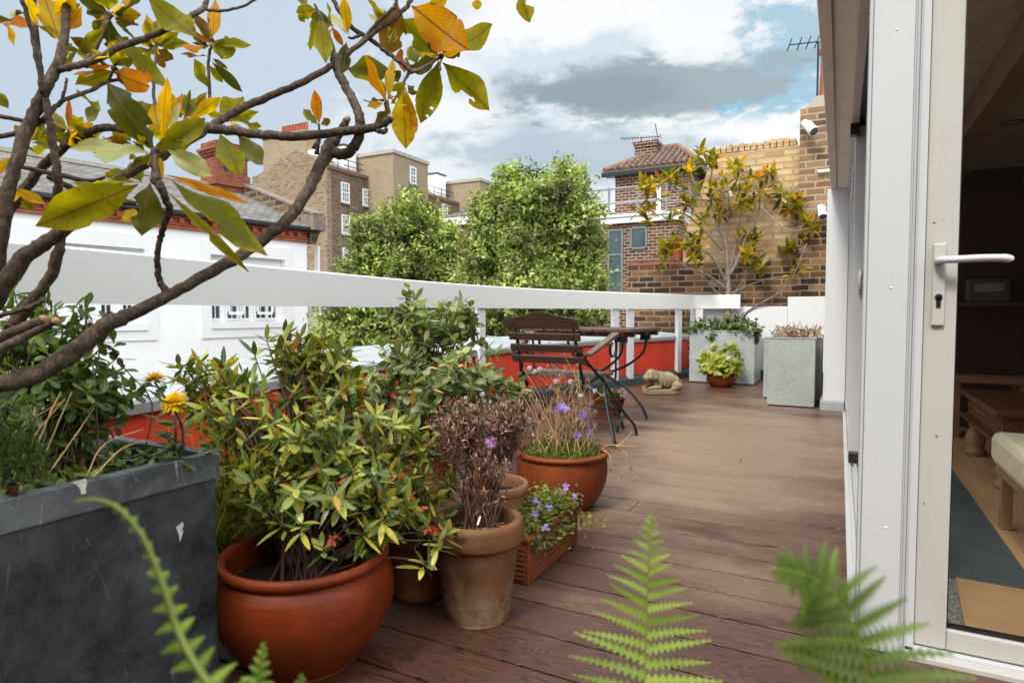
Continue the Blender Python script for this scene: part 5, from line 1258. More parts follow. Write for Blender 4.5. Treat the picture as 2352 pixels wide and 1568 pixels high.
# ------------------------------------------------------------------ table
TBX, TBY = -1.84, 4.98
tbl = thing('garden_table', 'square folding garden table with wooden slat top on curved green iron legs', 'table', (TBX, TBY, 0), None, math.radians(-4))
ZT = .775
for k in range(9):
    x = -.48+k*.1075; b = MB(); b.box(x, x+.098, -.36+random.uniform(-.015, .01), .36+random.uniform(-.01, .015), ZT-.024, ZT+random.uniform(-.002, .002)); b.build('slat', M['tablewood'], tbl, bevel=.003, local=True)
b = MB(); 
for y in (-.28, .26): b.box(-.47, .47, y, y+.04, ZT-.062, ZT-.025)
b.build('top_bearer', M['tablewood'], tbl, bevel=.003, local=True)
for y, nm in ((-.25, 'leg'), (.28, 'leg')):
    for s in (-1, 1):
        yy = y+.018*s
        b = MB(); b.tube(crom([(s*.36, yy, ZT-.06), (s*.36, yy, ZT-.13), (s*.33, yy, ZT-.22), (s*.20, yy, .45), (0, yy, .36), (-s*.2, yy, .25), (-s*.33, yy, .12), (-s*.38, yy, .03), (-s*.385, yy, .004)], 5), .0155, 8, flat=.7)
        b.box(s*.36-.04, s*.36+.04, y-.02+.018*s-.012, y+.02+.018*s-.012, ZT-.105, ZT-.0625)
        b.build(nm, M['iron'], tbl, smooth=False, local=True)
for x_, z_ in ((0, .36), (-.35, .10)):
    b = MB(); b.tube([(x_, -.27, z_), (x_, .30, z_)], .0085, 7); b.build('cross_rod', M['iron'], tbl, local=True)
# ------------------------------------------------------------------ stone pig
pg = G(1513, 906); pg_a = math.radians(36)
pig = thing('pig_statue', 'small mossy stone statue of a lying pig on a slab by the red parapet', 'statue', (pg[0], pg[1]+.10, 0), None, pg_a)
def fuse(name, parts, mat, parent, vox, smooth_it=6):
    b = MB()
    for c, r, sc in parts: b.ball(c, r, 16, 12, sc)
    o = b.build(name+'_src', mat)
    md = o.modifiers.new('fuse', 'REMESH'); md.mode = 'VOXEL'; md.voxel_size = vox; md.use_smooth_shade = True
    sm = o.modifiers.new('soft', 'SMOOTH'); sm.iterations = smooth_it; sm.factor = .5
    dg = bpy.context.evaluated_depsgraph_get(); me = bpy.data.meshes.new_from_object(o.evaluated_get(dg)); me.name = name
    bpy.data.objects.remove(o)
    n = bpy.data.objects.new(name, me); COL.objects.link(n); n.parent = parent
    return n
S = 1.0
pp = [((.06, .0, .145), .112, (1.15, .92, .88)), ((-.02, 0, .150), .108, (1.0, .9, .95)), ((.135, 0, .125), .092, (.9, .98, .95)),
      ((-.115, -.01, .195), .080, (.95, 1.05, .95)), ((-.165, -.012, .178), .052, (1.0, 1.05, .85)), ((-.197, -.014, .176), .040, (.5, 1.1, .9)), ((-.165, -.012, .142), .036, (1, 1.1, .7)), ((-.15, .045, .185), .035, (.8, .8, .8)), ((-.15, -.065, .185), .035, (.8, .8, .8)),
      ((-.10, -.080, .075), .032, (2.4, .85, .75)), ((-.175, -.082, .064), .022, (1.2, 1., .75)), ((-.10, .072, .075), .032, (2.4, .85, .75)), ((-.175, .072, .064), .022, (1.2, 1., .75)),
      ((.15, -.095, .09), .050, (1.2, .7, 1.)), ((.10, -.112, .064), .026, (1.6, .8, .75)), ((.05, -.093, .12), .016, (.45, .5, 3.)), ((.01, -.094, .12), .016, (.45, .5, 3.)), ((-.03, -.090, .12), .016, (.45, .5, 3.)),
      ((.235, .0, .13), .013, (1.2, 1, 1))]
pb_ = fuse('body', pp, M['pigstone'], pig, .0075, 3)
for s in (-1, 1):
    b = MB(); c = np.array((-.105, -.01+s*.055, .262)); b.hexa([c+(-.04, 0, .0), c+(.03, 0, .006), c+(.022, s*.040, -.085), c+(-.012, s*.044, -.098)], [c+(-.04, s*.014, .008), c+(.03, s*.016, .014), c+(.02, s*.056, -.080), c+(-.008, s*.058, -.092)])
    b.build('ear', M['pigstone'], pig, bevel=.006, local=True)
b = MB()
for s in (-1, 1):
    b.ball((-.2165, -.014+s*.016, .178), .0075, 8, 6); b.ball((-.172, -.012+s*.045, .224), .007, 8, 6)
b.build('nostrils_and_eyes', M['soil'], pb_, smooth=True, local=True)
b = MB()
ring = []
for k in range(18):
    a_ = 2*PI*k/18; c_, s_ = math.cos(a_), math.sin(a_); f_ = (abs(c_)**4+abs(s_)**4)**-.25
    ring.append((.0+.205*c_*f_+random.uniform(-.005, .005), -.01+.115*s_*f_+random.uniform(-.005, .005), .003))
b.prism(ring, (0, 0, .055)); b.build('slab', M['pigstone'], pig, bevel=.008, local=True)
# ------------------------------------------------------------------ lamps on the brick wall
def spot(label, u, v, y, s, d, tgt):
    p = AY(u, v, y); t = thing('spotlight', label, 'spotlight', (p[0], p[1], p[2]), 'spotlights on the brick stack')
    b = MB(); b.tube([(0, .12, .05), (0, .0, .05)], .02*s, 8); b.ball((0, 0, .05), .03*s, 10, 8); b.tube([(0, .13, .05), (0, .115, .05)], .05*s, 14); b.build('bracket', M['white'], t, smooth=False, local=True)
    tgt = unit(np.array(tgt, float)); c = np.array((0, -.02, .0))
    b = MB(); b.tube([c-tgt*.10*s, c-tgt*.09*s, c-tgt*.02*s, c+tgt*.02*s, c+tgt*.03*s, c+tgt*.115*s], [.025*s, .042*s, .046*s, .05*s, .054*s, .058*s], 18); b.build('head', M['white'], t, smooth=False, local=True)
    b = MB(); b.tube([c+tgt*.1152*s, c+tgt*.117*s], .050*s, 18); b.build('lens', M['skyglass'], t, local=True)
spot('white spotlight high on the stack beside the eaves', 1857, 292, YW-.24, 1.15, 0, (.55, -.5, -.7))
spot('white spotlight lower on the stack, half behind the white pier', 1887, 485, YW-.24, .95, 0, (.2, -.6, -.8))
b = MB(); p = AY(1884, 394, YW-.14); b.tube([(p[0]-.03, p[1], p[2]), (p[0]+.12, p[1], p[2])], .022, 10)
lab(b.build('pipe_stub', M['white']), 'short white pipe stub on the brick stack between the two spotlights', 'pipe')
# ------------------------------------------------------------------ foreground magnolia in the zinc planter
def S3(l): return [np.array([*P(*q[:3]), q[3]]) for q in l]       # (u, v, distance, half width seen) -> x, y, z, half width
M['cutwood'] = m_plain('cut_wood', (.32, .18, .10), .8, 0, .3, 60)
mg = thing('magnolia_tree', 'bare limbed magnolia with big yellow green leaves leaning over from the zinc planter', 'tree', (*P(-100, 700, 1.25)[:2], .5))
b = MB()
def limb(l, n=10, per=6, wob=.02, closed=True):
    q = crom(S3(l), per); ds = [np.dot(np.array(p[:3])-CAM, CF) for p in q]
    rad = [max(.0012, .85*p[3]*d/F*(1+random.uniform(-.04, .04))) for p, d in zip(q, ds)]
    b.tube([p[:3]+R.normal(0, .0010, 3)*min(1, r_/.006) for p, r_ in zip(q, rad)], rad, n, closed, 1.0, wob)
B1 = [(-190, 1010, 1.22, 26), (-110, 930, 1.2, 26), (-20, 888, 1.19, 25), (60, 868, 1.2, 24), (150, 822, 1.22, 23), (212, 770, 1.24, 22), (252, 742, 1.25, 22), (310, 718, 1.27, 18), (400, 672, 1.3, 16), (480, 627, 1.33, 15.5), (560, 582, 1.36, 15.5), (625, 535, 1.39, 15), (672, 492, 1.41, 15), (712, 428, 1.43, 15.5), (740, 372, 1.45, 17), (762, 336, 1.46, 22)]
limb(B1, 12)
limb([(750, 350, 1.46, 18), (770, 318, 1.46, 15), (785, 296, 1.46, 11), (797, 275, 1.455, 9.5)])
limb([(752, 345, 1.46, 17), (790, 354, 1.45, 15), (812, 340, 1.44, 14), (824, 312, 1.44, 14), (826, 281, 1.44, 13.5), (818, 245, 1.45, 12), (797, 205, 1.46, 12), (778, 168, 1.47, 12), (768, 125, 1.48, 11)])
limb([(768, 128, 1.48, 7), (752, 75, 1.48, 5.5), (727, 20, 1.48, 4), (722, 10, 1.48, 3)], 7)
limb([(720, 340, 1.46, 6), (735, 315, 1.46, 5), (733, 300, 1.46, 3)], 6)
limb([(728, 355, 1.46, 7), (730, 335, 1.45, 5), (736, 326, 1.45, 2)], 6)
limb([(-60, 770, 1.22, 26), (-20, 700, 1.22, 25), (43, 603, 1.23, 22), (100, 560, 1.24, 19), (162, 515, 1.25, 17), (225, 455, 1.26, 15), (288, 402, 1.28, 14), (360, 362, 1.3, 14), (432, 322, 1.32, 14), (480, 293, 1.34, 13), (520, 270, 1.36, 11), (562, 247, 1.38, 10.5), (648, 209, 1.42, 9.5), (742, 164, 1.46, 8.5), (774, 140, 1.48, 8), (810, 114, 1.5, 7), (860, 74, 1.52, 6.5), (903, 47, 1.54, 6), (932, 18, 1.55, 6), (955, -15, 1.56, 6)], 11)
limb([(478, 295, 1.34, 13), (530, 300, 1.35, 12.5), (576, 306, 1.36, 12), (630, 311, 1.38, 12), (684, 313, 1.39, 12), (774, 303, 1.41, 11.5), (847, 294, 1.43, 11), (880, 284, 1.44, 11), (898, 272, 1.44, 10)])
limb([(862, 300, 1.435, 6), (882, 303, 1.43, 7), (888, 296, 1.43, 5)], 7)
limb([(-40, 760, 1.28, 22), (-10, 640, 1.28, 20), (3, 540, 1.28, 18), (22, 430, 1.29, 17), (43, 353, 1.3, 17), (72, 274, 1.31, 17), (104, 209, 1.32, 15), (124, 165, 1.33, 14), (143, 118, 1.34, 12), (151, 54, 1.36, 10.5), (156, -10, 1.38, 10)], 10)
limb([(135, 160, 1.33, 9), (202, 144, 1.35, 9.5), (288, 104, 1.38, 9), (342, 84, 1.4, 8.5), (414, 52, 1.42, 8), (455, 27, 1.44, 7.5), (468, 18, 1.45, 7), (478, -10, 1.46, 6)])
limb([(465, 21, 1.45, 5), (511, 25, 1.45, 4), (551, 17, 1.46, 3.5), (592, -3, 1.47, 3.5)], 7)
limb([(48, -8, 1.26, 6), (72, 72, 1.28, 6.5), (86, 144, 1.29, 6.5), (97, 215, 1.30, 6.5)], 7)
limb([(77, -8, 1.4, 6.5), (85, 90, 1.38, 6.5), (94, 162, 1.36, 6.5), (100, 215, 1.33, 6)], 7)
limb([(-60, 640, 1.5, 16), (-10, 530, 1.5, 14), (20, 484, 1.5, 13), (65, 425, 1.49, 13), (92, 390, 1.48, 12), (137, 348, 1.46, 11.5), (175, 319, 1.45, 11), (216, 299, 1.43, 10.5), (252, 293, 1.42, 10), (300, 300, 1.4, 9.5), (360, 303, 1.38, 9), (440, 303, 1.36, 9)], 9)
limb([(104, 225, 1.31, 9), (112, 268, 1.31, 10), (120, 318, 1.32, 10.5), (130, 396, 1.33, 11), (134, 454, 1.35, 11.5), (141, 530, 1.37, 12), (126, 612, 1.38, 14), (90, 672, 1.38, 15), (40, 735, 1.38, 16), (0, 800, 1.38, 17), (-40, 900, 1.36, 19), (-70, 1000, 1.33, 20)], 9, wob=.12)
limb([(-15, 264, 1.4, 6), (54, 277, 1.42, 6), (101, 279, 1.44, 6), (150, 300, 1.46, 5)], 7)
limb([(-15, 316, 1.36, 7), (54, 302, 1.34, 7), (105, 270, 1.32, 7), (140, 234, 1.34, 6), (198, 212, 1.38, 5.5), (252, 187, 1.42, 5), (288, 180, 1.43, 4), (326, 154, 1.45, 3)], 7)
limb([(246, 190, 1.42, 3.5), (262, 160, 1.42, 3.5), (268, 140, 1.43, 2.5)], 6)
limb([(140, 234, 1.33, 5), (150, 205, 1.33, 4), (152, 180, 1.33, 3.5)], 6)
limb([(355, 345, 1.24, 8), (356, 372, 1.23, 9), (357, 403, 1.22, 12), (367, 428, 1.22, 12), (379, 452, 1.23, 10), (389, 486, 1.25, 9), (378, 514, 1.26, 8), (369, 545, 1.27, 7.5), (363, 580, 1.28, 7.5), (362, 614, 1.29, 8), (367, 645, 1.3, 8.5), (378, 664, 1.3, 10), (388, 674, 1.3, 12)], 9)
limb([(-25, 785, 1.12, 14), (30, 762, 1.13, 13), (70, 745, 1.14, 12.5), (99, 733, 1.15, 12)]); limb([(-25, 812, 1.16, 14), (40, 783, 1.17, 13), (90, 756, 1.18, 12), (127, 737, 1.18, 11)])
limb([(-25, 732, 1.2, 7), (40, 714, 1.2, 7), (72, 704, 1.2, 7), (101, 689, 1.2, 6.5)], 7)
limb([(110, 405, 1.35, 7), (180, 440, 1.4, 9), (260, 462, 1.42, 9), (315, 468, 1.43, 7)], 7)
limb([(40, 380, 1.4, 6), (120, 398, 1.42, 7), (200, 415, 1.43, 6), (240, 408, 1.43, 4)], 7)
limb([(482, 225, 1.6, 4.5), (479, 144, 1.6, 4), (484, 110, 1.6, 4), (487, 90, 1.6, 3.5)], 7); limb([(500, 285, 1.38, 5), (492, 255, 1.5, 5), (482, 220, 1.6, 4.5)], 7)
limb([(195, 150, 1.36, 9), (215, 112, 1.4, 8.5), (232, 80, 1.43, 8), (249, 35, 1.46, 7)], 8)
limb([(360, 270, 1.5, 5), (352, 200, 1.6, 4), (358, 130, 1.66, 3.5), (358, 100, 1.68, 3)], 6)
limb([(150, 345, 1.47, 5), (157, 318, 1.47, 4), (158, 300, 1.47, 3.5)], 6)
limb([(430, 300, 1.4, 4), (424, 280, 1.42, 3), (426, 262, 1.43, 2.5)], 6)
limb([(760, -8, 1.5, 6), (780, 26, 1.5, 6), (805, 60, 1.51, 6.5), (860, 98, 1.53, 6), (895, 126, 1.54, 6), (932, 152, 1.55, 6), (945, 166, 1.56, 6), (983, 150, 1.58, 5), (1010, 132, 1.6, 4)], 8)
limb([(941, 166, 1.56, 5), (930, 184, 1.56, 4), (926, 204, 1.56, 3.5)], 7); limb([(895, 268, 1.44, 4), (893, 248, 1.45, 3.5), (889, 232, 1.46, 3)], 7)
limb([(825, 100, 1.505, 5), (868, 52, 1.52, 5), (905, 18, 1.53, 5), (912, -10, 1.54, 5)], 7)
limb([(826, 80, 1.51, 5), (812, 88, 1.51, 4), (800, 86, 1.51, 3)], 6)
limb([(734, 303, 1.41, 3.5), (732, 285, 1.41, 3)], 6)
for u_, v_, d_, r_ in ((1013, 130, 1.6, 7), (358, 346, 1.24, 9), (356, 414, 1.22, 11), (889, 235, 1.46, 5), (927, 203, 1.56, 5), (249, 36, 1.46, 9), (262, 158, 1.42, 7), (486, 92, 1.6, 6)): b.ball(P(u_, v_, d_), r_*d_/F, 8, 6)
b.build('trunk', M['bark'], mg, smooth=True)
for u, v, d, r in ((99, 733, 1.149, 12.5), (128, 737, 1.179, 11.5), (798, 274, 1.454, 9.5), (898, 271, 1.44, 10)):
    b = MB(); b.ball(P(u, v, d), r*d/F, 10, 8, (.8, .8, .8)); b.build('cut_end', M['cutwood'], mg, smooth=True)
LV = '''355 345 248 192 34 D 1.24|372 322 390 180 15 Y 1.25|366 350 470 270 25 G 1.22|345 352 147 325 28 P 1.2|385 345 485 402 21 P 1.22|440 272 512 217 14 Y 1.3|388 302 415 235 8 P 1.28
322 420 155 402 24 G 1.2|318 424 78 520 41 G 1.17|345 420 328 545 31 D 1.22|395 415 618 577 35 G 1.2|385 440 574 628 11 G 1.24|385 402 568 460 11 O 1.25|372 330 352 240 20 Y 1.35|410 320 345 300 14 G 1.34
137 95 100 -12 25 Y 1.36|188 15 163 70 13 O 1.38|165 -10 150 60 14 Y 1.36|85 57 -8 42 15 O 1.35|85 57 140 88 10 G 1.35|85 60 60 -10 13 Y 1.37
248 30 180 -10 20 D 1.46|255 32 318 -8 24 D 1.46|255 28 327 38 14 Y 1.47|250 45 252 110 22 D 1.46|240 45 222 78 16 D 1.47|262 50 327 87 16 D 1.45|250 25 240 -25 22 G 1.46|262 42 320 60 14 G 1.48|246 35 200 30 16 D 1.47
338 -5 452 82 30 G 1.38|268 82 388 210 20 G 1.4|380 200 400 262 14 Y 1.41|258 165 352 200 24 O 1.42|262 148 267 92 10 O 1.42|258 165 155 160 9 O 1.42|262 163 174 191 18 G 1.43|266 168 306 210 12 B 1.41|262 150 290 115 14 Y 1.43|300 160 352 192 16 O 1.42
160 85 214 114 12 B 1.38|355 100 335 43 10 G 1.68|360 105 410 70 9 O 1.68|362 115 400 136 13 B 1.68|356 120 384 160 9 B 1.68|350 112 297 126 10 B 1.68|358 98 362 40 9 G 1.68|356 108 320 90 10 G 1.7
483 90 455 38 12 B 1.6|488 86 500 14 14 O 1.6|490 95 578 105 11 G 1.6|490 105 542 116 24 G 1.6|476 130 411 121 10 B 1.6|482 206 446 136 14 G 1.6|486 142 558 212 11 D 1.6|488 134 522 158 6 D 1.6|486 100 470 60 10 G 1.61|480 150 512 190 9 G 1.62|478 110 440 70 10 D 1.61
152 300 119 256 10 G 1.47|158 300 158 228 6 O 1.47|160 300 192 262 10 G 1.47|138 322 72 298 24 G 1.46|165 312 214 282 14 Y 1.46|112 315 85 358 15 G 1.46|157 305 170 340 12 G 1.47|172 205 228 232 13 G 1.42|226 230 203 282 13 P 1.42|190 325 262 347 17 Y 1.45|240 325 300 330 10 O 1.46
426 268 438 205 6 G 1.43|427 268 424 215 6 P 1.43|440 262 472 214 11 Y 1.43|360 268 322 230 12 P 1.4|505 275 560 226 26 G 1.42|540 273 602 290 13 G 1.42|505 308 550 400 28 G 1.34|545 310 610 380 22 P 1.36|400 265 440 250 14 O 1.45|420 300 455 262 13 G 1.42
30 432 102 466 12 Y 1.3|48 456 78 484 10 G 1.31|306 478 290 514 16 Y 1.4|281 340 278 303 5 Y 1.45|312 345 326 320 9 Y 1.44|325 420 300 372 15 G 1.4|240 320 330 300 12 Y 1.44|20 370 60 340 10 Y 1.42|0 400 20 360 10 Y 1.4|-10 470 40 440 14 Y 1.3|320 470 355 500 18 D 1.4|290 395 240 405 14 G 1.42|350 240 300 262 14 G 1.44
945 14 1072 106 44 O 1.56|1022 124 1132 60 28 G 1.62|1006 126 922 46 28 G 1.6|1002 134 938 160 21 D 1.6|1005 120 983 92 12 D 1.58|1008 140 966 290 27 G 1.6|1016 144 1136 250 31 G 1.6|1016 116 1030 84 8 Y 1.6|1014 128 1060 100 20 D 1.61
912 4 892 132 33 B 1.54|882 45 864 23 10 G 1.55|902 164 800 160 28 G 1.56|886 236 841 128 15 O 1.46|888 234 862 158 10 G 1.46|892 230 898 122 11 Y 1.46|880 240 834 232 7 D 1.46|880 238 845 242 8 O 1.46|898 240 930 188 16 G 1.5|926 204 934 344 29 Y 1.56|932 205 951 312 14 Y 1.56|893 256 856 279 10 D 1.45|936 196 956 218 10 D 1.56|930 168 920 113 15 O 1.57|950 170 930 130 12 G 1.58|915 190 900 160 16 D 1.55|960 150 940 100 16 G 1.6
726 22 680 30 15 G 1.48|722 35 714 117 12 G 1.48|735 40 749 139 20 G 1.48|800 80 789 -8 12 Y 1.51|797 80 762 24 13 P 1.51|796 96 784 176 15 D 1.5|733 286 723 206 12 O 1.41|730 287 699 254 10 G 1.41|737 286 758 276 9 B 1.41|700 30 684 48 12 G 1.48
1098 -4 1094 24 11 Y 1.62|1192 -22 1220 54 18 G 1.62|700 -8 690 12 10 G 1.48|980 20 1030 -8 14 Y 1.6|20 250 -12 210 12 G 1.4|190 290 150 262 12 Y 1.5|125 130 165 100 12 G 1.5|60 320 35 285 12 G 1.5'''
Bs, Ds, Ns, Ls, Ws, Cs, MI = [], [], [], [], [], [], []
code = 'GDYOPB'
for row in LV.replace('\n', '|').split('|'):
    u0, v0, u1, v1, hw, c, d = row.split(); u0, v0, u1, v1, hw, d = map(float, (u0, v0, u1, v1, hw, d))
    dd = random.uniform(-.05, .05); p0 = P(u0, v0, d); p1 = P(u1, v1, d+dd); L = np.linalg.norm(p1-p0)
    cv = random.uniform(.02, .22)
    Bs.append(p0); Ds.append(p1-p0); Ns.append(-unit(ray((u0+u1)/2, (v0+v1)/2))*random.choice((1, 1, -1))+np.array([0, 0, .45])+R.normal(0, .22, 3)); Ls.append(L*1.01); Ws.append(2.15*hw*d/F); Cs.append(cv*random.choice((1, .6, -.4))); MI.append(code.index(c))
# younger leaves crowding the shoot tips
for u_, v_, d_, n_, L_ in ((356, 345, 1.26, 5, 90), (252, 40, 1.47, 7, 70), (262, 150, 1.43, 6, 75), (358, 105, 1.69, 8, 55), (485, 100, 1.61, 8, 60), (158, 310, 1.47, 7, 60), (130, 60, 1.4, 6, 80), (430, 265, 1.44, 7, 60), (215, 330, 1.46, 6, 70), (1010, 130, 1.61, 6, 90), (890, 232, 1.47, 5, 60), (905, 60, 1.56, 6, 85), (765, 60, 1.5, 5, 60), (300, 330, 1.44, 6, 80), (70, 330, 1.4, 5, 60), (180, 120, 1.4, 5, 65), (530, 280, 1.42, 4, 70), (20, 50, 1.4, 4, 70)):
    for _ in range(n_):
        a_ = random.uniform(0, 6.28); l_ = L_*random.uniform(.5, 1.15); u2, v2 = u_+l_*math.cos(a_), v_+l_*math.sin(a_)*.9-10
        p0 = P(u_+random.uniform(-6, 6), v_+random.uniform(-6, 6), d_); p1 = P(u2, v2, d_+random.uniform(-.07, .07)); L = np.linalg.norm(p1-p0)
        Bs.append(p0); Ds.append(p1-p0); Ns.append(-unit(ray(u2, v2))*random.choice((1, -1))+np.array([0, 0, .4])+R.normal(0, .6, 3)); Ls.append(L); Ws.append(L*random.uniform(.24, .36)); Cs.append(random.uniform(-.1, .4)); MI.append(code.index(random.choice('GGGGYYDDOP')))
# big leaves get a finer outline: 12 cross rows, folded along the rib and slightly wavy
pr = [(0, .03), (.05, .10), (.12, .26), (.22, .56), (.34, .84), (.46, .98), (.56, 1.0), (.66, .94), (.76, .78), (.85, .56), (.93, .27), (1, .02)]
tv = []; tf = []
for y, w_ in pr: tv += [(-.5*w_, y, 0), (-.25*w_, y, -.035*w_), (0, y, -.09*w_), (.25*w_, y, -.035*w_), (.5*w_, y, 0)]
for k in range(len(pr)-1):
    for j in range(4): a_ = 5*k+j; tf.append((a_, a_+1, a_+6, a_+5))
TPL['magnolia'] = (np.array(tv, float), np.array(tf, int))
leaves('crown', 'magnolia', Bs, Ds, Ns, Ls, Ws, [M['mag_'+c] for c in 'gdyopb'], mg, curl=np.array(Cs), mi=MI, fold=1.6, wave=.22)
# ------------------------------------------------------------------ generic shrub builder
def wb_(u, v, d, ru, rv, w=None, dep=None):
    c = P(u, v, d); rx = ru/F*d; rz = rv/F*d; ry = dep or rx*.8
    return (c[0], c[1], c[2], rx, ry, rz) if w is None else (c[0], c[1], c[2], rx, ry, rz, w)
def stems(parent, root, tips, r0, r1, mat, name='stem', sag=.0, spread=.03, n=5, join=.5, tw=None):
    b = MB(); root = np.array(root, float)
    for t_ in tips:
        s0 = root+np.array([R.normal(0, spread), R.normal(0, spread), 0]); t_ = np.array(t_, float)
        m_ = s0+(t_-s0)*join+np.array([R.normal(0, .015), R.normal(0, .015), np.linalg.norm(t_-s0)*.10+sag])
        q = crom([s0, m_, t_], 4); b.tube(q, np.linspace(r0, r1, len(q)), n, False)
    return b.build(name, mat, parent, smooth=True)
def shrub(name, label, root, blobs, ntips, k, kind, L, W, mat, stemmat, r0=.004, r1=.0015, curl=.2, inner=.35, axmix=.6, lo=30, hi=100, extra=None, stemfrac=.6, cat='shrub', spread=.03, group=None, nup=.5, mats=None, mi=None, cluster=0, cs=.55):
    t = thing(name, label, cat, tuple(root), group)
    if cluster:
        pc_, Ac_ = blob_pts(blobs, max(3, ntips//cluster), inner)
        pts = np.repeat(pc_, cluster, 0)+R.normal(0, L*cs, (len(pc_)*cluster, 3)); A = np.repeat(Ac_, cluster, 0)
    else: pts, A = blob_pts(blobs, ntips, inner)
    if extra is not None: 
        ex = np.array([P(*e) for e in extra]); pts = np.vstack([pts, ex]); A = np.vstack([A, np.tile([[0, 0, 1.]], (len(ex), 1))])
    out = unit(pts-np.array(root)); A = unit(A*axmix+out*(1-axmix)+R.normal(0, .25, A.shape))
    B, D, N = whorls(pts, A, k, lo, hi, L*.5, nup)
    n = len(B)
    lv = leaves('foliage', kind, B, D, N, R.uniform(.55, 1.15, n)*L, R.uniform(.75, 1.15, n)*W, mat if mats is None else mats, t, curl=R.uniform(-.1, 2*curl, n), mi=mi(n) if mi else None, fold=1.6)
    sel = pts[R.random(len(pts)) < stemfrac]
    if extra is not None: sel = np.vstack([sel, ex])
    stems(t, root, sel, r0, r1, stemmat, spread=spread)
    return t
def top(u, v, d, z): p = P(u, v, d); return np.array([p[0], p[1], z])
def fluff(lst, parent):
    for c, r_ in lst:
        n_ = 90; d_ = rdir(n_); leaves('fluffy_seed_ball', 'small', np.tile(c, (n_, 1)), d_, rdir(n_), R.uniform(.7, 1.1, n_)*r_, r_*.26, M['whitepet'], parent)
# toothed shrub in the big bowl
root = np.array([BOWL[0], BOWL[1], .2])
bshrub = shrub('toothed_leaf_shrub', 'sprawling shrub with toothed yellow green leaves growing from the big bowl pot', root,
    [wb_(750, 885, 2.0, 120, 40), wb_(640, 975, 1.85, 100, 50), wb_(820, 965, 1.9, 100, 50), wb_(730, 1020, 1.72, 120, 55), wb_(610, 1085, 1.75, 80, 50), wb_(740, 1125, 1.65, 130, 45), wb_(890, 1115, 1.8, 85, 60), wb_(980, 1160, 1.85, 45, 40), wb_(720, 835, 2.0, 60, 18, .015), wb_(870, 1180, 1.68, 80, 35), wb_(545, 1020, 1.85, 40, 45), wb_(500, 905, 1.9, 55, 28, .010), wb_(930, 1020, 1.95, 45, 50), wb_(560, 1150, 1.72, 40, 40), wb_(640, 1160, 1.58, 80, 35)],
    400, 9, 'toothed', .064, .0195, M['berb'], M['twig'], .0055, .0016, .16, .25, .55, 35, 115,
    extra=[(462, 832, 1.85), (430, 850, 1.86), (500, 850, 1.85), (540, 880, 1.86), (612, 780, 1.95), (690, 775, 2.0), (745, 775, 2.0), (660, 790, 2.0), (700, 790, 2.0), (800, 800, 2.0), (585, 815, 1.9), (950, 880, 1.95), (995, 880, 2.0), (1005, 1240, 1.66), (985, 1290, 1.64), (740, 1255, 1.52), (840, 1210, 1.55), (690, 1200, 1.5), (520, 900, 1.85), (1040, 1100, 1.85), (970, 1010, 1.9), (1030, 1220, 1.7), (545, 1080, 1.75), (525, 1120, 1.75), (560, 1160, 1.7), (600, 1190, 1.62), (640, 1200, 1.55), (560, 1040, 1.8)], stemfrac=.16, cluster=4, cs=.6)
Bf = np.array([P(*q) for q in ((992, 1208, 1.66), (985, 1212, 1.66), (770, 1228, 1.5), (832, 930, 1.8), (795, 1098, 1.55), (945, 1140, 1.7), (970, 1165, 1.7), (1000, 1215, 1.66), (925, 1085, 1.7), (760, 1236, 1.5), (500, 838, 1.8), (468, 905, 1.8), (640, 905, 1.75))])
for q_ in Bf:
    B, D, N = whorls(q_[None], np.array([[0, 0, -1.]]), 4, 20, 70, .004); leaves('flower', 'oval', B, D, N, .022, .011, M['berb_red'], bshrub, curl=.3)
# grey green shrub behind
er = top(985, 1000, 3.2, .25); 
pot('rear_pot', 'plain clay pot almost hidden behind the leafy shrubs near the rail', er[0], er[1], [(0, 0), (.12, 0), (.14, .1), (.155, .24), (.165, .25), (.165, .285), (.15, .285), (.148, .25)], .26, .149, M['potclay'])
shrub('grey_green_shrub', 'upright grey green shrub rising above the white rail behind the toothed shrub', er,
    [wb_(948, 760, 3.2, 45, 55), wb_(1045, 740, 3.2, 38, 38), wb_(990, 800, 3.2, 100, 55), wb_(1075, 840, 3.1, 62, 60), wb_(930, 860, 3.2, 85, 60), wb_(1010, 880, 3.05, 100, 60), wb_(1060, 940, 3.0, 70, 50), wb_(900, 930, 3.1, 70, 60), wb_(980, 970, 3.0, 90, 60)],
    300, 7, 'oval', .066, .034, M['elae'], M['twig'], .006, .0018, .15, .25, .6, 30, 105,
    extra=[(938, 662, 3.2), (933, 680, 3.2), (942, 695, 3.2), (930, 710, 3.2), (948, 715, 3.2), (1060, 692, 3.2), (1030, 705, 3.2), (1080, 700, 3.2), (1015, 715, 3.2), (1120, 800, 3.1), (880, 800, 3.2), (1130, 850, 3.1)], stemfrac=.3, cluster=4, cs=.7)
shrub('pale_leaf_shrub', 'small pale leaved shrub between the chair back and the dry flower heads', top(1150, 1000, 3.1, .15),
    [wb_(1165, 885, 3.1, 34, 26), wb_(1120, 930, 3.1, 50, 30), wb_(1190, 900, 3.1, 26, 22)], 34, 6, 'oval', .060, .034, M['elae'], M['twig'], .004, .0015, .15, .2, .6, 40, 105)
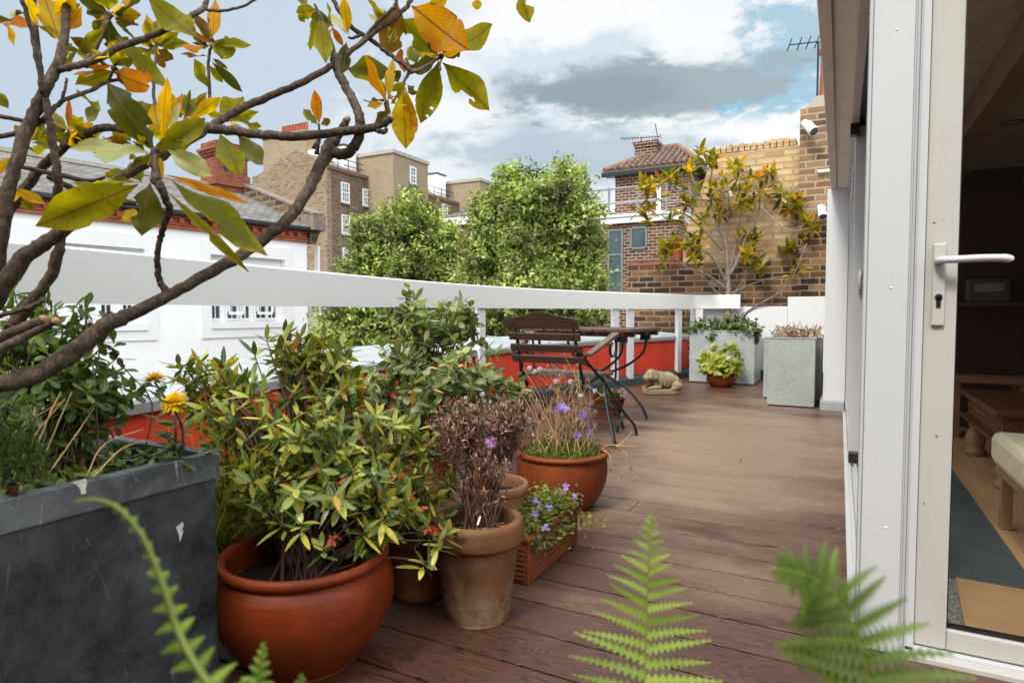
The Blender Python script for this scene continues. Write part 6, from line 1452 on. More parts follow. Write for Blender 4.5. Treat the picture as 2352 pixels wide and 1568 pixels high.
# dry brown flower heads in the tall pot
def seedy(name, label, root, tips, nrm, heads, mat, stemmat, L, k, spread, r0, r1, cat='dry plant', lean=.5):
    t = thing(name, label, cat, tuple(root))
    stems(t, root, tips, r0, r1, stemmat, spread=spread, n=4, join=lean)
    return t
pts, A = blob_pts([wb_(1080, 975, 1.95, 112, 66), wb_(1160, 960, 2.05, 60, 50), wb_(1030, 1000, 1.9, 60, 60), wb_(1110, 1060, 1.9, 80, 50), wb_(1180, 1000, 2.0, 62, 66)], 640, .05)
root = np.array([TALL[0], TALL[1], .235])
dp = thing('dry_flower_plant', 'dense brown purple plant of dried flower heads standing in the tall pot', 'dry plant', tuple(root))
fork = root+(pts[R.choice(len(pts), 34)]-root)*R.uniform(.38, .62, (34, 1)); b = MB()
for q_ in fork:
    s_ = root+R.normal(0, .03, 3)*(1, 1, 0); b.tube(crom([s_, s_+(q_-s_)*.5+R.normal(0, .012, 3), q_], 4), np.linspace(.0030, .0019, 9), 5, False)
for p_ in pts[:330]:
    q_ = fork[np.argmin(np.linalg.norm(fork+(p_-root)*.12-p_, axis=1))]; b.tube(crom([q_, q_+(p_-q_)*.5+(0, 0, .012)+R.normal(0, .006, 3), p_], 3), np.linspace(.0014, .0007, 7), 4, False)
b.build('stem', M['twig'], dp, smooth=True)
B, D, N = whorls(pts, unit(np.array([0, 0, 1.])+R.normal(0, .3, pts.shape)), 8, 10, 110, .004)
leaves('seed_head', 'small', B, D, N, R.uniform(.011, .023, len(B)), R.uniform(.004, .008, len(B)), M['seed'], dp, curl=-.2)
mid = pts[:110]*.65+root*.35+R.normal(0, .035, (110, 3))
B, D, N = whorls(mid, rdir(len(mid)), 3, 30, 100, .01)
leaves('dried_leaf', 'lance', B, D, N, R.uniform(.012, .03, len(B)), .0035, M['seed'], dp, curl=.4)
Bf = np.array([P(1128, 1016, 1.86), P(1148, 1050, 1.85), P(1160, 1010, 1.9)])
B, D, N = whorls(Bf[:1], -unit(Bf[:1]-CAM), 16, 70, 88, .002); leaves('flower', 'small', B, D, N, .020, .005, M['pink'], dp)
fz = []
for u, v, d in ((1092, 968, 1.9), (1118, 972, 1.9), (1215, 965, 2.1), (1040, 985, 1.9), (1160, 930, 2.0), (1108, 905, 2.2), (1070, 915, 2.1)):
    fz.append((P(u, v, d), .011))
fluff(fz, dp)
b = MB(); b.bar(P(1097, 1205, 1.78), P(1103, 1185, 1.80), .006, .0008, (0, 1, 0)); lab(b.build('plant_label', M['white']), 'tiny white plant label stuck in the soil of the tall pot', 'plant label')
b = MB()
for _ in range(110):
    a_ = R.uniform(0, 6.3); r_ = R.uniform(0, .10); p = np.array([TALL[0]+r_*math.cos(a_), TALL[1]+r_*math.sin(a_), .248+R.uniform(0, .012)]); d = np.array([*R.normal(0, 1, 2), R.normal(0, .25)]); d = unit(d)*R.uniform(.01, .03)
    b.tube([p-d, p+d], .0011, 4)
lab(b.build('straw_mulch', M['straw']), 'pale straw mulch on the soil of the tall pot', 'straw', kind='stuff')
# round pot: green sprigs, tan stalks with seed heads, blue daisies
rt = np.array([ROUND[0], ROUND[1], .24])
t = thing('sprig_mat', 'mossy green sprigs and heath filling the top of the wide round pot', 'plant', tuple(rt))
n = 900; a_ = R.uniform(0, 6.28, n); r_ = .19*np.sqrt(R.random(n)); bp = np.stack([rt[0]+r_*np.cos(a_), rt[1]+r_*np.sin(a_), np.full(n, .235)], 1)
hh = R.uniform(.02, .09, n)*(1.2-r_/.19*.6); k = 7
tt = np.linspace(.15, 1, k)[None, :, None]; ax = unit(np.array([0, 0, 1.])+R.normal(0, .3, (n, 3)))
B = (bp[:, None]+ax[:, None]*tt*hh[:, None, None]).reshape(-1, 3); D = np.repeat(ax, k, 0)*.7+R.normal(0, .6, (n*k, 3))
leaves('foliage', 'small', B, D, R.normal(0, 1, (n*k, 3))+(0, 0, .8), R.uniform(.010, .022, n*k), .0045, M['moss'], t, curl=.1)
n = 420; a_ = R.uniform(2.2, 5.6, n); r_ = .19*np.sqrt(R.random(n)); bp = np.stack([rt[0]+r_*np.cos(a_-2.2), rt[1]+r_*np.sin(a_-2.2)-.02, .25+R.uniform(0, .05, n)], 1)
leaves('dry_tuft', 'small', bp, rdir(n)+(0, 0, .6), rdir(n), R.uniform(.008, .016, n), .006, M['tan_seed'], t)
pts, A = blob_pts([wb_(1290, 905, 2.95, 85, 55), wb_(1240, 960, 2.9, 60, 50), wb_(1330, 960, 2.95, 60, 60), wb_(1310, 870, 3.0, 70, 40), wb_(1215, 905, 3.0, 40, 40)], 66, .1)
ex = np.array([P(*q) for q in ((1296, 815, 3.0), (1258, 845, 3.0), (1271, 848, 3.0), (1222, 852, 3.0), (1236, 862, 3.0), (1327, 840, 3.0), (1318, 850, 3.0), (1298, 845, 3.0), (1352, 870, 3.0), (1385, 905, 3.0), (1205, 850, 3.0), (1345, 890, 2.9), (1282, 870, 2.9), (1312, 878, 3.0))])
pts = np.vstack([pts, ex])
ds = thing('dry_stalks', 'thin tan stalks with round seed heads rising from the wide round pot', 'dry plant', tuple(rt))
stems(ds, rt, pts, .0022, .0010, M['straw'], spread=.07, n=4)
B, D, N = whorls(pts, unit(np.array([0, 0, 1.])+R.normal(0, .3, pts.shape)), 9, 10, 120, .004)
leaves('seed_head', 'small', B, D, N, R.uniform(.012, .022, len(B)), .006, M['tan_seed'], ds, curl=-.3)
fz = []
for u, v, d in ((1277, 875, 2.9), (1310, 876, 2.95), (1367, 897, 2.9), (1333, 908, 2.85), (1216, 845, 3.0), (1228, 853, 3.0), (1240, 848, 3.0)): fz.append((P(u, v, d), .014))
fluff(fz, ds)
dsy = thing('blue_daisies', 'blue violet daisies flowering among the dry stalks of the round pot', 'flower', tuple(rt+(.05, 0, 0)))
fl = np.array([P(*q) for q in ((1280, 940, 2.8), (1290, 932, 2.82), (1300, 938, 2.8), (1335, 955, 2.8), (1348, 962, 2.8), (1340, 950, 2.82), (1362, 975, 2.8), (1352, 992, 2.78), (1325, 1000, 2.78))])
B, D, N = whorls(fl, unit(-unit(fl-CAM)+R.normal(0, .45, fl.shape)), 14, 65, 92, .003)

for k_ in range(len(fl)): leaves('bloom', 'small', B[k_*14:k_*14+14], D[k_*14:k_*14+14], N[k_*14:k_*14+14], .022, .0055, M['violet'], dsy, curl=.1)
stems(dsy, rt, fl, .0015, .0010, M['stem'], spread=.05, n=4)
# trailing dead stems over the right edge of the round pot
td = thing('trailing_stems', 'dead flower stems trailing from the round pot over the deck', 'dry plant', tuple(rt+(.15, .05, 0)))
b = MB()
for l in (((1375, 1035, 2.9, 2.2), (1400, 1022, 2.85, 2), (1430, 1024, 2.8, 2), (1468, 1028, 2.8, 1.5)), ((1378, 1032, 2.9, 2), (1410, 1022, 2.85, 2), (1440, 1045, 2.8, 1.6), (1450, 1075, 2.8, 1.2)), ((1380, 1030, 2.9, 2), (1400, 1045, 2.8, 1.6), (1402, 1078, 2.78, 1.2)), ((1420, 1023, 2.82, 1.6), (1440, 1005, 2.85, 1.2), (1452, 990, 2.85, 1)), ((1440, 1046, 2.8, 1.4), (1432, 1075, 2.8, 1.2), (1427, 1098, 2.8, 1))): limb(l, 5, 5, 0)
b.build('stem', M['straw'], td, smooth=True)
pe = np.array([P(*q) for q in ((1468, 1028, 2.8), (1450, 1076, 2.8), (1402, 1080, 2.78), (1452, 990, 2.85), (1427, 1100, 2.8), (1462, 1098, 2.8), (1410, 1068, 2.78))])
B, D, N = whorls(pe, rdir(len(pe)), 7, 10, 100, .004); leaves('seed_head', 'small', B, D, N, .016, .005, M['tan_seed'], td)
# bellflowers in the trough
tr_c = np.array([(TX0+TX1)/2, (TYa+TYb)/2, .125])
cp = thing('bellflower_mat', 'trailing violet bellflowers filling the ribbed clay trough', 'flower', tuple(tr_c))
n = 700; bp = np.stack([R.uniform(TX0+.01, TX1-.005, n), R.uniform(TYa+.01, TYb-.01, n), np.full(n, .12)], 1)
hh = .035+.075*R.random(n)*np.clip((bp[:, 1]-TYa)/.44+.5, .5, 1.2); ax = unit(np.array([.12, .05, 1.])+R.normal(0, .35, (n, 3)))
edge = R.random(n) < .10; ax[edge] += (1.6, 0, -.8); hh[edge] *= .9
k = 5; tt = np.linspace(.3, 1, k)[None, :, None]
B = (bp[:, None]+ax[:, None]*tt*hh[:, None, None]).reshape(-1, 3); D = R.normal(0, 1, (n*k, 3))*(1, 1, .4)+np.repeat(ax, k, 0)*.3
leaves('foliage', 'round', B, D, R.normal(0, .4, (n*k, 3))+(0, 0, 1), R.uniform(.009, .021, n*k), R.uniform(.008, .016, n*k), M['camp'], cp, curl=.2)
fl = []
for u, v, d in ((1300, 1115, 2.5), (1306, 1120, 2.5), (1290, 1128, 2.48), (1262, 1122, 2.45), (1275, 1126, 2.45), (1312, 1135, 2.45), (1325, 1140, 2.45), (1240, 1130, 2.4), (1225, 1140, 2.4), (1248, 1175, 2.2), (1240, 1165, 2.22), (1258, 1180, 2.2), (1232, 1182, 2.2), (1222, 1190, 2.15), (1262, 1168, 2.25), (1245, 1190, 2.15), (1300, 1128, 2.47), (1316, 1142, 2.42), (1250, 1210, 2.1), (1206, 1150, 2.3), (1230, 1152, 2.3)): fl.append(P(u, v, d-.05)+R.normal(0, .004, 3))
for q_ in np.array(fl)[::2]:
    B, D, N = whorls(q_[None], unit(-unit(q_-CAM)*.6+(0, 0, .6)+R.normal(0, .35, 3))[None], 5, 62, 75, .002)
    leaves('bell_flower', 'oval', B, D, N, .017, .0095, M['violet'], cp, curl=.15)
tr_t = bp[edge][:40]; b = MB()
for p in tr_t:
    b.tube(crom([p+(0, 0, .01), p+(.03, 0, .03), (TX1+.02, p[1], .13), (TX1+.025, p[1]+R.normal(0, .02), R.uniform(.07, .12))], 4), .0011, 4)
b.build('stem', M['stem'], cp, smooth=True)
# middle pot remains
shrub('withered_plant', 'withered twiggy plant in the half hidden thin rimmed pot', (MID[0], MID[1], .235), [wb_(1120, 1080, 2.3, 60, 36)], 26, 4, 'lance', .03, .009, M['dead'], M['twig'], .0025, .001, .3, .1, cat='plant')
shrub('shaded_plant', 'dark leafy plant in the shaded pot between bowl and tall pot', (b3[0], b3[1], .17), [wb_(950, 1170, 2.0, 60, 40), wb_(900, 1150, 2.1, 60, 40)], 40, 7, 'toothed', .055, .02, M['mint'], M['twig'], .003, .001, .2, .2, cat='plant')
shrub('back_pot_plant', 'dark low leaves in the pot behind the big bowl', (b2[0], b2[1], .22), [wb_(800, 1070, 2.35, 90, 60)], 60, 7, 'oval', .05, .026, M['mint'], M['twig'], .003, .001, .2, .2, cat='plant')
# grass tuft by the red wall
gt = thing('grass_tuft', 'bright yellow green grass tuft between the zinc planter and the red wall', 'grass plant', tuple(top(535, 1200, 1.95, .2)))
n = 520; c = top(545, 1200, 1.95, .2); bp = c+np.stack([R.normal(-.02, .10, n), R.normal(0, .09, n), np.zeros(n)], 1); D = unit(np.array([0, 0, 1.])+R.normal(0, .42, (n, 3))); D[:, 2] = np.abs(D[:, 2])
leaves('blades', 'blade', bp, D, R.normal(0, 1, (n, 3))+(0, -.6, .3), R.uniform(.13, .30, n), R.uniform(.004, .007, n), M['blade'], gt, curl=R.uniform(.1, .7, n))
c2 = top(455, 1180, 1.7, .3); n = 160; bp = c2+np.stack([R.normal(0, .07, n), R.normal(.1, .07, n), np.zeros(n)], 1); D = unit(np.array([0, 0, 1.])+R.normal(0, .35, (n, 3)))
g2 = thing('grass_tuft', 'sparser grass tuft just behind the planter end under the yellow flowers', 'grass plant', tuple(c2))
leaves('blades', 'blade', bp, D, R.normal(0, 1, (n, 3))+(0, -.6, .3), R.uniform(.14, .30, n), R.uniform(.004, .006, n), M['blade'], g2, curl=R.uniform(.1, .6, n))
# ------------------------------------------------------------------ plants in the zinc planter
zs = PZ-.05
shrub('green_shrub', 'dark green small leaved shrub under the magnolia limb in the zinc planter', top(60, 900, 1.42, zs),
    [wb_(60, 790, 1.45, 95, 70), wb_(160, 755, 1.45, 80, 48), wb_(110, 850, 1.42, 120, 60), wb_(40, 900, 1.4, 80, 60), wb_(200, 860, 1.45, 60, 60), wb_(150, 930, 1.38, 100, 50), wb_(215, 930, 1.42, 45, 50)],
    170, 7, 'obov', .043, .019, M['mint'], M['stem'], .0028, .0012, .2, .15, .5, 35, 105, extra=[(268, 822, 1.5), (285, 845, 1.5), (232, 800, 1.48), (240, 735, 1.48), (200, 715, 1.48), (170, 712, 1.48), (120, 705, 1.48), (262, 890, 1.45), (225, 765, 1.48)], stemfrac=.6, spread=.07, cluster=3, cs=.8)
t = thing('bare_stems', 'leaning bare brown stems at the foot of the small leaved shrub', 'dry plant', tuple(top(40, 1000, 1.3, zs)))
b = MB()
for l in (((30, 1100, 1.2, 2.4), (80, 1000, 1.25, 2.2), (150, 915, 1.32, 1.6)), ((60, 1090, 1.2, 2.4), (110, 960, 1.25, 2), (140, 900, 1.3, 1.6)), ((-10, 1040, 1.2, 2.2), (60, 970, 1.24, 2), (140, 925, 1.3, 1.6)), ((90, 1080, 1.22, 2.2), (130, 980, 1.27, 1.8), (165, 900, 1.32, 1.4)), ((110, 1090, 1.22, 2), (180, 990, 1.3, 1.6), (250, 890, 1.45, 1.2), (292, 850, 1.5, 1)), ((200, 1090, 1.22, 1.8), (240, 1020, 1.28, 1.5), (330, 985, 1.35, 1.2)), ((215, 1095, 1.22, 2), (280, 1030, 1.28, 1.6), (345, 1010, 1.34, 1.2))): limb(l, 6, 5, 0)
b.build('stem', M['straw'], t, smooth=True)
ch_ = thing('yellow_chrysanthemum', 'chrysanthemum plant with bright yellow blooms at the planter corner', 'flower', tuple(top(390, 1060, 1.42, zs)))
hd = [(355, 869, 1.42, (-.2, .1, 1.), .026), (400, 924, 1.36, (.15, -.55, .75), .030), (486, 1000+78, 1.44, (.2, -.3, .9), .011)]
for u, v, d, ax, r_ in hd[:2]:
    c = P(u, v, d); PB, PD, PN, PL = [], [], [], []
    for ring, (n_, th0, th1, rr) in enumerate(((26, 78, 90, 1.05), (24, 62, 74, .98), (20, 42, 56, .85), (16, 14, 32, .6))):
        B, D, N = whorls(np.array([c]), np.array([ax], float), n_, th0, th1, .002)
        PB.append(B); PD.append(D); PN.append(N); PL.append(np.full(len(B), r_*rr))
    leaves('bloom', 'oval', np.vstack(PB), np.vstack(PD), np.vstack(PN), np.hstack(PL), r_*.30, M['yellow'], ch_, curl=.18)
root = top(392, 1075, 1.40, zs)
tips = [P(355, 876, 1.42), P(398, 932, 1.365)]
stems(ch_, root, tips, .0035, .0025, M['twig'], spread=.012, n=6)
q = []
for tip in tips:
    for f in np.linspace(.12, .93, 11): q.append(root+(tip-root)*f+R.normal(0, .006, 3))
q = np.array(q); n = len(q)
B, D, N = whorls(q, np.tile([[0, 0, 1.]], (n, 1)), 3, 50, 95, .01)
leaves('foliage', 'lobed', B, D, N, R.uniform(.028, .046, len(B)), R.uniform(.018, .028, len(B)), M['chrys'], ch_, curl=.25)
of = thing('orange_bud', 'tiny orange flower bud at the rim corner of the zinc planter', 'flower', tuple(P(484, 1012, 1.42)))
B, D, N = whorls(np.array([P(484, 1012, 1.42)]), np.array([[.1, -.2, 1.]]), 14, 30, 85, .002); leaves('petals', 'oval', B, D, N, .011, .005, M['mag_o'], of)
B, D, N = whorls(np.array([P(484, 1022, 1.42), P(478, 1030, 1.41)]), np.array([[.1, -.2, 1.]]*2), 6, 40, 100, .01); leaves('foliage', 'lobed', B, D, N, .03, .018, M['chrys'], of)
rs = thing('rosemary_sprigs', 'upright rosemary sprigs in the near end of the zinc planter', 'herb', tuple(top(40, 1080, 1.1, zs)))
qs = []
for u, v0, v1 in ((30, 925, 1110), (48, 950, 1110), (75, 960, 1100), (10, 990, 1120), (62, 1010, 1120), (95, 1020, 1110), (-5, 930, 1110)):
    for f in np.linspace(0, 1, 34): qs.append(P(u+10*f*math.sin(u), v0+(v1-v0)*f, 1.10))
qs = np.array(qs)+R.normal(0, .003, (len(qs), 3)); B, D, N = whorls(qs, np.tile([[0, 0, 1.]], (len(qs), 1)), 3, 20, 60, .004)
leaves('needles', 'blade', B, D, N, R.uniform(.018, .032, len(B)), .0034, M['chrys'], rs, curl=.15)
gc = thing('ground_cover', 'low mixed seedlings and ground cover along the rim of the zinc planter', 'plant', tuple(top(300, 1080, 1.25, zs)))
n = 260; bp = np.stack([R.uniform(PXr-.42, PXr-.03, n), R.uniform(.35, PYe-.03, n), np.full(n, zs)+R.uniform(.0, .05, n)], 1)
B, D, N = whorls(bp, unit(np.array([.1, 0, 1.])+R.normal(0, .3, bp.shape)), 5, 40, 95, .006)
leaves('foliage', 'lobed', B, D, N, R.uniform(.015, .040, len(B)), R.uniform(.010, .024, len(B)), [M['chrys'], M['ivy'], M['moss']], gc, curl=.25, mi=R.integers(0, 3, len(B)))
n = 110; bp = np.stack([R.uniform(PXr-.45, PXr-.02, n), R.uniform(.05, .75, n), zs+R.uniform(.0, .05, n)], 1)
lv = leaves('dead_leaves', 'oval', bp, R.normal(0, 1, (n, 3))*(1, 1, .4), R.normal(0, .5, (n, 3))+(0, 0, 1), R.uniform(.03, .075, n), R.uniform(.015, .04, n), M['dead'], None, curl=R.uniform(-.5, .6, n), wave=.2)
lab(lv, 'brown dead leaves littering the soil of the zinc planter', 'leaf litter', kind='stuff')
# ------------------------------------------------------------------ far planter: small magnolia, ivy, dead leaves
DM = 8.45
sm = thing('young_magnolia', 'young magnolia tree with pale trunk and yellow orange leaves at the far wall', 'tree', (*P(1672, 740, DM+.2)[:2], BPz-.05))
def z7(l, d0=DM+.15, dv=0.): return [(1317+.3*x, 188+.3*y, d0+dv*i/(len(l)-1), r) for i, (x, y, r) in enumerate(l)]
def z8(l, d0=DM+.15, dv=0.): return [(1317+.3*x, 564.5+.3*y, d0+dv*i/(len(l)-1), r) for i, (x, y, r) in enumerate(l)]
b = MB()
limb(z8([(1178, 640, 8.5), (1178, 560, 8), (1186, 400, 7), (1182, 250, 6.5), (1172, 50, 6)])+z7([(1168, 1270, 5.5), (1150, 1190, 5), (1110, 1120, 4), (1065, 960, 3.3), (1045, 850, 2.7), (1060, 700, 2), (1070, 600, 1.5)])[0:], 8)
limb(z7([(1190, 1480, 5), (1240, 1400, 4.5), (1290, 1280, 4.5), (1325, 1190, 4), (1390, 1090, 3.8), (1425, 960, 3.2), (1432, 800, 2.3)], dv=-.3), 7)
limb(z7([(1420, 850, 2), (1380, 800, 1.8), (1290, 700, 1.5), (1250, 640, 1.3)], DM-.15), 6)
limb(z7([(1170, 1200, 4), (1190, 1100, 3.5), (1195, 950, 2.6), (1180, 840, 2), (1160, 800, 1.3)], dv=.3), 6)
limb(z7([(1195, 1440, 4.5), (1225, 1330, 4), (1262, 1150, 3.2), (1290, 980, 2.4), (1335, 830, 1.6)], dv=.25), 6)
limb(z7([(1175, 1540, 4), (1100, 1400, 3.2), (1030, 1310, 2.6), (960, 1290, 2), (900, 1260, 1.4)], dv=-.3), 6)
limb(z8([(1165, 330, 4), (1080, 260, 3.2), (1000, 215, 2.8), (890, 175, 2.3), (800, 120, 1.8), (720, 60, 1.3)], dv=-.35), 6)
limb(z8([(1165, 400, 3), (1070, 330, 2.6), (990, 210, 2.2), (960, 60, 1.6)], dv=.3), 6)
limb(z8([(1195, 370, 3), (1350, 300, 2.4), (1500, 250, 2), (1650, 235, 1.5)], dv=-.4), 6)
limb(z8([(1300, 540, 2.6), (1380, 470, 2.4), (1470, 420, 2.2), (1570, 360, 2), (1680, 240, 1.6)]+[(1790, -20, 1.2)], dv=-.5), 6)
limb(z7([(1140, 1290, 2.8), (1050, 1190, 2.6), (950, 1090, 2.2), (870, 1020, 2), (740, 985, 1.6), (650, 1020, 1.3), (540, 1000, 1)], dv=-.3), 6)
limb(z7([(1430, 960, 2.4), (1520, 1040, 2), (1640, 1140, 1.6), (1750, 1130, 1.3), (1840, 1110, 1)], DM-.15, -.4), 6)
limb(z7([(1055, 910, 2), (960, 900, 1.7), (860, 890, 1.4), (740, 760, 1)], dv=-.2), 6)
limb(z7([(1065, 980, 2), (1000, 920, 1.6), (960, 850, 1.2), (900, 700, 1)], dv=.2), 6)
limb(z7([(1330, 1190, 2), (1420, 1180, 1.6), (1520, 1100, 1.3), (1600, 930, 1)], DM, -.2), 6)
limb(z7([(1430, 900, 1.7), (1490, 790, 1.3), (1500, 710, 1)], DM-.1), 6); limb(z7([(700, 1240, 1.6), (720, 1180, 1.2), (790, 1110, 1)], DM-.2), 6)
limb(z8([(1180, 440, 2.2), (1260, 330, 1.8), (1310, 240, 1.4), (1300, 180, 1)], dv=-.2), 6)
b.build('trunk', M['barkgrey'], sm, smooth=True)
cl7 = [(560, 790), (540, 800), (600, 760), (720, 740), (740, 720), (900, 690), (880, 680), (960, 560), (1050, 560), (1090, 590), (1060, 620), (1020, 590), (1240, 640), (1270, 660), (1480, 700), (1520, 690), (1430, 730), (1400, 740), (1600, 880), (1660, 870), (1570, 920), (1700, 900), (1650, 940), (1580, 860), (1720, 930), (1780, 1050), (1740, 1080), (1860, 1100), (1840, 1130), (480, 990), (580, 970), (550, 1000), (740, 1060), (760, 1030), (780, 1200), (750, 1290), (700, 1270), (900, 1260), (860, 1280), (960, 1290), (1290, 940), (1260, 960), (1380, 900), (1110, 1010), (1150, 1020), (1420, 1200), (1380, 1190), (1600, 1290), (1640, 1300), (1050, 800), (1080, 830), (1220, 820), (1180, 790), (960, 850), (920, 880), (870, 930), (640, 900), (800, 770), (1330, 830), (1020, 1000), (950, 1320), (1340, 1350), (1310, 1330)]
cl8 = [(720, 30), (690, 60), (930, 100), (1640, 20), (1670, 0), (1690, 215), (1660, 230), (1740, 200), (1830, 230), (1870, 220), (1450, 180), (1420, 160), (1330, 60), (1360, 20)]
pts = np.array([P(1317+.3*x, 188+.3*y, DM+random.uniform(-.25, .3)) for x, y in cl7]+[P(1317+.3*x, 564.5+.3*y, DM+random.uniform(-.3, .2)) for x, y in cl8])
pts = np.vstack([pts, pts[R.random(len(pts)) < .75]+R.normal(0, .07, (int(0), 3)) if False else pts+R.normal(0, .09, pts.shape)])
A = unit(np.array([0, -.2, 1.])+R.normal(0, .45, pts.shape)); B, D, N = whorls(pts, A, 8, 25, 110, .03)
keep = R.random(len(B)) < .9; B, D, N = B[keep], D[keep], N[keep]
n = len(B); mi = R.choice(6, n, p=[.54, .17, .17, .05, .03, .04])
leaves('crown', 'lance', B, D, N, R.uniform(.10, .19, n), R.uniform(.045, .068, n), [M['mag_'+c] for c in 'gdyopb'], sm, curl=R.uniform(0, .4, n), mi=mi, fold=1.4)
iv = thing('ivy_mat', 'trailing ivy and small leaves covering the top of the large galvanised planter', 'ivy', ((BPx0+BPx1)/2, BPy+.3, BPz))
pts, A = blob_pts([(BPx0+.2, BPy+.12, BPz+.06, .25, .2, .12), (BPx0+.45, BPy+.2, BPz+.08, .3, .25, .12), (BPx1-.12, BPy+.1, BPz+.05, .2, .2, .13), (BPx1+.02, BPy+.0, BPz-.02, .06, .12, .12), (BPx0+.02, BPy+.05, BPz+.02, .1, .1, .08), (BPx0+.28, BPy+.02, BPz-.04, .07, .06, .09)], 420, .3)
B, D, N = whorls(pts, unit(A+(0, 0, .4)), 4, 30, 95, .02); leaves('foliage', 'round', B, D, N, R.uniform(.02, .045, len(B)), R.uniform(.018, .04, len(B)), M['ivy'], iv, curl=.2)
pts = np.array([P(u, v, 8.15) for u, v in ((1685, 735), (1700, 730), (1712, 726), (1690, 745), (1705, 742), (1676, 740))]); B, D, N = whorls(pts, unit(np.array([0, 0, 1.])+R.normal(0, .3, pts.shape)), 3, 10, 50, .02)
leaves('dead_leaves', 'lance', B, D, N, R.uniform(.09, .15, len(B)), .05, M['dead'], iv, curl=.3)
rt = np.array([LIME[0], LIME[1], .15])
shrub('lime_plant', 'bushy plant with bright lime leaves in the small round orange pot', rt, [(rt[0], rt[1], .35, .27, .23, .19, 1.), (rt[0], rt[1]-.08, .24, .26, .2, .12, .6)], 105, 5, 'round', .075, .056, M['lime'], M['stem'], .004, .002, .3, .55, .7, 40, 100, cat='plant')
dg_ = thing('dry_grass', 'dry straw coloured dead plant in the pale panelled planter box', 'dry plant', (*P(1815, 770, 6.3)[:2], GZ-.04))
c = np.array([(gA[0]+gB[0])/2, GY+.25, GZ-.04]); n = 190; bp = c+np.stack([R.uniform(-.17, .2, n), R.uniform(-.12, .3, n), np.zeros(n)], 1); D = unit(np.array([0, 0, .9])+R.normal(0, .5, (n, 3)))
leaves('stalks', 'blade', bp, D, R.normal(0, 1, (n, 3)), R.uniform(.06, .24, n), .008, M['tan_seed'], dg_, curl=R.uniform(-.5, .7, n))
q = bp+D*.12; leaves('dried_leaf', 'lance', q, rdir(n), rdir(n), R.uniform(.04, .08, n), .016, M['tan_seed'], dg_, curl=.4)
sp2 = thing('white_flowered_plant', 'low green plant with tiny white flowers in the wide low pot', 'plant', (SMALL[0], SMALL[1], .15))
n = 240; a_ = R.uniform(0, 6.28, n); r_ = .125*np.sqrt(R.random(n)); bp = np.stack([SMALL[0]+r_*np.cos(a_), SMALL[1]+r_*np.sin(a_), .15+R.uniform(0, .06, n)], 1)
B, D, N = whorls(bp, unit(np.array([0, 0, 1.])+R.normal(0, .4, (n, 3))), 4, 30, 95, .01); leaves('foliage', 'oval', B, D, N, R.uniform(.015, .03, len(B)), .011, M['camp'], sp2)
fl = np.array([P(u, v, 5.35) for u, v in ((1430, 893), (1436, 902), (1424, 900), (1434, 910), (1405, 895), (1428, 908))]); B, D, N = whorls(fl, unit(fl*0+(0, -.6, .8)), 6, 60, 90, .002); leaves('flower', 'oval', B, D, N, .022, .012, M['whitepet'], sp2)
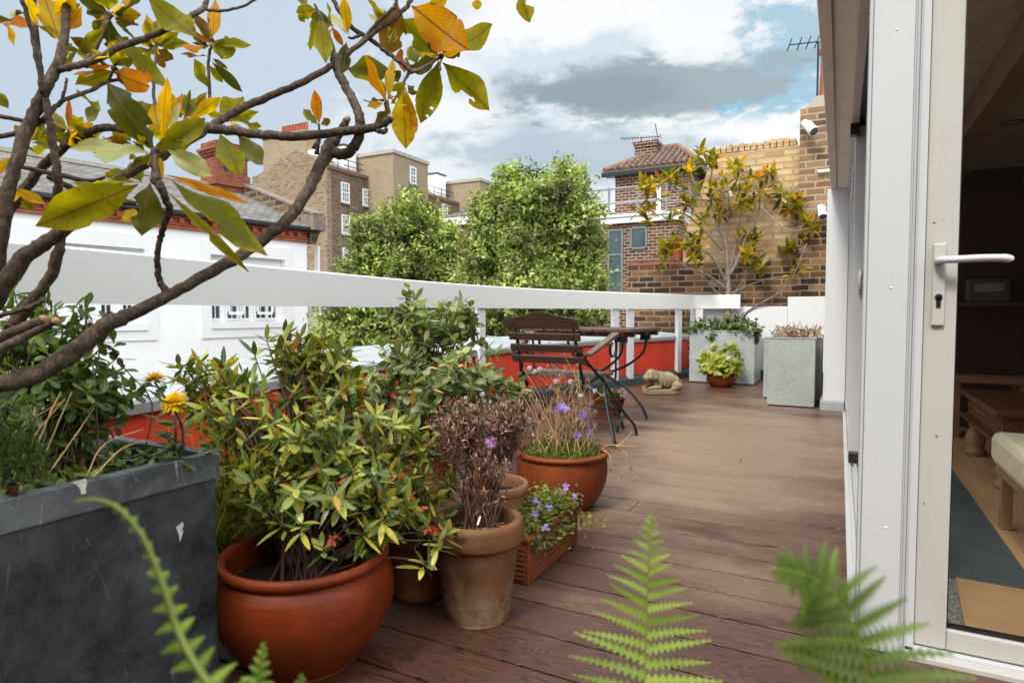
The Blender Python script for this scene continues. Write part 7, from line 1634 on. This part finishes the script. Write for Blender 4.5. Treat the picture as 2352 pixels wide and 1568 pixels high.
# ------------------------------------------------------------------ ferns close to the lens
ft = thing('fern_trough', 'plain dark trough of ferns standing just below the lens', 'trough', (.0, .36, 0))
b = MB(); fx0, fx1 = -.42, .34; b.box(fx0, fx1, .22, .40, .0, .30); b.build('body', M['black'], ft, bevel=.006)
b = MB(); b.box(fx0+.015, fx1-.015, .235, .385, .3002, .304); b.build('soil', M['soil'], ft)
def frond(label, path, pin, npair, matn, t0=.0, wid=.24, rr=2.2, group='fern fronds in front of the lens', tilt=(0, 0, 0), droop=.25, foot=None, thick=.003):
    q = crom([P(*p) for p in path], 10); base = q[-1]
    t = thing('fern', label, 'fern', tuple(foot if foot is not None else base), group)
    rb = [np.array(base), np.array(base)*.5+np.array(foot)*.5+(0, .0, .03), np.array(foot)] if foot is not None else []
    full = q+crom(rb, 5)[1:] if rb else q
    b = MB(); b.tube(full, [rr*.55/F*.5*(.35+.65*min(1, i/len(q)))*1.6 for i in range(len(full))], 6); b.build('stalk', m_plain('fern_stalk', (.20, .24, .04), .5), t, smooth=True)
    q = np.array(q); s = np.concatenate([[0], np.cumsum(np.linalg.norm(np.diff(q, axis=0), axis=1))]); S_ = s[-1]
    Bq, Dq, Nq, Lq, Wq = [], [], [], [], []
    tt = t0+(1-t0)*((np.arange(npair)+.4)/npair)**1.3
    for i, f in enumerate(tt):
        for sd_ in (-1, 1):
            ff = min(.995, f+(.35/npair if sd_ > 0 else 0)); p = np.array([np.interp(ff*S_, s, q[:, k]) for k in range(3)]); p2 = np.array([np.interp(max(0, ff-.03)*S_, s, q[:, k]) for k in range(3)])
            up = unit(p2-p); view = unit(p-CAM); nn = unit(-view+np.array(tilt)+R.normal(0, .10, 3)); side = unit(np.cross(up, nn))*sd_
            L = pin(f)*random.uniform(.9, 1.08)
            Bq.append(p); Dq.append(side*.95+up*(.42-.25*f)+R.normal(0, .05, 3)); Nq.append(nn+up*.15); Lq.append(L); Wq.append(L*wid*.34+.0040+thick)
    leaves('pinnae', 'pinna', Bq, Dq, Nq, Lq, Wq, M[matn], t, curl=R.uniform(0, 2*droop, len(Bq)), fold=.8)
    return t
frond('upright bright fern frond with evenly spaced leaflets in front of the deck', [(1497, 1183, .62), (1491, 1270, .615), (1487, 1380, .61), (1483, 1500, .6), (1480, 1650, .58)], lambda f: .003+.088*f if f < .8 else .073, 17, 'fern', 0.0, .22, 3., foot=(.11, .37, .30))
frond('blurred drooping fern frond overlapping the foot of the white corner post', [(1762, 1306, .36), (1815, 1310, .362), (1870, 1328, .365), (1920, 1370, .365), (1958, 1440, .36), (1985, 1530, .355), (2005, 1660, .35)], lambda f: .004+.046*min(1, f*1.3)**.9, 14, 'fernd', .06, .30, 4., foot=(.2, .30, .30), tilt=(-.2, 0, .3), thick=.006)
frond('blurred curled young fern frond in front of the zinc planter', [(172, 1152, .37), (225, 1148, .37), (275, 1170, .37), (325, 1228, .37), (358, 1300, .37), (385, 1375, .37), (405, 1440, .37), (445, 1520, .365), (520, 1630, .36)], lambda f: .003+.022*max(0, (f-.36))**.9, 14, 'fern', .12, .6, 8.0, foot=(-.28, .33, .30), droop=.6)
frond('small blurred fern tip pointing up in front of the big bowl', [(607, 1478, .45), (598, 1530, .45), (588, 1600, .45), (580, 1680, .44)], lambda f: .002+.02*f, 8, 'fern', .0, .45, 4., foot=(-.2, .34, .30))
frond('tiny blurred fern tip at the lower edge under the big bowl', [(694, 1550, .42), (688, 1600, .42), (680, 1680, .42)], lambda f: .002+.016*f, 6, 'fernd', .0, .45, 4., foot=(-.15, .33, .30))
